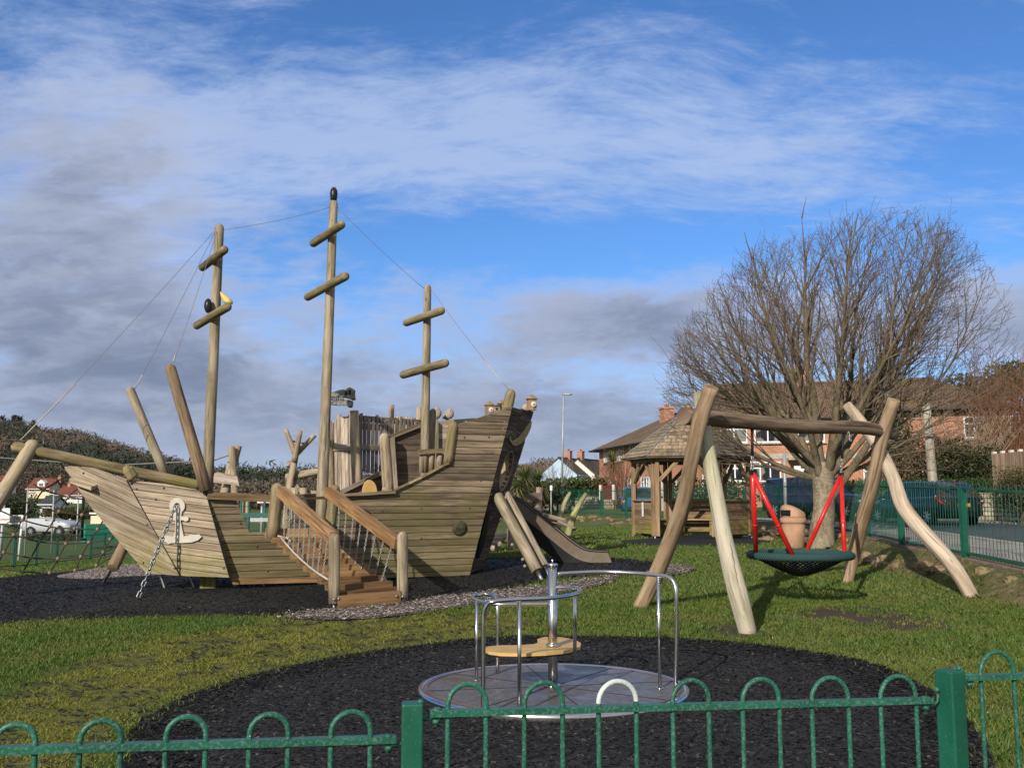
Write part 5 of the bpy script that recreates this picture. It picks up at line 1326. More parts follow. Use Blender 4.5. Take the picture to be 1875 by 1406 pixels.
# ================================================================== GAZEBO
gc = P(1266, 980, 27.0); gzz = gz(gc.x, gc.y - 1.2) + .02
gaz = thing('gazebo', 'hexagonal wooden shelter with a shingled roof and half-height boarded walls', 'gazebo', (gc.x, gc.y, gzz))
GA = [164, 224, 284, 344, 44, 104]; GRd = 1.6
gv = [Vector((gc.x + GRd * math.cos(R(a)), gc.y + GRd * math.sin(R(a)), gzz)) for a in GA]
ze = P(1180, 838, gv[1].y).z - gzz + .02
for i, v in enumerate(gv):
    prv, nxt = gv[i-1], gv[(i+1) % 6]
    for o_ in (prv, nxt):
        d = (o_ - v).normalized() * .085
        mb = MB(); mb.box(v + d + Vector((0, 0, (ze + .02) / 2 + .02)), (.10, .09, ze - .06), math.atan2(d.y, d.x), 0, 2); mb.build('post', M['gazebo_wood'], gaz)
    mb = MB(); mb.tube([v + Vector((0, 0, -.08)), v + Vector((0, 0, .08))], .03, 8); mb.build('post_foot', M['galvanised'], gaz)
for i in range(6):
    a, b = gv[i], gv[(i+1) % 6]; d = (b - a).normalized()
    mb = MB(); mb.beam(a + d * .03 + Vector((0, 0, ze - .04)), b - d * .03 + Vector((0, 0, ze - .04)), .07, .16); mb.build('roof_beam', M['gazebo_wood'], gaz)
    for s, e in ((a + d * .13, 1), (b - d * .13, -1)):
        mb = MB(); mb.beam(s + Vector((0, 0, ze - .62)), s + d * e * .5 + Vector((0, 0, ze - .1)), .055, .10); mb.build('brace', M['gazebo_wood'], gaz)
    if i in (0, 2, 3, 4):
        ins = (gc - (a + b) / 2); ins.z = 0; ins = ins.normalized()
        mb = MB(); A = a + d * .14; B = b - d * .14
        planks(mb, [A + Vector((0, 0, .10)), B + Vector((0, 0, .10)), B + Vector((0, 0, .97)), A + Vector((0, 0, .97))], d, .125, .03, .008, 0, 0, nrm=-ins)
        w_ = mb.build('half_wall', M['gazebo_panel_wood'], gaz)
        mb = MB(); mb.beam(A + Vector((0, 0, .995)) - ins * .01, B + Vector((0, 0, .995)) - ins * .01, .11, .04); mb.build('top_rail', M['gazebo_wood'], w_)
    if i in (3, 4, 5):
        ins = (gc - (a + b) / 2); ins.z = 0; ins = ins.normalized(); A = a + d * .2 + ins * .06; B = b - d * .2 + ins * .06
        if i == 5: A = a.lerp(b, .35) + ins * .06; B = b - d * .15 + ins * .06
        mb = MB()
        for k in range(3): mb.beam(A + ins * (.06 + .14 * k) + Vector((0, 0, .45)), B + ins * (.06 + .14 * k) + Vector((0, 0, .45)), .12, .04)
        bn = mb.build('bench', M['gazebo_wood'], gaz)
        for t in (.12, .88):
            mb = MB(); q = A.lerp(B, t) + ins * .2; mb.box(q + Vector((0, 0, .22)), (.3, .09, .42), math.atan2(ins.y, ins.x)); mb.build('bench_leg', M['gazebo_panel_wood'], bn)
# notice strip on the left wall
a, b = gv[0], gv[1]; q = a.lerp(b, .52); nn_ = Vector((q.x - gc.x, q.y - gc.y, 0)).normalized()
mb = MB(); mb.box(q + nn_ * .035 + Vector((0, 0, .75)), (.11, .01, .38), math.atan2((b-a).y, (b-a).x)); mb.build('notice_strip', M['white_paint'], gaz)
apx = Vector((gc.x, gc.y, gzz + ze + 1.36)); ov = 1.2
ev = [Vector((gc.x + GRd * ov * math.cos(R(a)), gc.y + GRd * ov * math.sin(R(a)), gzz + ze + .0)) for a in GA]
rf = MB(); courses = 14
for i in range(6):
    a, b = ev[i], ev[(i+1) % 6]; nrm = (b - a).cross(apx - a).normalized(); nrm = nrm if nrm.z > 0 else -nrm
    for c_i in range(courses):
        t0, t1 = c_i / courses, min(1, (c_i + 1.12) / courses)
        A0, B0, A1_, B1_ = a.lerp(apx, t0), b.lerp(apx, t0), a.lerp(apx, min(t1, .995)), b.lerp(apx, min(t1, .995))
        k = max(1, int((B0 - A0).length / .85))
        cuts = [0] + sorted(min(1, max(0, (j + rnd.uniform(-.2, .2)) / k)) for j in range(1, k)) + [1]
        for u0, u1 in zip(cuts, cuts[1:]):
            up = nrm * (.026 + rnd.uniform(-.001, .0015)); dn = nrm * .008
            rf.prism([A0.lerp(B0, u0) + up, A0.lerp(B0, u1) + up, A1_.lerp(B1_, u1) + dn, A1_.lerp(B1_, u0) + dn], -nrm * .012, apx - (a + b) / 2)
roof = rf.build('roof', M['shingle_wood'], gaz)
for i in range(6):
    mb = MB(); mb.beam(ev[i] + Vector((0, 0, .035)), apx + Vector((0, 0, .05)), .04, .02); mb.build('hip_strip', M['lead'], roof)
mb = MB()
for i in range(6): mb.prism([ev[i] + Vector((0, 0, -.015)), ev[(i+1) % 6] + Vector((0, 0, -.015)), apx + Vector((0, 0, -.05))], Vector((0, 0, -.02)))
mb.build('roof_boarding', M['inner_wood'], roof)
mb = MB(); mb.lathe([(.1,0),(.11,.08),(.06,.14),(.005,.2)], apx, 12); mb.build('finial', M['gazebo_wood'], roof)

# ================================================================== LITTER BIN
bp = P(1454, 1006, 22.3); bp.z = gz(bp.x, bp.y)
bn = thing('litter_bin', 'terracotta domed litter bin in front of the bare tree', 'litter bin', bp)
mb = MB(); mb.lathe([(.205,0),(.222,.02),(.245,.30),(.262,.52),(.258,.565),(.28,.575),(.292,.60),(.29,.665),(.28,.69)], bp, 32); mb.build('body', M['terracotta'], bn)
mb = MB(); rings = []
for h, k in ((.69, 1), (.72, 1.0), (.84, .97), (.88, .90), (.93, .62), (.95, .2)):
    ring = []
    for j in range(32):
        a = 2 * math.pi * j / 32; x, y = .278 * k * math.cos(a), .278 * k * math.sin(a)
        ring.append(bp + Vector((x, y, h + (.07 * -x / .28 * max(0, (h - .70)) / .15 if h > .7 else 0))))
    rings.append(ring)
mb.loft(rings); lid = mb.build('hood', M['terracotta'], bn)
mb = MB()
for dx, yw in ((-.17, R(-38)),):
    a = R(218); c = bp + Vector((.262 * math.cos(a), .262 * math.sin(a), .80)); mb.box(c, (.05, .235, .13), a); 
mb.build('opening', M['dark_trim'], lid)
for px, py, s in ((1366, 984, .10), (1419, 975, .13), (1413, 977, .06), (1385, 987, .08), (1360, 979, .07), (1398, 985, .05)):
    g = G(px, py); mb = MB(); mb.prism([g + Vector((x * s, y * s * .6, .015 + z * s)) for x, y, z in ((-1,-.8,.1),(.2,-1,.25),(1,.1,.05),(.3,.9,.3),(-.8,.6,.12))], Vector((0, 0, -.01)))
    tag(mb.build('litter', M['litter_paper']), 'scrap of white litter on the dark ground beside the gazebo', 'litter', 'litter beside the gazebo')

# ================================================================== BARE TREE
plain('bark', (.155, .125, .085), .95, var=.35, scale=9, bump=.5)
def barkmat(name, c1, c2, lich, amt):
    nt, b = newmat(name); pos = nt.n('ShaderNodeNewGeometry').outputs['Position']
    n = nt.noise(nt.map(pos, (1, 1, .45)), 7, 5, .65); n2 = nt.noise(pos, 20, 5, .65)
    c = nt.mix(nt.ss(n, .3, .7), c1, c2); c = nt.mix(nt.m('MULTIPLY', nt.ss(n2, .5, .66), amt), c, lich)
    nt.put(b.inputs['Base Color'], c); b.inputs['Roughness'].default_value = .95; nt.put(b.inputs['Normal'], nt.bump(n2, .5, .02))
barkmat('trunk_bark', (.13, .10, .062), (.27, .22, .15), (.35, .325, .26), .7)
barkmat('limb_bark', (.075, .058, .037), (.165, .13, .082), (.21, .19, .10), .55)
barkmat('twig_bark', (.095, .070, .055), (.185, .14, .11), (.18, .16, .10), .4)
def tree():
    base = G(1503, 1004); D0 = base.y
    t = thing('bare_tree', 'large leafless tree with a fan-shaped crown behind the swing', 'tree', base)
    rt = random.Random(5)
    fork = P(1508, 866, D0 - .05)
    mb = MB(); pts = [base + Vector((0, 0, -.15)), base + Vector((.02, 0, .12)), base + Vector((.04, 0, .5)), base.lerp(fork, .55) + Vector((.03, 0, 0)), fork + Vector((0, 0, -.1)), fork + Vector((0, 0, .25))]
    mb.tube(bez(pts, 4), [float(np.interp(k / 20, [0, .12, .3, .6, .85, 1], [.44, .33, .275, .235, .24, .16])) for k in range(21)], 20, True, False, 0, .05)
    trunk = mb.build('trunk', M['trunk_bark'], t)
    lm, tw = MB(), MB()
    C0 = fork + Vector((0, 0, .1)); twigs = []
    def inside(p):
        # crown envelope: wide shallow dome measured from the photograph
        q = p - fork; rh = math.hypot(q.x, q.y); px, py = proj(p)
        top = np.interp(px, [1200, 1235, 1290, 1350, 1400, 1480, 1560, 1650, 1740, 1800, 1850, 1885], [760, 600, 530, 462, 425, 410, 380, 372, 395, 450, 540, 640])
        return rh < 5.3 and py > top + rt.uniform(-4, 26)
    def grow(p, d, r, L, lvl, bend):
        """a branch: returns nothing, lays its tube and its children"""
        n = max(3, int(L / (.26 if lvl < 3 else .13))); step = L / n; pts, rr = [p.copy()], [r]; q = p.copy(); kids = []
        for k in range(n):
            f = (k + 1) / n
            d = (d + Vector((rt.gauss(0, 1), rt.gauss(0, 1), rt.gauss(0, 1))) * (.045, .06, .085, .10, .1)[lvl] + Vector((0, 0, bend))).normalized()
            q = q + d * step
            if not inside(q) and k > 0:
                if rt.random() < (.5 if lvl == 0 else .85): break
            pts.append(q.copy()); rr.append(max(.0036, r * (1 - .75 * f)))
            if lvl < 4: kids.append((q.copy(), d.copy(), rr[-1], f))
        if len(pts) < 3: return
        rr = [max(.0036, r * (1 - .93 * (i / (len(pts) - 1)) ** .8)) for i in range(len(pts))]
        (lm if lvl < 2 else tw).tube(pts, rr, (9, 6, 4, 3, 3)[lvl], False)
        az = rt.random() * 6.28
        for i, (q, dd, r2, f) in enumerate(kids):
            if f < (.16, .12, .14, .2)[lvl]: continue
            m = (1.0, .9, .88, .72)[lvl]; cnt = int(m) + (rt.random() < m - int(m))
            for _ in range(cnt):
                az += 2.4 + rt.uniform(-.5, .5)
                x = dd.orthogonal().normalized(); y = dd.cross(x); an = R(rt.uniform(*((17, 34), (18, 38), (18, 38), (20, 42))[lvl]))
                nd = (dd * math.cos(an) + (x * math.cos(az) + y * math.sin(az)) * math.sin(an)).normalized()
                if lvl < 2 and nd.z < -.1: nd.z *= -.4; nd.normalize()
                LL = (2.4, 1.15, .55, .24)[lvl] * rt.uniform(.55, 1.15) * (1.05 - .45 * f)
                grow(q, nd, max(.0038, r2 * (.5, .5, .55, .6)[lvl]), LL, lvl + 1, (.03, .03, .022, .02)[lvl])
    limbs = [(-88, 16, 4.3, .07), (-74, 30, 4.8, .085), (-54, 42, 5.2, .09), (-34, 54, 5.8, .10), (-10, 66, 6.4, .105), (14, 72, 6.7, .105), (36, 60, 6.5, .10), (52, 50, 6.2, .10), (70, 38, 6.2, .095), (84, 26, 5.8, .08), (88, 14, 4.8, .06), (78, 48, 6.4, .085), (-92, 4, 3.4, .05),
             (-150, 44, 4.6, .08), (150, 46, 4.8, .08), (175, 60, 5.4, .085), (-112, 36, 4.6, .08), (112, 40, 5.0, .08), (-20, 38, 4.6, .08), (60, 62, 6.4, .085), (-64, 60, 5.6, .085), (95, 55, 6.0, .085), (0, 50, 5, .08), (-84, 48, 5.2, .08)]
    stems = []
    for az, el, L, r in ((-62, 62, 1.0, .13), (-5, 76, 1.3, .15), (58, 60, 1.1, .135), (160, 66, 1.0, .12), (-130, 60, .8, .11), (100, 48, .8, .11)):
        a = R(az); e = R(el); d = Vector((math.sin(a) * math.cos(e), math.cos(a) * math.cos(e) * .75, math.sin(e))); s0 = fork + Vector((math.sin(a) * .08, math.cos(a) * .08, -.15))
        pp = [s0 + d * L * k / 5 + Vector((rt.uniform(-.03, .03), rt.uniform(-.03, .03), .02 * k)) for k in range(6)]; lm.tube(pp, [r * (1 - .09 * k) for k in range(6)], 10, True, 'end', 0, .05); stems.append((az, pp))
    for az, el, L, r in limbs:
        a = R(az); e = R(el)
        # az measured from the far side (0) towards the right (90)
        d = Vector((math.sin(a) * math.cos(e), math.cos(a) * math.cos(e) * .75, math.sin(e))).normalized()
        sa = min(stems, key=lambda q: abs((q[0] - az + 180) % 360 - 180) + rt.uniform(0, 25)); s = sa[1][rt.choice((0, 1, 2, 3, 3, 4))] if el > 26 else sa[1][rt.choice((0, 1))]
        grow(s, d, r, L, 0, .028 if el > 40 else .05)
    # the low broken limb reaching right beside the trunk
    lb = [P(1512, 925, D0 - .1), P(1540, 885, D0 - .2), P(1568, 845, D0 - .3), P(1590, 812, D0 - .4), P(1600, 790, D0 - .4)]
    lm.tube(bez(lb, 4), [.11 - .05 * k / 16 for k in range(17)], 10, True, 'end')
    lm.build('limb', M['limb_bark'], t); tw.build('crown', M['twig_bark'], t)
    print('tree verts', len(lm.v), len(tw.v))
tree()

# ================================================================== OTHER PLAY STRUCTURES
def bare(name, a, b, r0, r1, mat, par, n=10, jit=.07, dome=False, mids=(), lab=None):
    pts = [Vector(a)] + [Vector(q) for q in mids] + [Vector(b)]
    c = bez(pts, 5) if mids else [Vector(a).lerp(Vector(b), k / 6) for k in range(7)]
    mb = MB(); mb.tube(c, [r0 + (r1 - r0) * i / (len(c) - 1) for i in range(len(c))], n, True, dome, 0, jit); o = mb.build(name, mat, par)
    if lab: o['label'] = lab
    return o
def gnd(px, D, dz=0.):
    p = P(px, 915, D); return Vector((p.x, p.y, gz(p.x, p.y) + dz))
# palisade tower behind the ship
DT = 21.0
tow = thing('palisade_tower', 'paling-walled climbing tower with a dinosaur skull on its corner post, behind the ship', 'play tower', gnd(655, DT + .6))
def paling(par, name, L0, R0, n, w, mat, z0py, topf, lean=0., rails=(), gap=.2, miss=()):
    """upright boards between two plan points (px, D)"""
    mb = MB(); a, b = gnd(*L0), gnd(*R0); d = (b - a); Ln = d.length; d = d / Ln; nrm = Vector((d.y, -d.x, 0))
    if nrm.y > 0: nrm = -nrm
    for k in range(n):
        if k in miss: continue
        c = a + d * (Ln * (k + .5) / n); ww = Ln / n * (1 - gap) * rnd.uniform(.85, 1.08); zt_, zb_ = topf(k / max(1, n - 1)), z0py(k / max(1, n - 1)); zt_ += rnd.uniform(-.06, .06)
        l = d * lean; off = nrm * rnd.uniform(0, .012)
        q = [c - d * ww / 2 + off, c + d * ww / 2 + off]
        mb.prism([Vector((q[0].x, q[0].y, zb_)), Vector((q[1].x, q[1].y, zb_)), Vector((q[1].x + l.x, q[1].y + l.y, zt_)), Vector((q[0].x + l.x * 1.1, q[0].y + l.y * 1.1, zt_ - rnd.uniform(0, .03)))], -nrm * .03, Vector((0, 0, 1)))
    o = mb.build(name, M[mat], par)
    for zr in rails:
        mb = MB(); f = lean * .4
        q_s = -.05 if zr > Z(790, 20.6) else .03
        mb.beam(a + nrm * q_s + Vector((0, 0, zr - a.z)) + d * f, b + nrm * q_s + Vector((0, 0, zr - b.z)) + d * f, .035, .13); mb.build('rail', M[mat], par)
    return o
Z = lambda py, D: P(650, py, D).z
paling(tow, 'boarded_wall', (613, 20.6), (655, 20.2), 6, .1, 'grey_wood', lambda u: Z(930, 20.4), lambda u: Z(763 - 6 * u, 20.4), -.10, (Z(819, 20.4),), .17)
paling(tow, 'boarded_wall', (655, 20.25), (714, 20.9), 8, .1, 'grey_dark_wood', lambda u: Z(862 + 12 * u, 20.6), lambda u: Z(763, 20.6), 0, (Z(768, 20.6), Z(782, 20.6), Z(820, 20.6)), .30)  # right-hand walls use darker boards, their shade put into the colour
paling(tow, 'boarded_wall', (714, 20.9), (770, 21.6), 8, .1, 'grey_dark_wood', lambda u: Z(880, 21.3), lambda u: Z(768 - 2 * u, 21.3), 0, (Z(772, 21.3), Z(822, 21.3)), .42)
paling(tow, 'boarded_wall', (712, 22.6), (765, 22.4), 10, .1, 'grey_wood', lambda u: Z(870, 22.5), lambda u: Z(763 - 1 * u, 22.5), 0, (), .15)
pc = bare('corner_post', gnd(662, 20.1), P(648, 752, 20.1), .125, .10, M['log_wood'], tow)
bare('corner_post', gnd(613, 20.6), P(601, 772, 20.6), .10, .085, M['log_wood'], tow)
bare('corner_post', gnd(716, 21.5), P(717, 741, 21.5), .065, .06, M['log_wood'], tow)
bare('corner_post', gnd(764, 22), P(767, 746, 22), .07, .065, M['log_wood'], tow)
bare('tower_beam', P(525, 874, 21.2), P(607, 860, 21.0), .085, .075, M['log_wood'], tow, mids=(P(565, 866, 21.1),))
# skull: two toothed jaws
sk = MB()
def skp(x, y, k=0.): return P(600 + x * .1565, 700 + y * .1565, 20.05 + k)
up = [(20,118),(75,112),(120,92),(180,80),(255,57),(290,70),(325,95),(322,150),(330,205),(300,215),(262,196),(200,182),(110,180),(60,185),(18,165)]
lo = [(10,232),(80,212),(150,205),(250,205),(300,222),(300,270),(285,300),(255,298),(215,272),(120,274),(15,262)]
for poly, k0, k1 in ((up, -.16, .16), (lo, -.12, .12)):
    cx_ = sum(p[0] for p in poly) / len(poly); cy_ = sum(p[1] for p in poly) / len(poly); rings = []
    for k, s in ((k0, .72), (k0 * .75, .92), (k0 * .3, 1.), (k1 * .3, 1.), (k1 * .75, .92), (k1, .72)):
        rings.append([skp(cx_ + (x - cx_) * s, cy_ + (y - cy_) * s, k) for x, y in poly])
    sk.loft(rings, True, 0, False)
for x in range(35, 180, 26):
    sk.prism([skp(x, 178, -.14), skp(x + 15, 178, -.14), skp(x + 6, 208, -.14)], Vector((0, .05, 0))); sk.prism([skp(x + 10, 212, -.12), skp(x + 24, 212, -.12), skp(x + 17, 188, -.12)], Vector((0, .05, 0)))
so = sk.build('skull', M['skull_resin'], tow)
sk = MB()
for poly in ([(205,110),(225,98),(232,140),(215,155),(195,145)], [(245,90),(268,85),(272,135),(255,150),(243,135)], [(120,150),(160,140),(165,152),(125,160)]): sk.prism([skp(x, y, -.165) for x, y in poly], Vector((0, .02, 0)))
sk.build('skull_hollow', M['dark_trim'], so)
for px, py, D in ((797, 757, 21.8), (821, 758, 22.2)):
    r_ = thing('carved_leaf_post', 'wooden post topped by a carved bud, %s' % ('half hidden by the rear mast' if px < 800 else 'standing free to the right of the rear mast'), 'post', gnd(px, D), 'carved posts behind the ship')
    bare('post', gnd(px, D), P(px, py + 10, D), .06, .055, M['log_wood'], r_)
    mb = MB(); rings = []; c = P(px, py, D); sc = 1.0 if px < 800 else .9
    for h, w in ((-.14, .03), (-.11, .12), (-.04, .15), (.04, .13), (.10, .07), (.16, .012)): rings.append([c + Vector((w * sc * 1.0 * math.cos(k * .6283) + h * .28, w * sc * .6 * math.sin(k * .6283), h * sc)) for k in range(10)])
    mb.loft(rings); mb.build('carved_bud', M['grey_wood'], r_)
# three-pronged climbing trunk
tri = thing('log_climber', 'upright log climber ending in three pointed prongs left of the tower', 'climbing frame', gnd(537, 21))
bare('trunk', gnd(533, 21), P(545, 815, 21), .10, .065, M['log_wood'], tri, mids=(P(530, 900, 21), P(536, 860, 21)))
bare('prong', P(541, 832, 21), P(523, 786, 20.9), .06, .045, M['log_wood'], tri); bare('prong', P(539, 845, 20.95), P(550, 788, 20.8), .062, .05, M['log_wood'], tri); bare('prong', P(544, 830, 21.05), P(577, 796, 21.1), .06, .05, M['log_wood'], tri)
bare('crosspiece', P(533, 807, 21.05), P(557, 812, 21.05), .022, .022, M['cable'], tri); bare('stay', P(538, 852, 21.1), P(527, 848, 21), .07, .06, M['log_wood'], tri)
bare('stay', P(537, 880, 21.2), P(548, 905, 21.0), .075, .07, M['log_wood'], tri); bare('leg', gnd(520, 20.6), P(531, 895, 20.8), .085, .09, M['log_wood'], tri)
for px, py in ((540, 893), (556, 893), (576, 898)):
    bare('stump', gnd(px, 20.4), P(px, py, 20.4), .08, .075, M['log_wood'], tri)
# zip line A-frame
zf = thing('zip_wire_frame', 'log tripod of the zip wire with a pale board, left of the log climber', 'zip wire', gnd(412, 24))
bare('leg', gnd(380, 24.0), P(437, 816, 24.2), .105, .085, M['log_wood'], zf); bare('leg', gnd(442, 23.8), P(424, 818, 24), .10, .08, M['log_wood'], zf); bare('leg', gnd(428, 24.8), P(432, 820, 24.4), .10, .08, M['log_wood'], zf); bare('leg', gnd(380, 25.5), P(427, 825, 24.5), .07, .06, M['log_wood'], zf)
mb = MB(); mb.prism([P(x, y, 23.85) for x, y in ((393,866),(398,864),(434,871),(438,890),(427,887),(388,883))], Vector((0, .06, 0)), Vector((1, 0, -.1))); mb.build('board', M['grey_wood'], zf)
mb = MB(); mb.tube([P(422, 832, 24.1), P(390, 843, 24.6), P(200, 852, 30), P(0, 838, 36), P(-80, 830, 39)], .02, 5); mb.build('wire', M['cable'], zf)
st = thing('button_swing', 'black disc seat hanging on a rope from the zip wire', 'swing seat', P(150, 985, 31))
mb = MB(); mb.tube([P(154, 853, 31.2), P(153, 905, 31.1), P(150, 984, 31)], .045, 8); mb.build('rope', M['black_rubber'], st)
mb = MB(); mb.lathe([(.02,.06),(.10,.05),(.16,.02),(.16,-.02),(.02,-.03)][::-1], P(149, 988, 31), 16); mb.build('seat', M['black_rubber'], st)
# wobbly bridge, totem sign and lime posts to the right of the ship
tot = thing('totem_post', 'weathered post carrying two rough carved boards beyond the slide', 'sign post', gnd(986, 23.5))
bare('post', gnd(985, 23.5), P(988, 892, 23.5), .085, .08, M['grey_dark_wood'], tot)
wood('carved_board', (.07, .05, .04), (.17, .13, .105), None)
for q in ([(965,904),(979,902),(992,902),(993,915),(978,917),(966,919)], [(974,931),(990,928),(993,940),(985,944),(976,940)]):
    mb = MB(); mb.prism([P(x, y, 23.4) for x, y in q], Vector((0, .07, 0)), Vector((1, 0, .05))); mb.build('board', M['carved_board'], tot)
wb = thing('log_bridge', 'low log walkway between slanting lime-stained posts beyond the slide', 'balance trail', gnd(1035, 26.5))
bare('post', gnd(1015, 26.6), P(1044, 902, 27), .10, .05, M['lime_log'], wb, mids=(P(1030, 930, 26.8),)); bare('post', gnd(1037, 25.6), P(1073, 904, 26.2), .11, .055, M['lime_log'], wb, mids=(P(1049, 948, 25.8), P(1060, 925, 26)))
for a, b, r in (((994,942,26),(1049,957,25.9),.06), ((998,950,26.2),(1046,962,26),.055), ((1003,957,26.4),(1035,958,26.3),.05), ((1022,954,25.8),(1054,969,25.6),.05)): bare('log', P(*a), P(*b), r, r, M['grey_dark_wood'], wb)
bare('log', P(995, 950, 26.3), P(1012, 951, 26.3), .075, .07, M['grey_wood'], wb)
stp = thing('log_steps', 'stack of small log steps under the stern of the ship', 'steps', gnd(915, 22.5))
for i, (x0, x1, y, D) in enumerate(((900,932,979,22.6),(897,928,987,22.4),(895,918,995,22.1),(893,906,1003,21.8))):
    bare('log', P(x0, y, D), P(x1, y + 1, D), .075, .07, M['grey_wood'], stp)
bare('post', gnd(936, 22.2), P(935, 968, 22.2), .09, .085, M['grey_dark_wood'], stp)
mb = MB()
for x, y in ((930, 967), (944, 1000)): mb.box(P(x, y, 22), (.07, .05, .25), .2)
stp2 = mb

# ================================================================== HOUSES
def house(name, label, loc, yaw, w, d, eh, rh, wall, roofm, windows=(), kind_='gable', over=.35, chim=(), group=None, hipl=0., hipr=0., doors=(), band=None, wallp='wall'):
    """local frame: front along x at y=0, depth towards +y"""
    t = thing(name, label, 'house', loc, group, local=True); t.rotation_euler = (0, 0, yaw)
    mb = MB(); x0, x1 = -w / 2, w / 2
    A = [(x0, 0), (x1, 0), (x1, d), (x0, d)]
    for i in range(4):
        a, b = A[i], A[(i+1) % 4]; L = math.hypot(b[0]-a[0], b[1]-a[1])
        mb.quad((a[0], a[1], -.8), (b[0], b[1], -.8), (b[0], b[1], eh), (a[0], a[1], eh), uv=((0, -.8), (L, -.8), (L, eh), (0, eh)))
    if not hipl: mb.face_tri = None; i = len(mb.v); mb.v += [Vector((x0, d, eh)), Vector((x0, 0, eh)), Vector((x0, d/2, eh + rh))]; mb.face((i, i+1, i+2), ((0, eh), (d, eh), (d/2, eh + rh)))
    if not hipr: i = len(mb.v); mb.v += [Vector((x1, 0, eh)), Vector((x1, d, eh)), Vector((x1, d/2, eh + rh))]; mb.face((i, i+1, i+2), ((0, eh), (d, eh), (d/2, eh + rh)))
    mb.build(wallp, M[wall], t)
    rb = MB(); k = over * rh / (d / 2); ox = over if not hipl else over; 
    L0, L1 = x0 - ox * (1 if hipl else .5), x1 + ox * (1 if hipr else .5); r0, r1 = (x0 + hipl if hipl else L0), (x1 - hipr if hipr else L1)
    e = eh - k + .02; sl_ = math.hypot(d/2 + over, rh + k)
    def slab(q, uv):
        i = len(rb.v); rb.v += [Vector(p) for p in q]; rb.face(range(i, i + len(q)), uv)
    slab([(L0, -over, e), (L1, -over, e), (r1, d/2, eh + rh), (r0, d/2, eh + rh)], ((L0, 0), (L1, 0), (r1, sl_), (r0, sl_)))
    slab([(L1, d + over, e), (L0, d + over, e), (r0, d/2, eh + rh), (r1, d/2, eh + rh)], ((L1, 0), (L0, 0), (r0, sl_), (r1, sl_)))
    if hipl: slab([(L0, d + over, e), (L0, -over, e), (r0, d/2, eh + rh)], ((0, 0), (d + 2*over, 0), (d/2 + over, sl_)))
    if hipr: slab([(L1, -over, e), (L1, d + over, e), (r1, d/2, eh + rh)], ((0, 0), (d + 2*over, 0), (d/2 + over, sl_)))
    ro = rb.build('roof', M[roofm], t); sm = ro.modifiers.new('thick', 'SOLIDIFY'); sm.thickness = .12; sm.offset = -1
    mb = MB(); mb.beam((L0, -over - .07, e - .02), (L1, -over - .07, e - .02), .11, .09); mb.build('gutter', M['white_paint' if wall != 'red_brick' else 'dark_trim'], ro)
    mb = MB(); mb.tube([(r0, d/2, eh + rh + .03), (r1, d/2, eh + rh + .03)], .10, 8); mb.build('ridge', M[roofm], ro)
    for cx_, cy_, cw, ch in chim:
        mb = MB(); zb = eh + rh - 1.4; zt_ = eh + rh + ch; mb.box((cx_, cy_, (zb + zt_) / 2), (cw, cw * .75, zt_ - zb)); mb.box((cx_, cy_, zt_ + .062), (cw * 1.13, cw * .9, .12))
        for o_ in (-.22, .22): mb.lathe([(.11,0),(.10,.3),(.12,.32)], (cx_ + o_ * cw, cy_, zt_ + .12), 10)
        mb.build('chimney', M['red_brick'], ro)
    for wx, wz, ww, wh in windows: window(t, wx, wz, ww, wh)
    for wx, ww, wh in doors:
        mb = MB(); mb.box((wx, -.03, wh / 2), (ww, .10, wh)); dr = mb.build('door', M['upvc'], t); mb = MB(); mb.box((wx, -.085, wh * .68), (ww * .55, .02, wh * .35)); mb.build('pane', M['window_glass'], dr)
        mb = MB(); mb.box((wx, -.5, wh + .3), (ww * 2.2, 1.1, .14)); mb.build('porch_canopy', M['concrete'], t)
    if band:
        z, h, m_ = band; mb = MB(); mb.box((0, -.02, z), (w * .985, .06, h)); mb.build('lintel_band', M[m_], t)
    return t
def window(t, wx, wz, ww, wh):
    f = MB(); th = .07
    f.box((wx, -.02, wz + wh/2 - th/2), (ww, .12, th)); f.box((wx, -.02, wz - wh/2 + th/2), (ww, .12, th))
    n = 3 if ww > 1.5 else 2
    for k in range(n + 1): f.box((wx - ww/2 + th/2 + (ww - th) * k / n, -.022, wz), (th, .10, wh - 2 * th))
    for k in range(n): 
        if k != 1 or n == 2: f.box((wx - ww/2 + th/2 + (ww - th) * (k + .5) / n, -.021, wz + wh * .18), ((ww - th) / n - th, .09, th * .8))
    fo = f.build('window', M['upvc'], t)
    p = MB(); p.quad((wx - ww/2 + .04, -.012, wz - wh/2 + .04), (wx + ww/2 - .04, -.012, wz - wh/2 + .04), (wx + ww/2 - .04, -.012, wz + wh/2 - .04), (wx - ww/2 + .04, -.012, wz + wh/2 - .04)); p.build('pane', M['window_glass'], fo)
    s = MB(); s.box((wx, -.08, wz - wh/2 - .05), (ww + .16, .22, .08)); s.build('sill', M['concrete'], fo)
def facade(a, b):
    """plan ends (px, D) -> centre, yaw, width so that the front faces the viewer"""
    A, B = P(a[0], 915, a[1]), P(b[0], 915, b[1]); d = B - A; return (A + B) / 2, math.atan2(d.y, d.x), math.hypot(d.x, d.y)
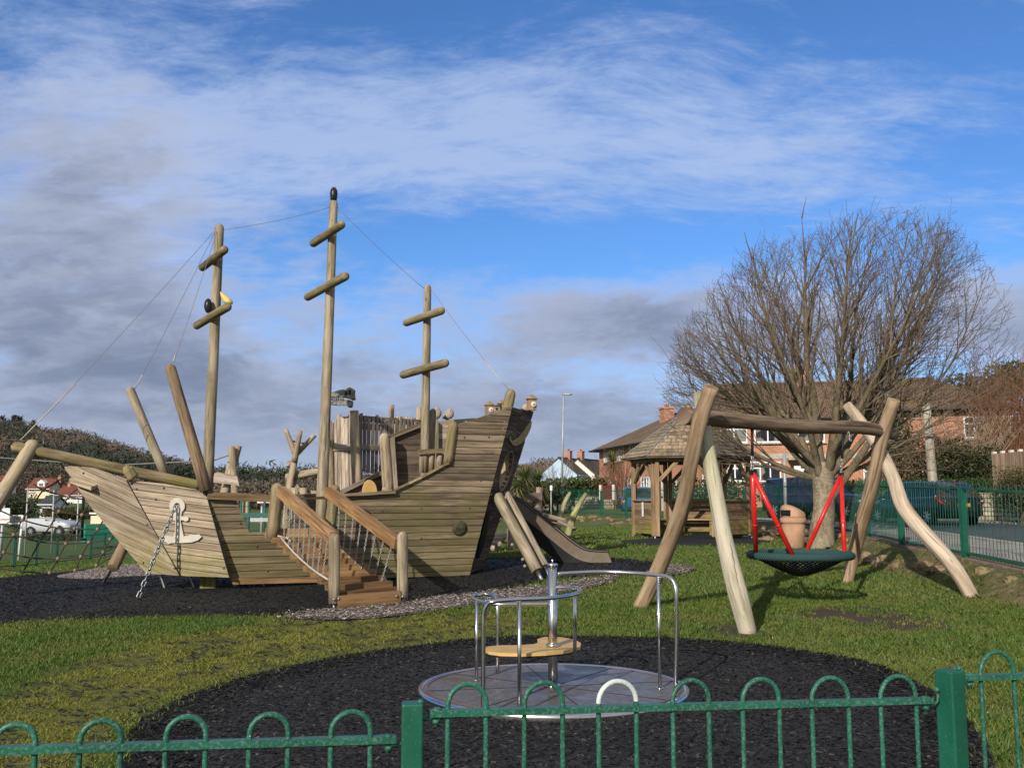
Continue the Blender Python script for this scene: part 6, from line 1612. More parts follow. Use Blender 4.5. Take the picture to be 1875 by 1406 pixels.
# long brick terrace, obliquely seen at the left
c, yw, w_ = facade((1098, 86), (1330, 60)); c.z = 1.55 - .4
chx = min(np.linspace(-w_/2, w_/2, 200), key=lambda x: abs(proj(Vector((c.x + math.cos(yw) * x - math.sin(yw) * 3.6, c.y + math.sin(yw) * x + math.cos(yw) * 3.6, 8)))[0] - 1221))
z = lambda py, D: 1.55 + (915 - py) / F * D * .99 - c.z
house('brick_house', 'long red-brick house with mossy brown roof and brick chimney behind the gazebo', c, yw, w_, 9, 5.0, 2.35, 'red_brick', 'brown_tile',
      [(-w_/2 + x, 4.15, 1.7, 1.15) for x in (2.4, 6, 9.4, 12.8, 17.5, 22, 27)] + [(-w_/2 + x, 1.5, 1.9, 1.2) for x in (3.5, 7.6, 12, 24, 28.5)], chim=((chx, 3.6, 1.15, .4),), hipl=4.5, over=.7)
c, yw, w_ = facade((1318, 57), (1640, 55)); c.z = 1.4
house('brick_house', 'red-brick terrace with white windows behind the bare tree', c, yw, w_, 8, 4.95, 2.3, 'red_brick', 'brown_tile',
      [(-w_/2 + .9 + x, 4.0, 1.5, 1.15) for x in (0, 1.9, 4.3, 8.0)] + [(-w_/2 + 2.6, 1.75, 1.75, 1.15), (-w_/2 + .4 + .5, 1.75, 1.0, 1.1), (-w_/2 + 8.6, 1.5, 1.3, 1.3)], doors=((-w_/2 + 5.0, 1.05, 2.15),), chim=((-w_/2 + 5.2, 4, 1.0, .9),), band=(2.62, .28, 'concrete'))
c, yw, w_ = facade((1642, 47), (1850, 45)); c.z = 1.9
house('brick_house', 'red-brick end house with an ivy-clad corner behind the leaning pole', c, yw, w_, 8, 4.1, 1.7, 'red_brick', 'brown_tile', [(1.1, 3.0, .9, 1.0), (2.6, 3.0, .9, 1.0), (-1.2, .9, 1, 1)], over=.5, hipr=3)
# pale cottages
c, yw, w_ = facade((1052, 92), (1108, 84)); c.z = 1.2
def cottage(label, xa, xb, Da, Db, wall, eh, rh, ch):
    c, yw, w_ = facade((xa, Da), (xb, Db)); c.z = 3.6
    return house('cottage', label, c, yw, w_, 6.0, eh, rh, wall, 'dark_tile', [(-w_/4, 1.3, 1.2, 1.0)], chim=ch, over=.35)
cottage('pale blue gabled cottage with a dark tiled roof beyond the lamp post', 1057, 1090, 150, 158, 'blue_render', 1.95, 2.5, ((.2, 3, 1.1, 1.1),))
cottage('dark-roofed cottage tucked between the blue cottage and the brick house', 1091, 1130, 154, 163, 'white_render', 1.95, 2.5, ((-3.6, 3, 1.1, 1.1),))
# village on the left
def vh(label, xa, xb, D, ybase, wall, roofm, eh, rh, wins, chim=(), yaw=0., name='house', d=7):
    c, yw, w_ = facade((xa, D), (xb, D)); c.z = 1.55 + (915 - ybase) / F * D
    return house(name, label, c, yw + yaw, w_, d, eh, rh, wall, roofm, [(x * w_, z_, ww, hh) for x, z_, ww, hh in wins], chim=chim)
h1 = vh('cream bungalow with a bright red roof and a white dormer on the hillside', 50, 90, 150, 903, 'cream_render', 'red_tile', .85, 1.35, [(-.3, .4, .8, .5)], ((1.5, 3.5, .45, .25),), d=4)
mb = MB(); mb.box((.2, .9, 1.25), (1.1, 1.4, .6)); mb.prism([(-.45, .15, 1.56), (.85, .15, 1.56), (.2, .15, 2.05)], (0, 1.6, 0)); dm = mb.build('dormer', M['white_paint'], h1); mb = MB(); mb.box((.2, .185, 1.27), (.6, .05, .38)); mb.build('pane', M['window_glass'], dm)
vh('white house with a red-brown roof and two rows of windows', 104, 150, 145, 925, 'white_render', 'red_tile', 1.65, 1.15, [(-.36, 1.2, .5, .36), (-.12, 1.2, .6, .36), (.14, 1.2, .5, .36), (.36, 1.2, .5, .36), (-.3, .4, .8, .45), (.05, .4, .8, .45)], ((-1.0, 2, .4, .35),), d=4)
vh('plain white house with a grey gable left of the red-brown roofed house', 95, 106, 149, 920, 'white_render', 'slate_tile', 1.4, .6, [(.1, .9, .35, .4)], d=3)
vh('low white cottage with a slate roof in front of the village', 74, 97, 100, 938, 'white_render', 'slate_tile', .95, .65, [(-.2, .5, .3, .4), (.2, .5, .3, .4)], d=3)
vh('white-gabled house on the far left edge of the village', -8, 10, 150, 894, 'white_render', 'red_tile', 1.0, .8, [(.2, .6, .4, .35)], d=3)
vh('tall white house high up among the hillside woods', 180, 188, 420, 838, 'white_render', 'slate_tile', 1.9, 1.6, [])
for i, (xa, xb, y, lab) in enumerate(((206, 216, 848, 'pale terrace roof on the wooded hillside, upper left'), (222, 236, 846, 'pale terrace roof on the wooded hillside, upper right'), (240, 262, 858, 'long pale terrace lower down the wooded hillside'), (160, 172, 842, 'small grey cottage at the left end of the hillside terrace'))):
    vh(lab, xa, xb, 360 + 12 * i, y, 'cream_render' if i % 2 else 'white_render', 'dark_tile', 1.1, 1.0, [], name='hillside_house')
shrub_later = [('low brown hedge along the foot of the white van', 105, 983, 60, 2.1, .20)]
# sports shed
c, yw, w_ = facade((166, 52), (186, 51)); c.z = 1.55 + (915 - 986) / F * 51
sh = thing('sports_shed', 'cream flat-roofed shed with a green side beside the field', 'shed', c, None, True); sh.rotation_euler = (0, 0, yw)
mb = MB(); mb.box((0, 1.5, .62), (w_, 2.9, 1.3)); mb.build('wall', M['cream_render'], sh); mb = MB(); mb.box((w_/2 + .33, .2, .35), (.62, 2.4, .9)); mb.build('door', M['green_sheet'], sh); mb = MB(); mb.box((0, 1.5, 1.32), (w_ + .1, 3.05, .08)); mb.build('roof', M['white_paint'], sh)

# ================================================================== CARS
def car(name, label, loc, head, paint, L=3.9, W=1.68, H=1.45, kindc='hatch', plate='plate_yellow', group='parked cars'):
    """x forward; built about the ground point under its middle"""
    t = thing(name, label, 'van' if kindc == 'van' else 'car', loc, group, True); t.rotation_euler = (0, 0, head)
    hw = W / 2; zb = .90 if kindc != 'van' else 1.05
    if kindc == 'hatch': st = [(-L/2, .80, .34, .86), (-L/2+.06, .92, .28, zb+.02), (-L/2+.55, 1, .22, zb+.03), (-.3, 1, .2, zb), (L/2-1.15, 1, .2, zb-.04), (L/2-.6, .97, .22, .78), (L/2-.15, .88, .26, .66), (L/2, .74, .34, .55)]
    elif kindc == 'suv': st = [(-L/2, .85, .36, .95), (-L/2+.06, .95, .32, 1.0), (-L/2+.6, 1, .28, 1.0), (0, 1, .26, .98), (L/2-1.2, 1, .26, .97), (L/2-.5, .98, .28, .90), (L/2-.12, .92, .30, .82), (L/2, .82, .36, .62)]
    else: st = [(-L/2, .95, .36, zb), (-L/2+.05, 1, .3, zb), (0, 1, .28, zb), (L/2-1.0, 1, .28, zb), (L/2-.4, .97, .3, .95), (L/2, .85, .36, .75)]
    rings = []
    for x, k, zl, zt in st:
        h = hw * k; zm = (zl + zt) / 2
        half = [(h*.80, zl), (h*.97, zl+.08), (h, zm), (h*.985, zt-.10), (h*.93, zt-.01), (h*.80, zt+.02)]
        rings.append([(x, y, z_) for y, z_ in half] + [(x, -y, z_) for y, z_ in reversed(half)])
    mb = MB(); mb.loft(rings); body = mb.build('body', M[paint], t)
    # cabin
    if kindc == 'hatch': cb = [(-L/2+.02, .74, zb-.03, .99), (-L/2+.40, .70, H-.08, .80), (-L/2+.95, .70, H, .80), (-.05, .70, H, .80), (.42, .70, H-.08, .8), (1.28, .74, zb-.05, .97)]
    elif kindc == 'suv': cb = [(-L/2+.03, .74, .98, .98), (-L/2+.25, .72, H-.05, .84), (-.6, .72, H, .84), (.3, .72, H-.02, .84), (1.15, .74, .95, .96)]
    else: cb = [(-L/2+.02, .74, zb, 1), (-L/2+.06, .74, H-.1, .93), (-L/2+.3, .74, H, .90), (L/2-1.9, .74, H, .90), (L/2-1.45, .74, H-.1, .9), (L/2-.75, .74, zb-.04, .97)]
    def ringc(x, z_, k, zl):
        return [(x, hw*.93, zl), (x, hw*k, z_ - .05), (x, hw*k*.9, z_), (x, -hw*k*.9, z_), (x, -hw*k, z_ - .05), (x, -hw*.93, zl)]
    mb = MB(); R_ = [ringc(x, z_, k, min(z_ - .001, zb - .03)) for x, _, z_, k in cb]
    nst = len(cb)
    def mf(i, k):
        if k in (2,) : return 1 if i in (0, nst - 2) and kindc != 'van' or (i == nst - 2) else 0
        if k in (0, 4): 
            if kindc == 'van': return 1 if i >= nst - 3 else 0
            return 1 if 0 < i < nst - 2 or i in (0, nst - 2) else 0
        if k == 5: return None
        return 0
    mb.loft(R_, False, 0, True, True, mf); cab = mb.build('cabin', [M[paint], M['car_glass']], body)
    # pillars
    mb = MB()
    for i in range(1, nst - 1):
        if kindc == 'hatch' and i == 2: continue
        for s in (1, -1):
            x, _, z_, k = cb[i]; mb.beam((x + (.0), s * hw * .945, zb - .02), (x, s * hw * k * 1.012, z_ - .04), .07, .02, (0, s, .2))
    mb.build('pillar', M[paint], cab)
    # wheels
    xr, xf = -L/2 + .68, L/2 - .72; wr = .30 if kindc == 'hatch' else .34
    for x in (xr, xf):
        for s in (1, -1):
            mb = MB(); mb.lathe([(wr*.6,-.09),(wr*.95,-.09),(wr,-.06),(wr,.06),(wr*.95,.09),(wr*.6,.09)], (x, s * (hw - .07), wr), 24, 0, True, (0, s, 0)); wo = mb.build('wheel', M['tyre'], t)
            mb = MB(); mb.lathe([(wr*.62,.06),(wr*.62,.085),(wr*.56,.085),(wr*.54,.05)], (x, s * (hw - .07), wr), 24, 0, True, (0, s, 0))
            for k in range(7):
                a = k * 2 * math.pi / 7; mb.beam((x, s * (hw + .012), wr), (x + math.cos(a) * wr * .58, s * (hw + .010), wr + math.sin(a) * wr * .58), .05, .02, (0, s, 0))
            mb.build('rim', M['alloy'], wo)
            mb = MB(); mb.lathe([(wr+.05,-.02),(wr+.06,.0),(wr+.005,.004)], (x, s * (hw*.985), wr + .015), 24, 0, True, (0, s, 0)); mb.build('wheel_arch', M['dark_trim'], body)
    for s in (1, -1):
        mb = MB(); y = s * hw * .80
        if kindc == 'hatch': mb.loft([[(-L/2 - .012 + a, y + b * s * .13, z_) for a, b, z_ in ((.0, -1, .70), (.045, 1, .68), (.30, 1.32, .86), (.14, 1.1, .97), (.03, -.5, .93))], [(-L/2 + .10 + a, y + b * s * .13, z_) for a, b, z_ in ((.0, -1, .70), (.045, 1, .68), (.30, 1.2, .86), (.14, 1.0, .97), (.03, -.5, .93))]])
        else: mb.box((-L/2 + .02, y, .80), (.06, .16, .3))
        tl = mb.build('tail_light', M['tail_red'], t)
        if kindc == 'hatch':
            mb = MB(); mb.sphere((-L/2 + .005, y + s * .03, .78), (.028, .028, .028), 8, 6); mb.build('reflector', M['lamp_clear'], tl)
        mb = MB(); mb.sphere((L/2 - (.16 if kindc != 'suv' else .08), s * hw * .66, .70 if kindc != 'hatch' else .62), (.14, .14, .09), 12, 8); mb.build('headlight', M['lamp_clear'], t)
        mb = MB(); mb.sphere((L/2 - 1.2, s * (hw + .08), zb + .05), (.10, .10, .07), 10, 6); mb.build('wing_mirror', M[paint], t)
        for xd in (-.55, .45):
            mb = MB(); mb.box((xd - .3, s * (hw + .005), zb - .14), (.16, .03, .025)); mb.build('door_handle', M[paint], body)
    mb = MB(); mb.box((-L/2 - .01, 0, .66 if kindc == 'hatch' else .6), (.02, .50, .11)); mb.build('number_plate', M[plate], t)
    mb = MB(); mb.box((L/2 + .005, 0, .44), (.02, .50, .11)); mb.build('number_plate', M['plate_white'], t)
    mb = MB(); mb.box((-L/2 + .0, 0, .40), (.10, W * .80, .16)); mb.build('bumper', M['dark_trim'], t)
    mb = MB(); mb.box((L/2 - .015, 0, .44), (.06, W * .5, .17)); mb.build('grille', M['dark_trim'], t)
    mb = MB(); mb.box((-L/2 + .33, 0, H - .055), (.10, .30, .025)); mb.build('brake_light', M['tail_red'], t)
    return t
cl_ = P(1690, 957, 33.0); cl_.z = gz(cl_.x, cl_.y) + .01
car('parked_car', 'dark teal hatchback seen from behind with red tail lights and yellow plate', Vector((cl_.x, cl_.y, P(1690, 961, 32.5).z)), R(90 + 17), 'teal_car', 3.85, 1.70, 1.42)
q = P(1508, 948, 37.5); car('parked_car', 'dark navy people carrier facing the camera behind the bare tree', Vector((q.x, q.y, P(1508, 951, 37.5).z)), R(-52), 'navy_car', 4.5, 1.80, 1.62, 'suv')
q = P(1168, 945, 52); car('parked_car', 'blue hatchback half hidden behind the left side of the gazebo', Vector((q.x, q.y, P(1168, 944, 52).z)), R(90 - 6), 'blue_car', 3.9, 1.7, 1.5)
q = P(97, 976, 68); car('parked_van', 'white van on the far side of the field below the village', Vector((q.x, q.y, P(97, 981, 68).z)), R(-12), 'white_car', 3.6, 1.7, 1.2, 'van', group='vehicles by the field')

# ================================================================== STREET FURNITURE
def lamp():
    b = gnd(1029, 52); t = thing('street_lamp', 'tall grey street lamp standing between the cottages and the ship', 'street lamp', b)
    tp = P(1032, 722, 52); mb = MB(); mb.tube([b, b + Vector((0, 0, 1.2))], .085, 10); mb.tube([b + Vector((0, 0, 1.2)), tp], [.06, .045], 10); mb.build('column', M['grey_post'], t)
    mb = MB(); mb.tube([tp + Vector((0, 0, -.02)), tp + Vector((.2, 0, .02))], .03, 8); mb.loft([[tp + Vector((x, y * w, z * w)) for y, z in ((-1,-.5),(1,-.5),(.8,.5),(-.8,.5))] for x, w in ((-.08,.06),(.1,.10),(.3,.10),(.46,.07))]); mb.build('lamp_head', M['grey_post'], t)
    b = gnd(1009, 47); t = thing('street_sign', 'thin post with a small white plate behind the fence by the lamp', 'sign', b); tp = P(1009, 890, 47)
    mb = MB(); mb.tube([b, tp], .03, 8); mb.build('post', M['grey_post'], t); mb = MB(); mb.box(tp + Vector((0, -.04, -.08)), (.11, .02, .24)); mb.build('plate', M['white_paint'], t)
    b = gnd(1712, 37); t = thing('telegraph_pole', 'leaning weathered timber pole behind the hatchback', 'pole', b); bare('shaft', b, P(1696, 738, 37), .19, .15, M['pole_wood'], t, 12, .02)
    mb = MB(); mb.box(P(1706, 800, 36.8), (.5, .05, .05)); mb.build('bracket', M['dark_trim'], t)
    b = gnd(1438, 33.5); t = thing('sign_post', 'slim grey post with a small white notice left of the tree trunk', 'sign', b); mb = MB(); mb.tube([b, P(1436, 828, 33.5)], .055, 10); mb.build('post', M['grey_post'], t)
    b = gnd(1461, 39); t = thing('notice', 'white paper notice on a short stake in front of the porch', 'notice', b); tp = P(1460, 858, 39); mb = MB(); mb.box(tp + Vector((0, 0, -.1)), (.26, .03, .42)); mb.build('sheet', M['white_paint'], t); mb = MB(); mb.tube([b, tp + Vector((0, .03, 0))], .025, 6); mb.build('stake', M['grey_post'], t)
    for i, (px, yt, D, lab) in enumerate(((51, 893, 44, 'slim grey pole in front of the red-roofed bungalow'), (99, 897, 46, 'slim grey pole left of the white house windows'), (144, 902, 48, 'slim grey pole at the right end of the white house'), (9, 910, 42, 'slim grey pole beside the basketball board'))):
        b = gnd(px, D); t = thing('net_pole', lab, 'pole', b, 'poles by the ball court'); mb = MB(); mb.tube([b, P(px, yt, D)], .035, 8); mb.build('shaft', M['grey_post'], t)
    # ball court posts
    b = gnd(6, 41); t = thing('basketball_hoop', 'white basketball board at the far left edge of the field', 'basketball hoop', b)
    mb = MB(); mb.tube([b, P(6, 945, 41)], .06, 8); mb.build('post', M['grey_post'], t); mb = MB(); mb.prism([P(x, y, 40.8) for x, y in ((-12,931),(18,930),(17,958),(-12,958))], Vector((0, .05, 0))); mb.build('backboard', M['white_paint'], t)
    mb = MB(); c = P(6, 951, 40.4); mb.tube([c + Vector((.2*math.cos(a), .2*math.sin(a), 0)) for a in [k*math.pi/8 for k in range(17)]], .02, 6); mb.build('ring', M['red_paint'], t)
    b = gnd(32, 41); t = thing('goal', 'white goal frame with a slatted top beside the basketball board', 'goal', b)
    mb = MB(); mb.tube([gnd(40, 41), P(41.5, 944, 41), P(18, 945, 41.8)], .05, 8); mb.tube([P(41, 958, 41), P(18, 959, 41.8)], .04, 8)
    for k in range(8): mb.tube([P(20 + 2.7*k, 945, 41.5), P(20 + 2.7*k, 958, 41.5)], .015, 4)
    mb.build('frame', M['white_paint'], t)
    b = gnd(480, 50); t = thing('basketball_hoop', 'basketball board seen through the gap in the ship rail', 'basketball hoop', b)
    mb = MB(); mb.tube([b, P(480, 912, 50)], .06, 8); mb.build('post', M['grey_post'], t); mb = MB(); mb.prism([P(x, y, 49.7) for x, y in ((471,913),(494,913),(494,921),(471,921))], Vector((0, .05, 0))); mb.build('backboard', M['white_paint'], t)
    mb = MB(); c = P(483, 921, 49.3); mb.tube([c + Vector((.22*math.cos(a), .22*math.sin(a), 0)) for a in [k*math.pi/8 for k in range(17)]], .025, 6); mb.build('ring', M['red_paint'], t)
    b = gnd(472, 46); t = thing('youth_shelter', 'teal metal seat shelter glimpsed through the gap in the ship rail', 'shelter', b)
    for x in (442, 456, 485, 503): mb = MB(); mb.tube([gnd(x, 46), P(x, 912, 46)], .06, 8); mb.build('post', M['teal_paint'], t)
    for y0, y1, x0, x1 in ((939,947,442,503),(948,955,458,492)): 
        mb = MB(); mb.prism([P(x0, y0, 45.9), P(x1, y0, 45.9), P(x1, y1, 45.9), P(x0, y1, 45.9)], Vector((0, .08, 0))); mb.build('panel', M['teal_paint'] if y0 < 945 else M['grey_post'], t)
    mb = MB(); mb.prism([P(x, y, 46.2) for x, y in ((443,918),(454,918),(454,945),(443,945))], Vector((0, .05, 0))); mb.build('panel', M['tan_plastic'], t)
lamp()

# ================================================================== WALLS, FENCES, PLANTS BY THE ROAD
def wall(name, label, pts, h, mat, th=.35):
    t = MB(); rings = []
    for i, p in enumerate(pts):
        d = (pts[min(i+1, len(pts)-1)] - pts[max(i-1, 0)]).normalized(); n = Vector((d.y, -d.x, 0)); hh = h[i] if isinstance(h, list) else h
        rings.append([p + n * th/2 + Vector((0,0,-.3)), p - n * th/2 + Vector((0,0,-.3)), p - n * th/2 + Vector((0,0,hh)), p + n * th/2 + Vector((0,0,hh))])
    L = 0
    for i in range(len(pts) - 1):
        l = (pts[i+1] - pts[i]).length
        for k in range(4):
            k2 = (k+1) % 4; a, b, c, d = rings[i][k], rings[i][k2], rings[i+1][k2], rings[i+1][k]
            va, vb = ((0, th), (0, hh + .3), (0, th), (hh + .3, 0))[k]
            t.quad(a, b, c, d, uv=((L, va), (L, vb), (L + l, vb), (L + l, va)))
        L += l
    t.quad(*rings[0]); t.quad(*reversed(rings[-1]))
    return tag(t.build(name, M[mat]), label, 'wall')
wall('stone_wall', 'rough stone retaining wall behind the hatchback', [gnd(1560, 41), gnd(1660, 38.5), gnd(1790, 36), gnd(1900, 34.5), gnd(2050, 33)], [.9, .95, 1.0, 1.05, 1.1], 'rubble_stone')
wall('stone_wall', 'low rubble wall across the road beyond the slide', [gnd(960, 66), gnd(1060, 60), gnd(1150, 56), gnd(1250, 52), gnd(1330, 50)], .75, 'rubble_stone')
def boardfence(label, a, b, h, mat, posts=None, name='board_fence', lift=0.):
    A, B = a, b; t = thing(name, label, 'fence', A); d = (B - A).normalized(); n = Vector((d.y, -d.x, 0)); n = n if n.y < 0 else -n
    mb = MB(); planks(mb, [A, B, B + Vector((0,0,h)), A + Vector((0,0,h))], Vector((0,0,1)), .13, .025, .012, nrm=n); mb.build('boarding', M[mat], t)
    for k in range(posts or 0):
        p = A.lerp(B, k / max(1, posts - 1)) + n * .06; mb = MB(); mb.box(p + Vector((0,0,h*.52)), (.13, .12, h*1.08), math.atan2(d.y, d.x)); mb.build('post', M['cream_plastic'], t)
    return t
boardfence('red-brown garden fence panel seen through the gazebo', gnd(1192, 51) , gnd(1240, 49), 1.5, 'rust_panel', 3)
boardfence('small red-brown fence panel between the green posts left of the gazebo', gnd(1101, 54) + Vector((0,0,.55)), gnd(1125, 53.5) + Vector((0,0,.55)), .75, 'rust_panel', 2)
def up_(px, py, D): return P(px, py, D)
boardfence('pale board fence with concrete posts stepping up at the right edge', Vector((up_(1822, 915, 33).x, 33, up_(1822, 905, 33).z)), Vector((up_(1905, 915, 30).x, 30, up_(1905, 905, 30).z)), 1.35, 'fence_panel_wood', 6)

leafmat('copse_leaf', (.07, .055, .042), (.135, .105, .075), 0, .9); leafmat('palm_leaf', (.075, .10, .03), (.22, .24, .085), .2, .5); leafmat('palm_dead', (.14, .11, .05), (.26, .21, .10), .1, .8)
leafmat('shrub_leaf', (.025, .042, .012), (.085, .11, .025), .2, .5); leafmat('shrub_dark', (.014, .024, .009), (.05, .065, .018), .15, .5); leafmat('russet_leaf', (.085, .04, .018), (.20, .11, .05), .15, .8)
leafmat('ivy_leaf', (.016, .036, .010), (.06, .10, .022), .15, .4); leafmat('twig_leaf', (.10, .07, .04), (.24, .18, .11), .1, .9); leafmat('hedge_leaf', (.035, .04, .012), (.10, .09, .03), .15, .7); leafmat('brown_shrub_leaf', (.045, .035, .016), (.15, .11, .055), .15, .8)
def palm(label, base, top, r, n=90, droop=.5, L=.9, name='cordyline_palm', heads=1):
    t = thing(name, label, 'palm tree', base); bare('trunk', base, top, .10, .085, M['stem_brown'], t, 8)
    for m_, nm, k, el0, el1 in (('palm_leaf', 'crown', n, -.25, 1.45), ('palm_dead', 'dead_leaves', n // 3, -1.2, -.35)):
        mb = MB()
        for _ in range(k):
            a = rnd.random() * 6.283; e = rnd.uniform(el0, el1); l = L * rnd.uniform(.75, 1.1); d = Vector((math.cos(a)*math.cos(e), math.sin(a)*math.cos(e), math.sin(e)))
            s = d.cross(Vector((0,0,1))).normalized() * .022; p = [top + d * .05]
            for j in range(1, 4): p.append(top + d * l * j / 3 + Vector((0, 0, -droop * l * (j/3)**2.2 * .55)))
            i = len(mb.v); w = (.8, 1.2, .9, .05)
            for q, ww in zip(p, w): mb.v += [q - s * ww, q + s * ww]
            for j in range(3): mb.face((i+2*j, i+2*j+1, i+2*j+3, i+2*j+2), ((0,0),(1,0),(1,1),(0,1)), True)
        mb.build(nm, M[m_], t)
    return t
D_ = 47; palm('spiky cordyline palm with a bare slanting trunk right of the ship stern', gnd(974, D_), P(961, 876, D_), 1, 170, .55, 1.05)
palm('second spiky palm, fuller and yellower, close to the lamp post', gnd(992, 48), P(984, 880, 48), 1, 170, .7, 1.15)
palm('tall cordyline palm against the end of the brick house', gnd(1121, 58), P(1121, 846, 58), 1, 170, .5, .95)
palm('low bushy palm at the foot of the cordylines', gnd(948, 46), P(948, 893, 46), 1, 140, .8, .9)
def shrub(label, c, rx, rz, n, leaf, mat, name='shrub', cat='shrub', base=None, group=None, stems=10, ry=None, stem='stem_brown'):
    base = base or Vector((c.x, c.y, gz(c.x, c.y))); t = thing(name, label, cat, base, group); ry = ry or rx
    d = RNG.normal(0, 1, (n, 3)); d /= np.linalg.norm(d, axis=1)[:, None]; rad = RNG.random(n) ** .38
    lump = 1 + .22 * np.sin(d[:, 0] * 5 + 1.3) * np.sin(d[:, 2] * 6 + .5) + .18 * np.sin(d[:, 1] * 7)
    p = np.array(c)[None] + d * (rad * lump)[:, None] * np.array([rx, ry, rz])
    a = RNG.normal(0, 1, (n, 3)); a /= np.linalg.norm(a, axis=1)[:, None]; b = np.cross(a, RNG.normal(0, 1, (n, 3))); b /= np.linalg.norm(b, axis=1)[:, None]
    L = leaf * (.6 + .8 * RNG.random(n)); a *= L[:, None] * .5; b *= L[:, None] * .28
    v = np.stack([p - a, p - a * .1 + b, p + a, p - a * .1 - b], 1).reshape(-1, 3)
    me = bpy.data.meshes.new('foliage'); npmesh(me, v, np.arange(4*n).reshape(-1, 4), 4); me.materials.append(M[mat]); o = bpy.data.objects.new('foliage', me); COL.objects.link(o); o.parent = t; o.matrix_parent_inverse = Matrix.Translation(-t.location)
    mb = MB()
    for k in range(stems):
        a_ = rnd.random() * 6.28; e = Vector(c) + Vector((math.cos(a_) * rx * .75 * rnd.random(), math.sin(a_) * ry * .75 * rnd.random(), rz * rnd.uniform(0, .85))); s = base + Vector((rnd.uniform(-.2, .2) * rx, rnd.uniform(-.2, .2) * ry, -.05))
        mb.tube([s, s.lerp(e, .5) + Vector((rnd.uniform(-.1, .1), rnd.uniform(-.1, .1), .05)), e], [.03, .02, .008], 5, False)
    mb.build('stem', M[stem], t); return t
def twiggy(label, base, h, spread, n, mat, name='bare_shrub', lean=0., group=None, cat='shrub', r=.014, fuzz=5):
    """a bush of bare upright stems with side twigs"""
    t = thing(name, label, cat, base, group); mb = MB(); fz = MB()
    for k in range(n):
        a = rnd.random() * 6.283; s = base + Vector((math.cos(a), math.sin(a), 0)) * spread * .35 * rnd.random(); out = Vector((math.cos(a) + lean, math.sin(a), 0)) * spread * rnd.uniform(.2, 1.); hh = h * rnd.uniform(.55, 1.05)
        p = [s, s + out * .3 + Vector((0, 0, hh * .45)), s + out * .75 + Vector((0, 0, hh * .8)), s + out + Vector((rnd.uniform(-.1, .1), 0, hh))]
        mb.tube(bez(p, 3), [r * (1.3 - k_ / 10) for k_ in range(10)], 4, False)
        for j in range(fuzz):
            u = rnd.uniform(.25, 1); q = p[0].lerp(p[1], u * 3) if u < .33 else (p[1].lerp(p[2], u * 3 - 1) if u < .66 else p[2].lerp(p[3], u * 3 - 2))
            b = rnd.random() * 6.28; e = q + Vector((math.cos(b) * .3, math.sin(b) * .3, .32)) * (h / 2.6) * rnd.uniform(.5, 1.2); fz.tube([q, q.lerp(e, .5) + Vector((0, 0, .03)), e], [r * .55, r * .45, r * .3], 3, False)
    mb.v += fz.v; o_ = len(mb.v) - len(fz.v); mb.f += [tuple(i + o_ for i in f) for f in fz.f]; mb.uv += fz.uv; mb.sm += fz.sm; mb.mi += fz.mi
    mb.build('stems', M[mat], t); return t
def cxyz(px, py, D): return P(px, py, D)
plain('grey_twig', (.26, .21, .18), .9); plain('russet_twig', (.20, .10, .055), .9); plain('tan_twig', (.30, .215, .14), .9); plain('brown_twig', (.16, .11, .07), .9)
shrub('rounded green shrub right of the lamp post', cxyz(1048, 893, 56), 1.0, .6, 1500, .2, 'shrub_leaf'); shrub('olive shrub against the wall of the brick house', cxyz(1090, 891, 60), 1.0, .6, 1200, .2, 'hedge_leaf')
shrub('dark mixed shrub under the palms', cxyz(972, 905, 51), 2.0, .8, 2200, .2, 'shrub_dark'); shrub('dark yew shrub between palm and blue cottage', cxyz(1008, 898, 54), 1.1, .55, 1500, .2, 'hedge_leaf')
twiggy('pale leafless shrub in front of the blue cottage', gnd(1020, 60), 3.0, 1.1, 40, 'grey_twig'); twiggy('russet bare shrub in front of the brick house corner', gnd(1138, 56), 3.2, 1.7, 70, 'russet_twig')
shrub('low brown shrub under the terrace window', cxyz(1422, 889, 47), .75, .34, 700, .14, 'brown_shrub_leaf'); shrub('small dark evergreen beside the porch', cxyz(1488, 882, 47), .45, .5, 700, .14, 'shrub_dark')
shrub('dark dense shrub behind the gazebo bench', cxyz(1328, 905, 46), 1.5, .8, 1600, .16, 'shrub_dark'); shrub('green shrub with small pale leaves seen through the gazebo', cxyz(1262, 905, 47), 1.2, .7, 1300, .14, 'shrub_leaf')
shrub('tall ivy mass climbing the corner of the end house', cxyz(1632, 820, 43.5), .95, 1.6, 3600, .15, 'ivy_leaf', 'ivy', 'ivy'); twiggy('rust-coloured stems below the ivy', gnd(1628, 42), 2.9, 1.0, 55, 'russet_twig')
shrub('big dark bramble bush behind the leaning pole', cxyz(1708, 850, 41), 1.75, 1.3, 7000, .12, 'brown_shrub_leaf'); shrub('dark evergreen bush to the right of the leaning pole', cxyz(1765, 858, 40), 1.5, 1.1, 5000, .13, 'shrub_dark')
twiggy('big straw-coloured twiggy shrub left of the board fence', gnd(1772, 41) + Vector((0,0,.6)), 3.6, 2.0, 120, 'tan_twig', fuzz=9)
twiggy('tall thicket of reddish bare saplings at the right edge', gnd(1852, 44) + Vector((0,0,.8)), 6.4, 2.0, 120, 'russet_twig', 'bare_thicket', fuzz=11, cat='saplings'); shrub('brown ivy-hung thicket behind the board fence', cxyz(1850, 800, 47), 2.4, 2.8, 7000, .17, 'brown_shrub_leaf', 'thicket', 'saplings')
twiggy('thicket of bare saplings beside the end house roof', gnd(1800, 52) + Vector((0,0,.8)), 5.2, 2.2, 70, 'brown_twig', 'bare_thicket', fuzz=10, cat='saplings')
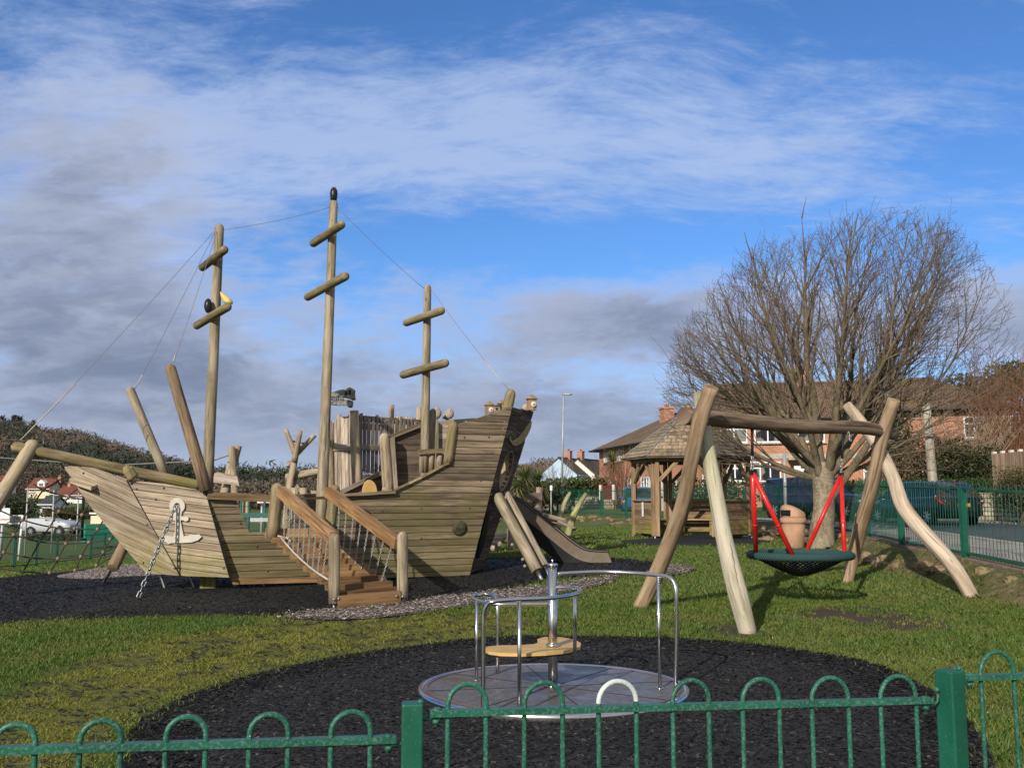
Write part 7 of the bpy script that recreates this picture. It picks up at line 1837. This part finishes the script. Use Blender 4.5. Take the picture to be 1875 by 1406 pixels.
e_ = shrub('evergreen treetop rising above the reddish thicket', cxyz(1862, 690, 62), 1.9, 1.0, 3000, .22, 'shrub_leaf', 'evergreen_tree', 'tree', stems=6); shrub('dark pine crown above the roof of the end house', cxyz(1772, 716, 66), 2.4, 1.1, 2500, .25, 'shrub_dark', 'evergreen_tree', 'tree', stems=6)
shrub('clipped rounded hedge at the foot of the board fence', cxyz(1872, 890, 31), .95, .62, 7000, .06, 'hedge_leaf', 'hedge', 'hedge')
shrub('dark hedge under the rounded hedge at the right edge', cxyz(1885, 915, 31.6), 1.1, .6, 4000, .08, 'brown_shrub_leaf', 'hedge', 'hedge')
for i, (px, D, rx, lab) in enumerate(((1580, 40.5, 1.6, 'low ivy hedge behind the front of the hatchback'), (1665, 39, 1.7, 'low ivy hedge above the stone wall behind the hatchback'), (1750, 37.6, 1.6, 'low ivy hedge left of the concrete fence posts'), (1815, 36.4, 1.2, 'low ivy hedge in front of the board fence'))):
    shrub(lab, cxyz(px, 893, D), rx, .36, 3200, .09, 'ivy_leaf', 'hedge', 'hedge', ry=.6, group='ivy hedges above the stone wall')
for lab, px, py, D, rx, rz in shrub_later: shrub(lab, cxyz(px, py, D), rx, rz, 2500, .12, 'brown_shrub_leaf', 'hedge', 'hedge', ry=.4)
# trees and bushes around the village
for i, (px, py, D, rx, rz, m_, lab) in enumerate(((28, 934, 75, 1.5, 1.2, 'shrub_dark', 'large dark evergreen bush left of the low white cottage'), (60, 876, 190, 7, 3.2, 'copse_leaf', 'brown trees above the red roofed bungalow'), (128, 939, 98, 2.6, .5, 'hedge_leaf', 'garden hedge below the white house'), (8, 905, 170, 6, 2.4, 'copse_leaf', 'brown copse left of the bungalow'),
        (215, 900, 160, 7, 2.6, 'copse_leaf', 'brown copse behind the bow of the ship'), (500, 914, 120, 7, 2.4, 'copse_leaf', 'brown copse behind the gap in the ship rail'), (420, 906, 150, 10, 2.2, 'copse_leaf', 'brown copse behind the zip wire frame'), (575, 905, 150, 9, 2.2, 'copse_leaf', 'brown copse behind the log climber'))):
    shrub(lab, cxyz(px, py, D), rx, rz, 5500, .05 * rx + .08, m_, 'copse', 'bushes', stems=4)
for i, (px, py, D) in enumerate(((14, 786, 560), (26, 778, 560), (34, 780, 565), (60, 788, 560), (4, 778, 575))):
    c = P(px, py, D); rr = 6 if i < 3 else 4.5
    t = thing('conifer_tree', ['squat dark conifer on the hill crest', 'tallest dark conifer of the clump on the hill crest', 'dark conifer at the right of the crest clump', 'lone conifer further right along the crest', 'conifer at the far left of the crest'][i], 'tree', c + Vector((0, 0, -12)), 'conifers on the hill crest')
    n = 500; h = RNG.random(n); a = RNG.random(n) * 6.283; r_ = (1 - h * .85) * rr * RNG.random(n) ** .5
    p = np.stack([c.x + np.cos(a) * r_, c.y + np.sin(a) * r_, c.z - 10 + h * 15], 1); d = RNG.normal(0, 1, (n, 3)) * 1.1; e = RNG.normal(0, 1, (n, 3)) * .5
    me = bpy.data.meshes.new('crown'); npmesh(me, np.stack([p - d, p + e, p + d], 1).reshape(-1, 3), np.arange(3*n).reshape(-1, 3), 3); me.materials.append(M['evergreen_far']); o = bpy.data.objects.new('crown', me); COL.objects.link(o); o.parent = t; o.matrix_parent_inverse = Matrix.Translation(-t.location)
    mb = MB(); mb.tube([c + Vector((0, 0, -14)), c + Vector((0, 0, 3))], .5, 6); mb.build('trunk', M['stem_brown'], t)
# stones along the bank under the road fence
def stone(c, s, mat, lab, yaw):
    mb = MB(); rings = []
    for h, k in ((-.5, .9), (-.1, 1.05), (.25, .92), (.42, .55), (.48, .1)):
        rings.append([Vector(c) + Vector((math.cos(yaw) * math.cos(a) * s[0] * k - math.sin(yaw) * math.sin(a) * s[1] * k, math.sin(yaw) * math.cos(a) * s[0] * k + math.cos(yaw) * math.sin(a) * s[1] * k, h * s[2])) * 1.0 + Vector((rnd.uniform(-1, 1), rnd.uniform(-1, 1), rnd.uniform(-1, 1))) * min(s) * .13 for a in [j * .7854 + rnd.uniform(-.2, .2) for j in range(8)]])
    mb.loft(rings, True, 0, False); return tag(mb.build('rock', M[mat]), lab, 'rock', 'rocks along the bank below the road fence')
barkmat('bank_rock', (.12, .085, .045), (.30, .22, .13), (.075, .075, .018), .95)
for k in range(64):
    s = 3.0 + k * .62 + rnd.uniform(-.2, .2); 
    if s > 42: break
    p = along(s); q = along(s + .1); d = (q - p).normalized(); n = Vector((-d.y, d.x, 0)); n = n if n.x < 0 else -n
    o_ = rnd.uniform(.30, .75); c = p + n * o_; c.z = gz(c.x, c.y) - .01
    stone(c, (rnd.uniform(.12, .34), rnd.uniform(.08, .2), rnd.uniform(.10, .22)), 'bank_rock', 'mossy sandstone rock in the row along the bank below the road fence', rnd.uniform(0, 3))
for px, py, s in ((1396, 966, .42), (1415, 972, .38), (1385, 974, .3), (1432, 978, .28), (1405, 981, .25)):
    g = G(px, py + 8); stone(g, (s, s * .7, s * .9), 'bank_rock', 'mossy rock in the heap between gazebo and litter bin', rnd.uniform(0, 3))['group'] = 'rock heap beside the gazebo'
# plants growing on the bank
q_ = []
for k in range(5200):
    s = rnd.uniform(.3, 45); p = along(s); d = (along(s + .1) - p).normalized(); n = Vector((-d.y, d.x, 0)); n = n if n.x < 0 else -n; c = p + n * rnd.uniform(.12, 1.05); q_.append((c.x, c.y))
q_ = np.array(q_); q_ = q_[fbm(q_[:, 0] * 1.6, q_[:, 1] * 1.6, 3) > .47]
blades('grass', q_, .07, .014, M['grass_short'], .8)
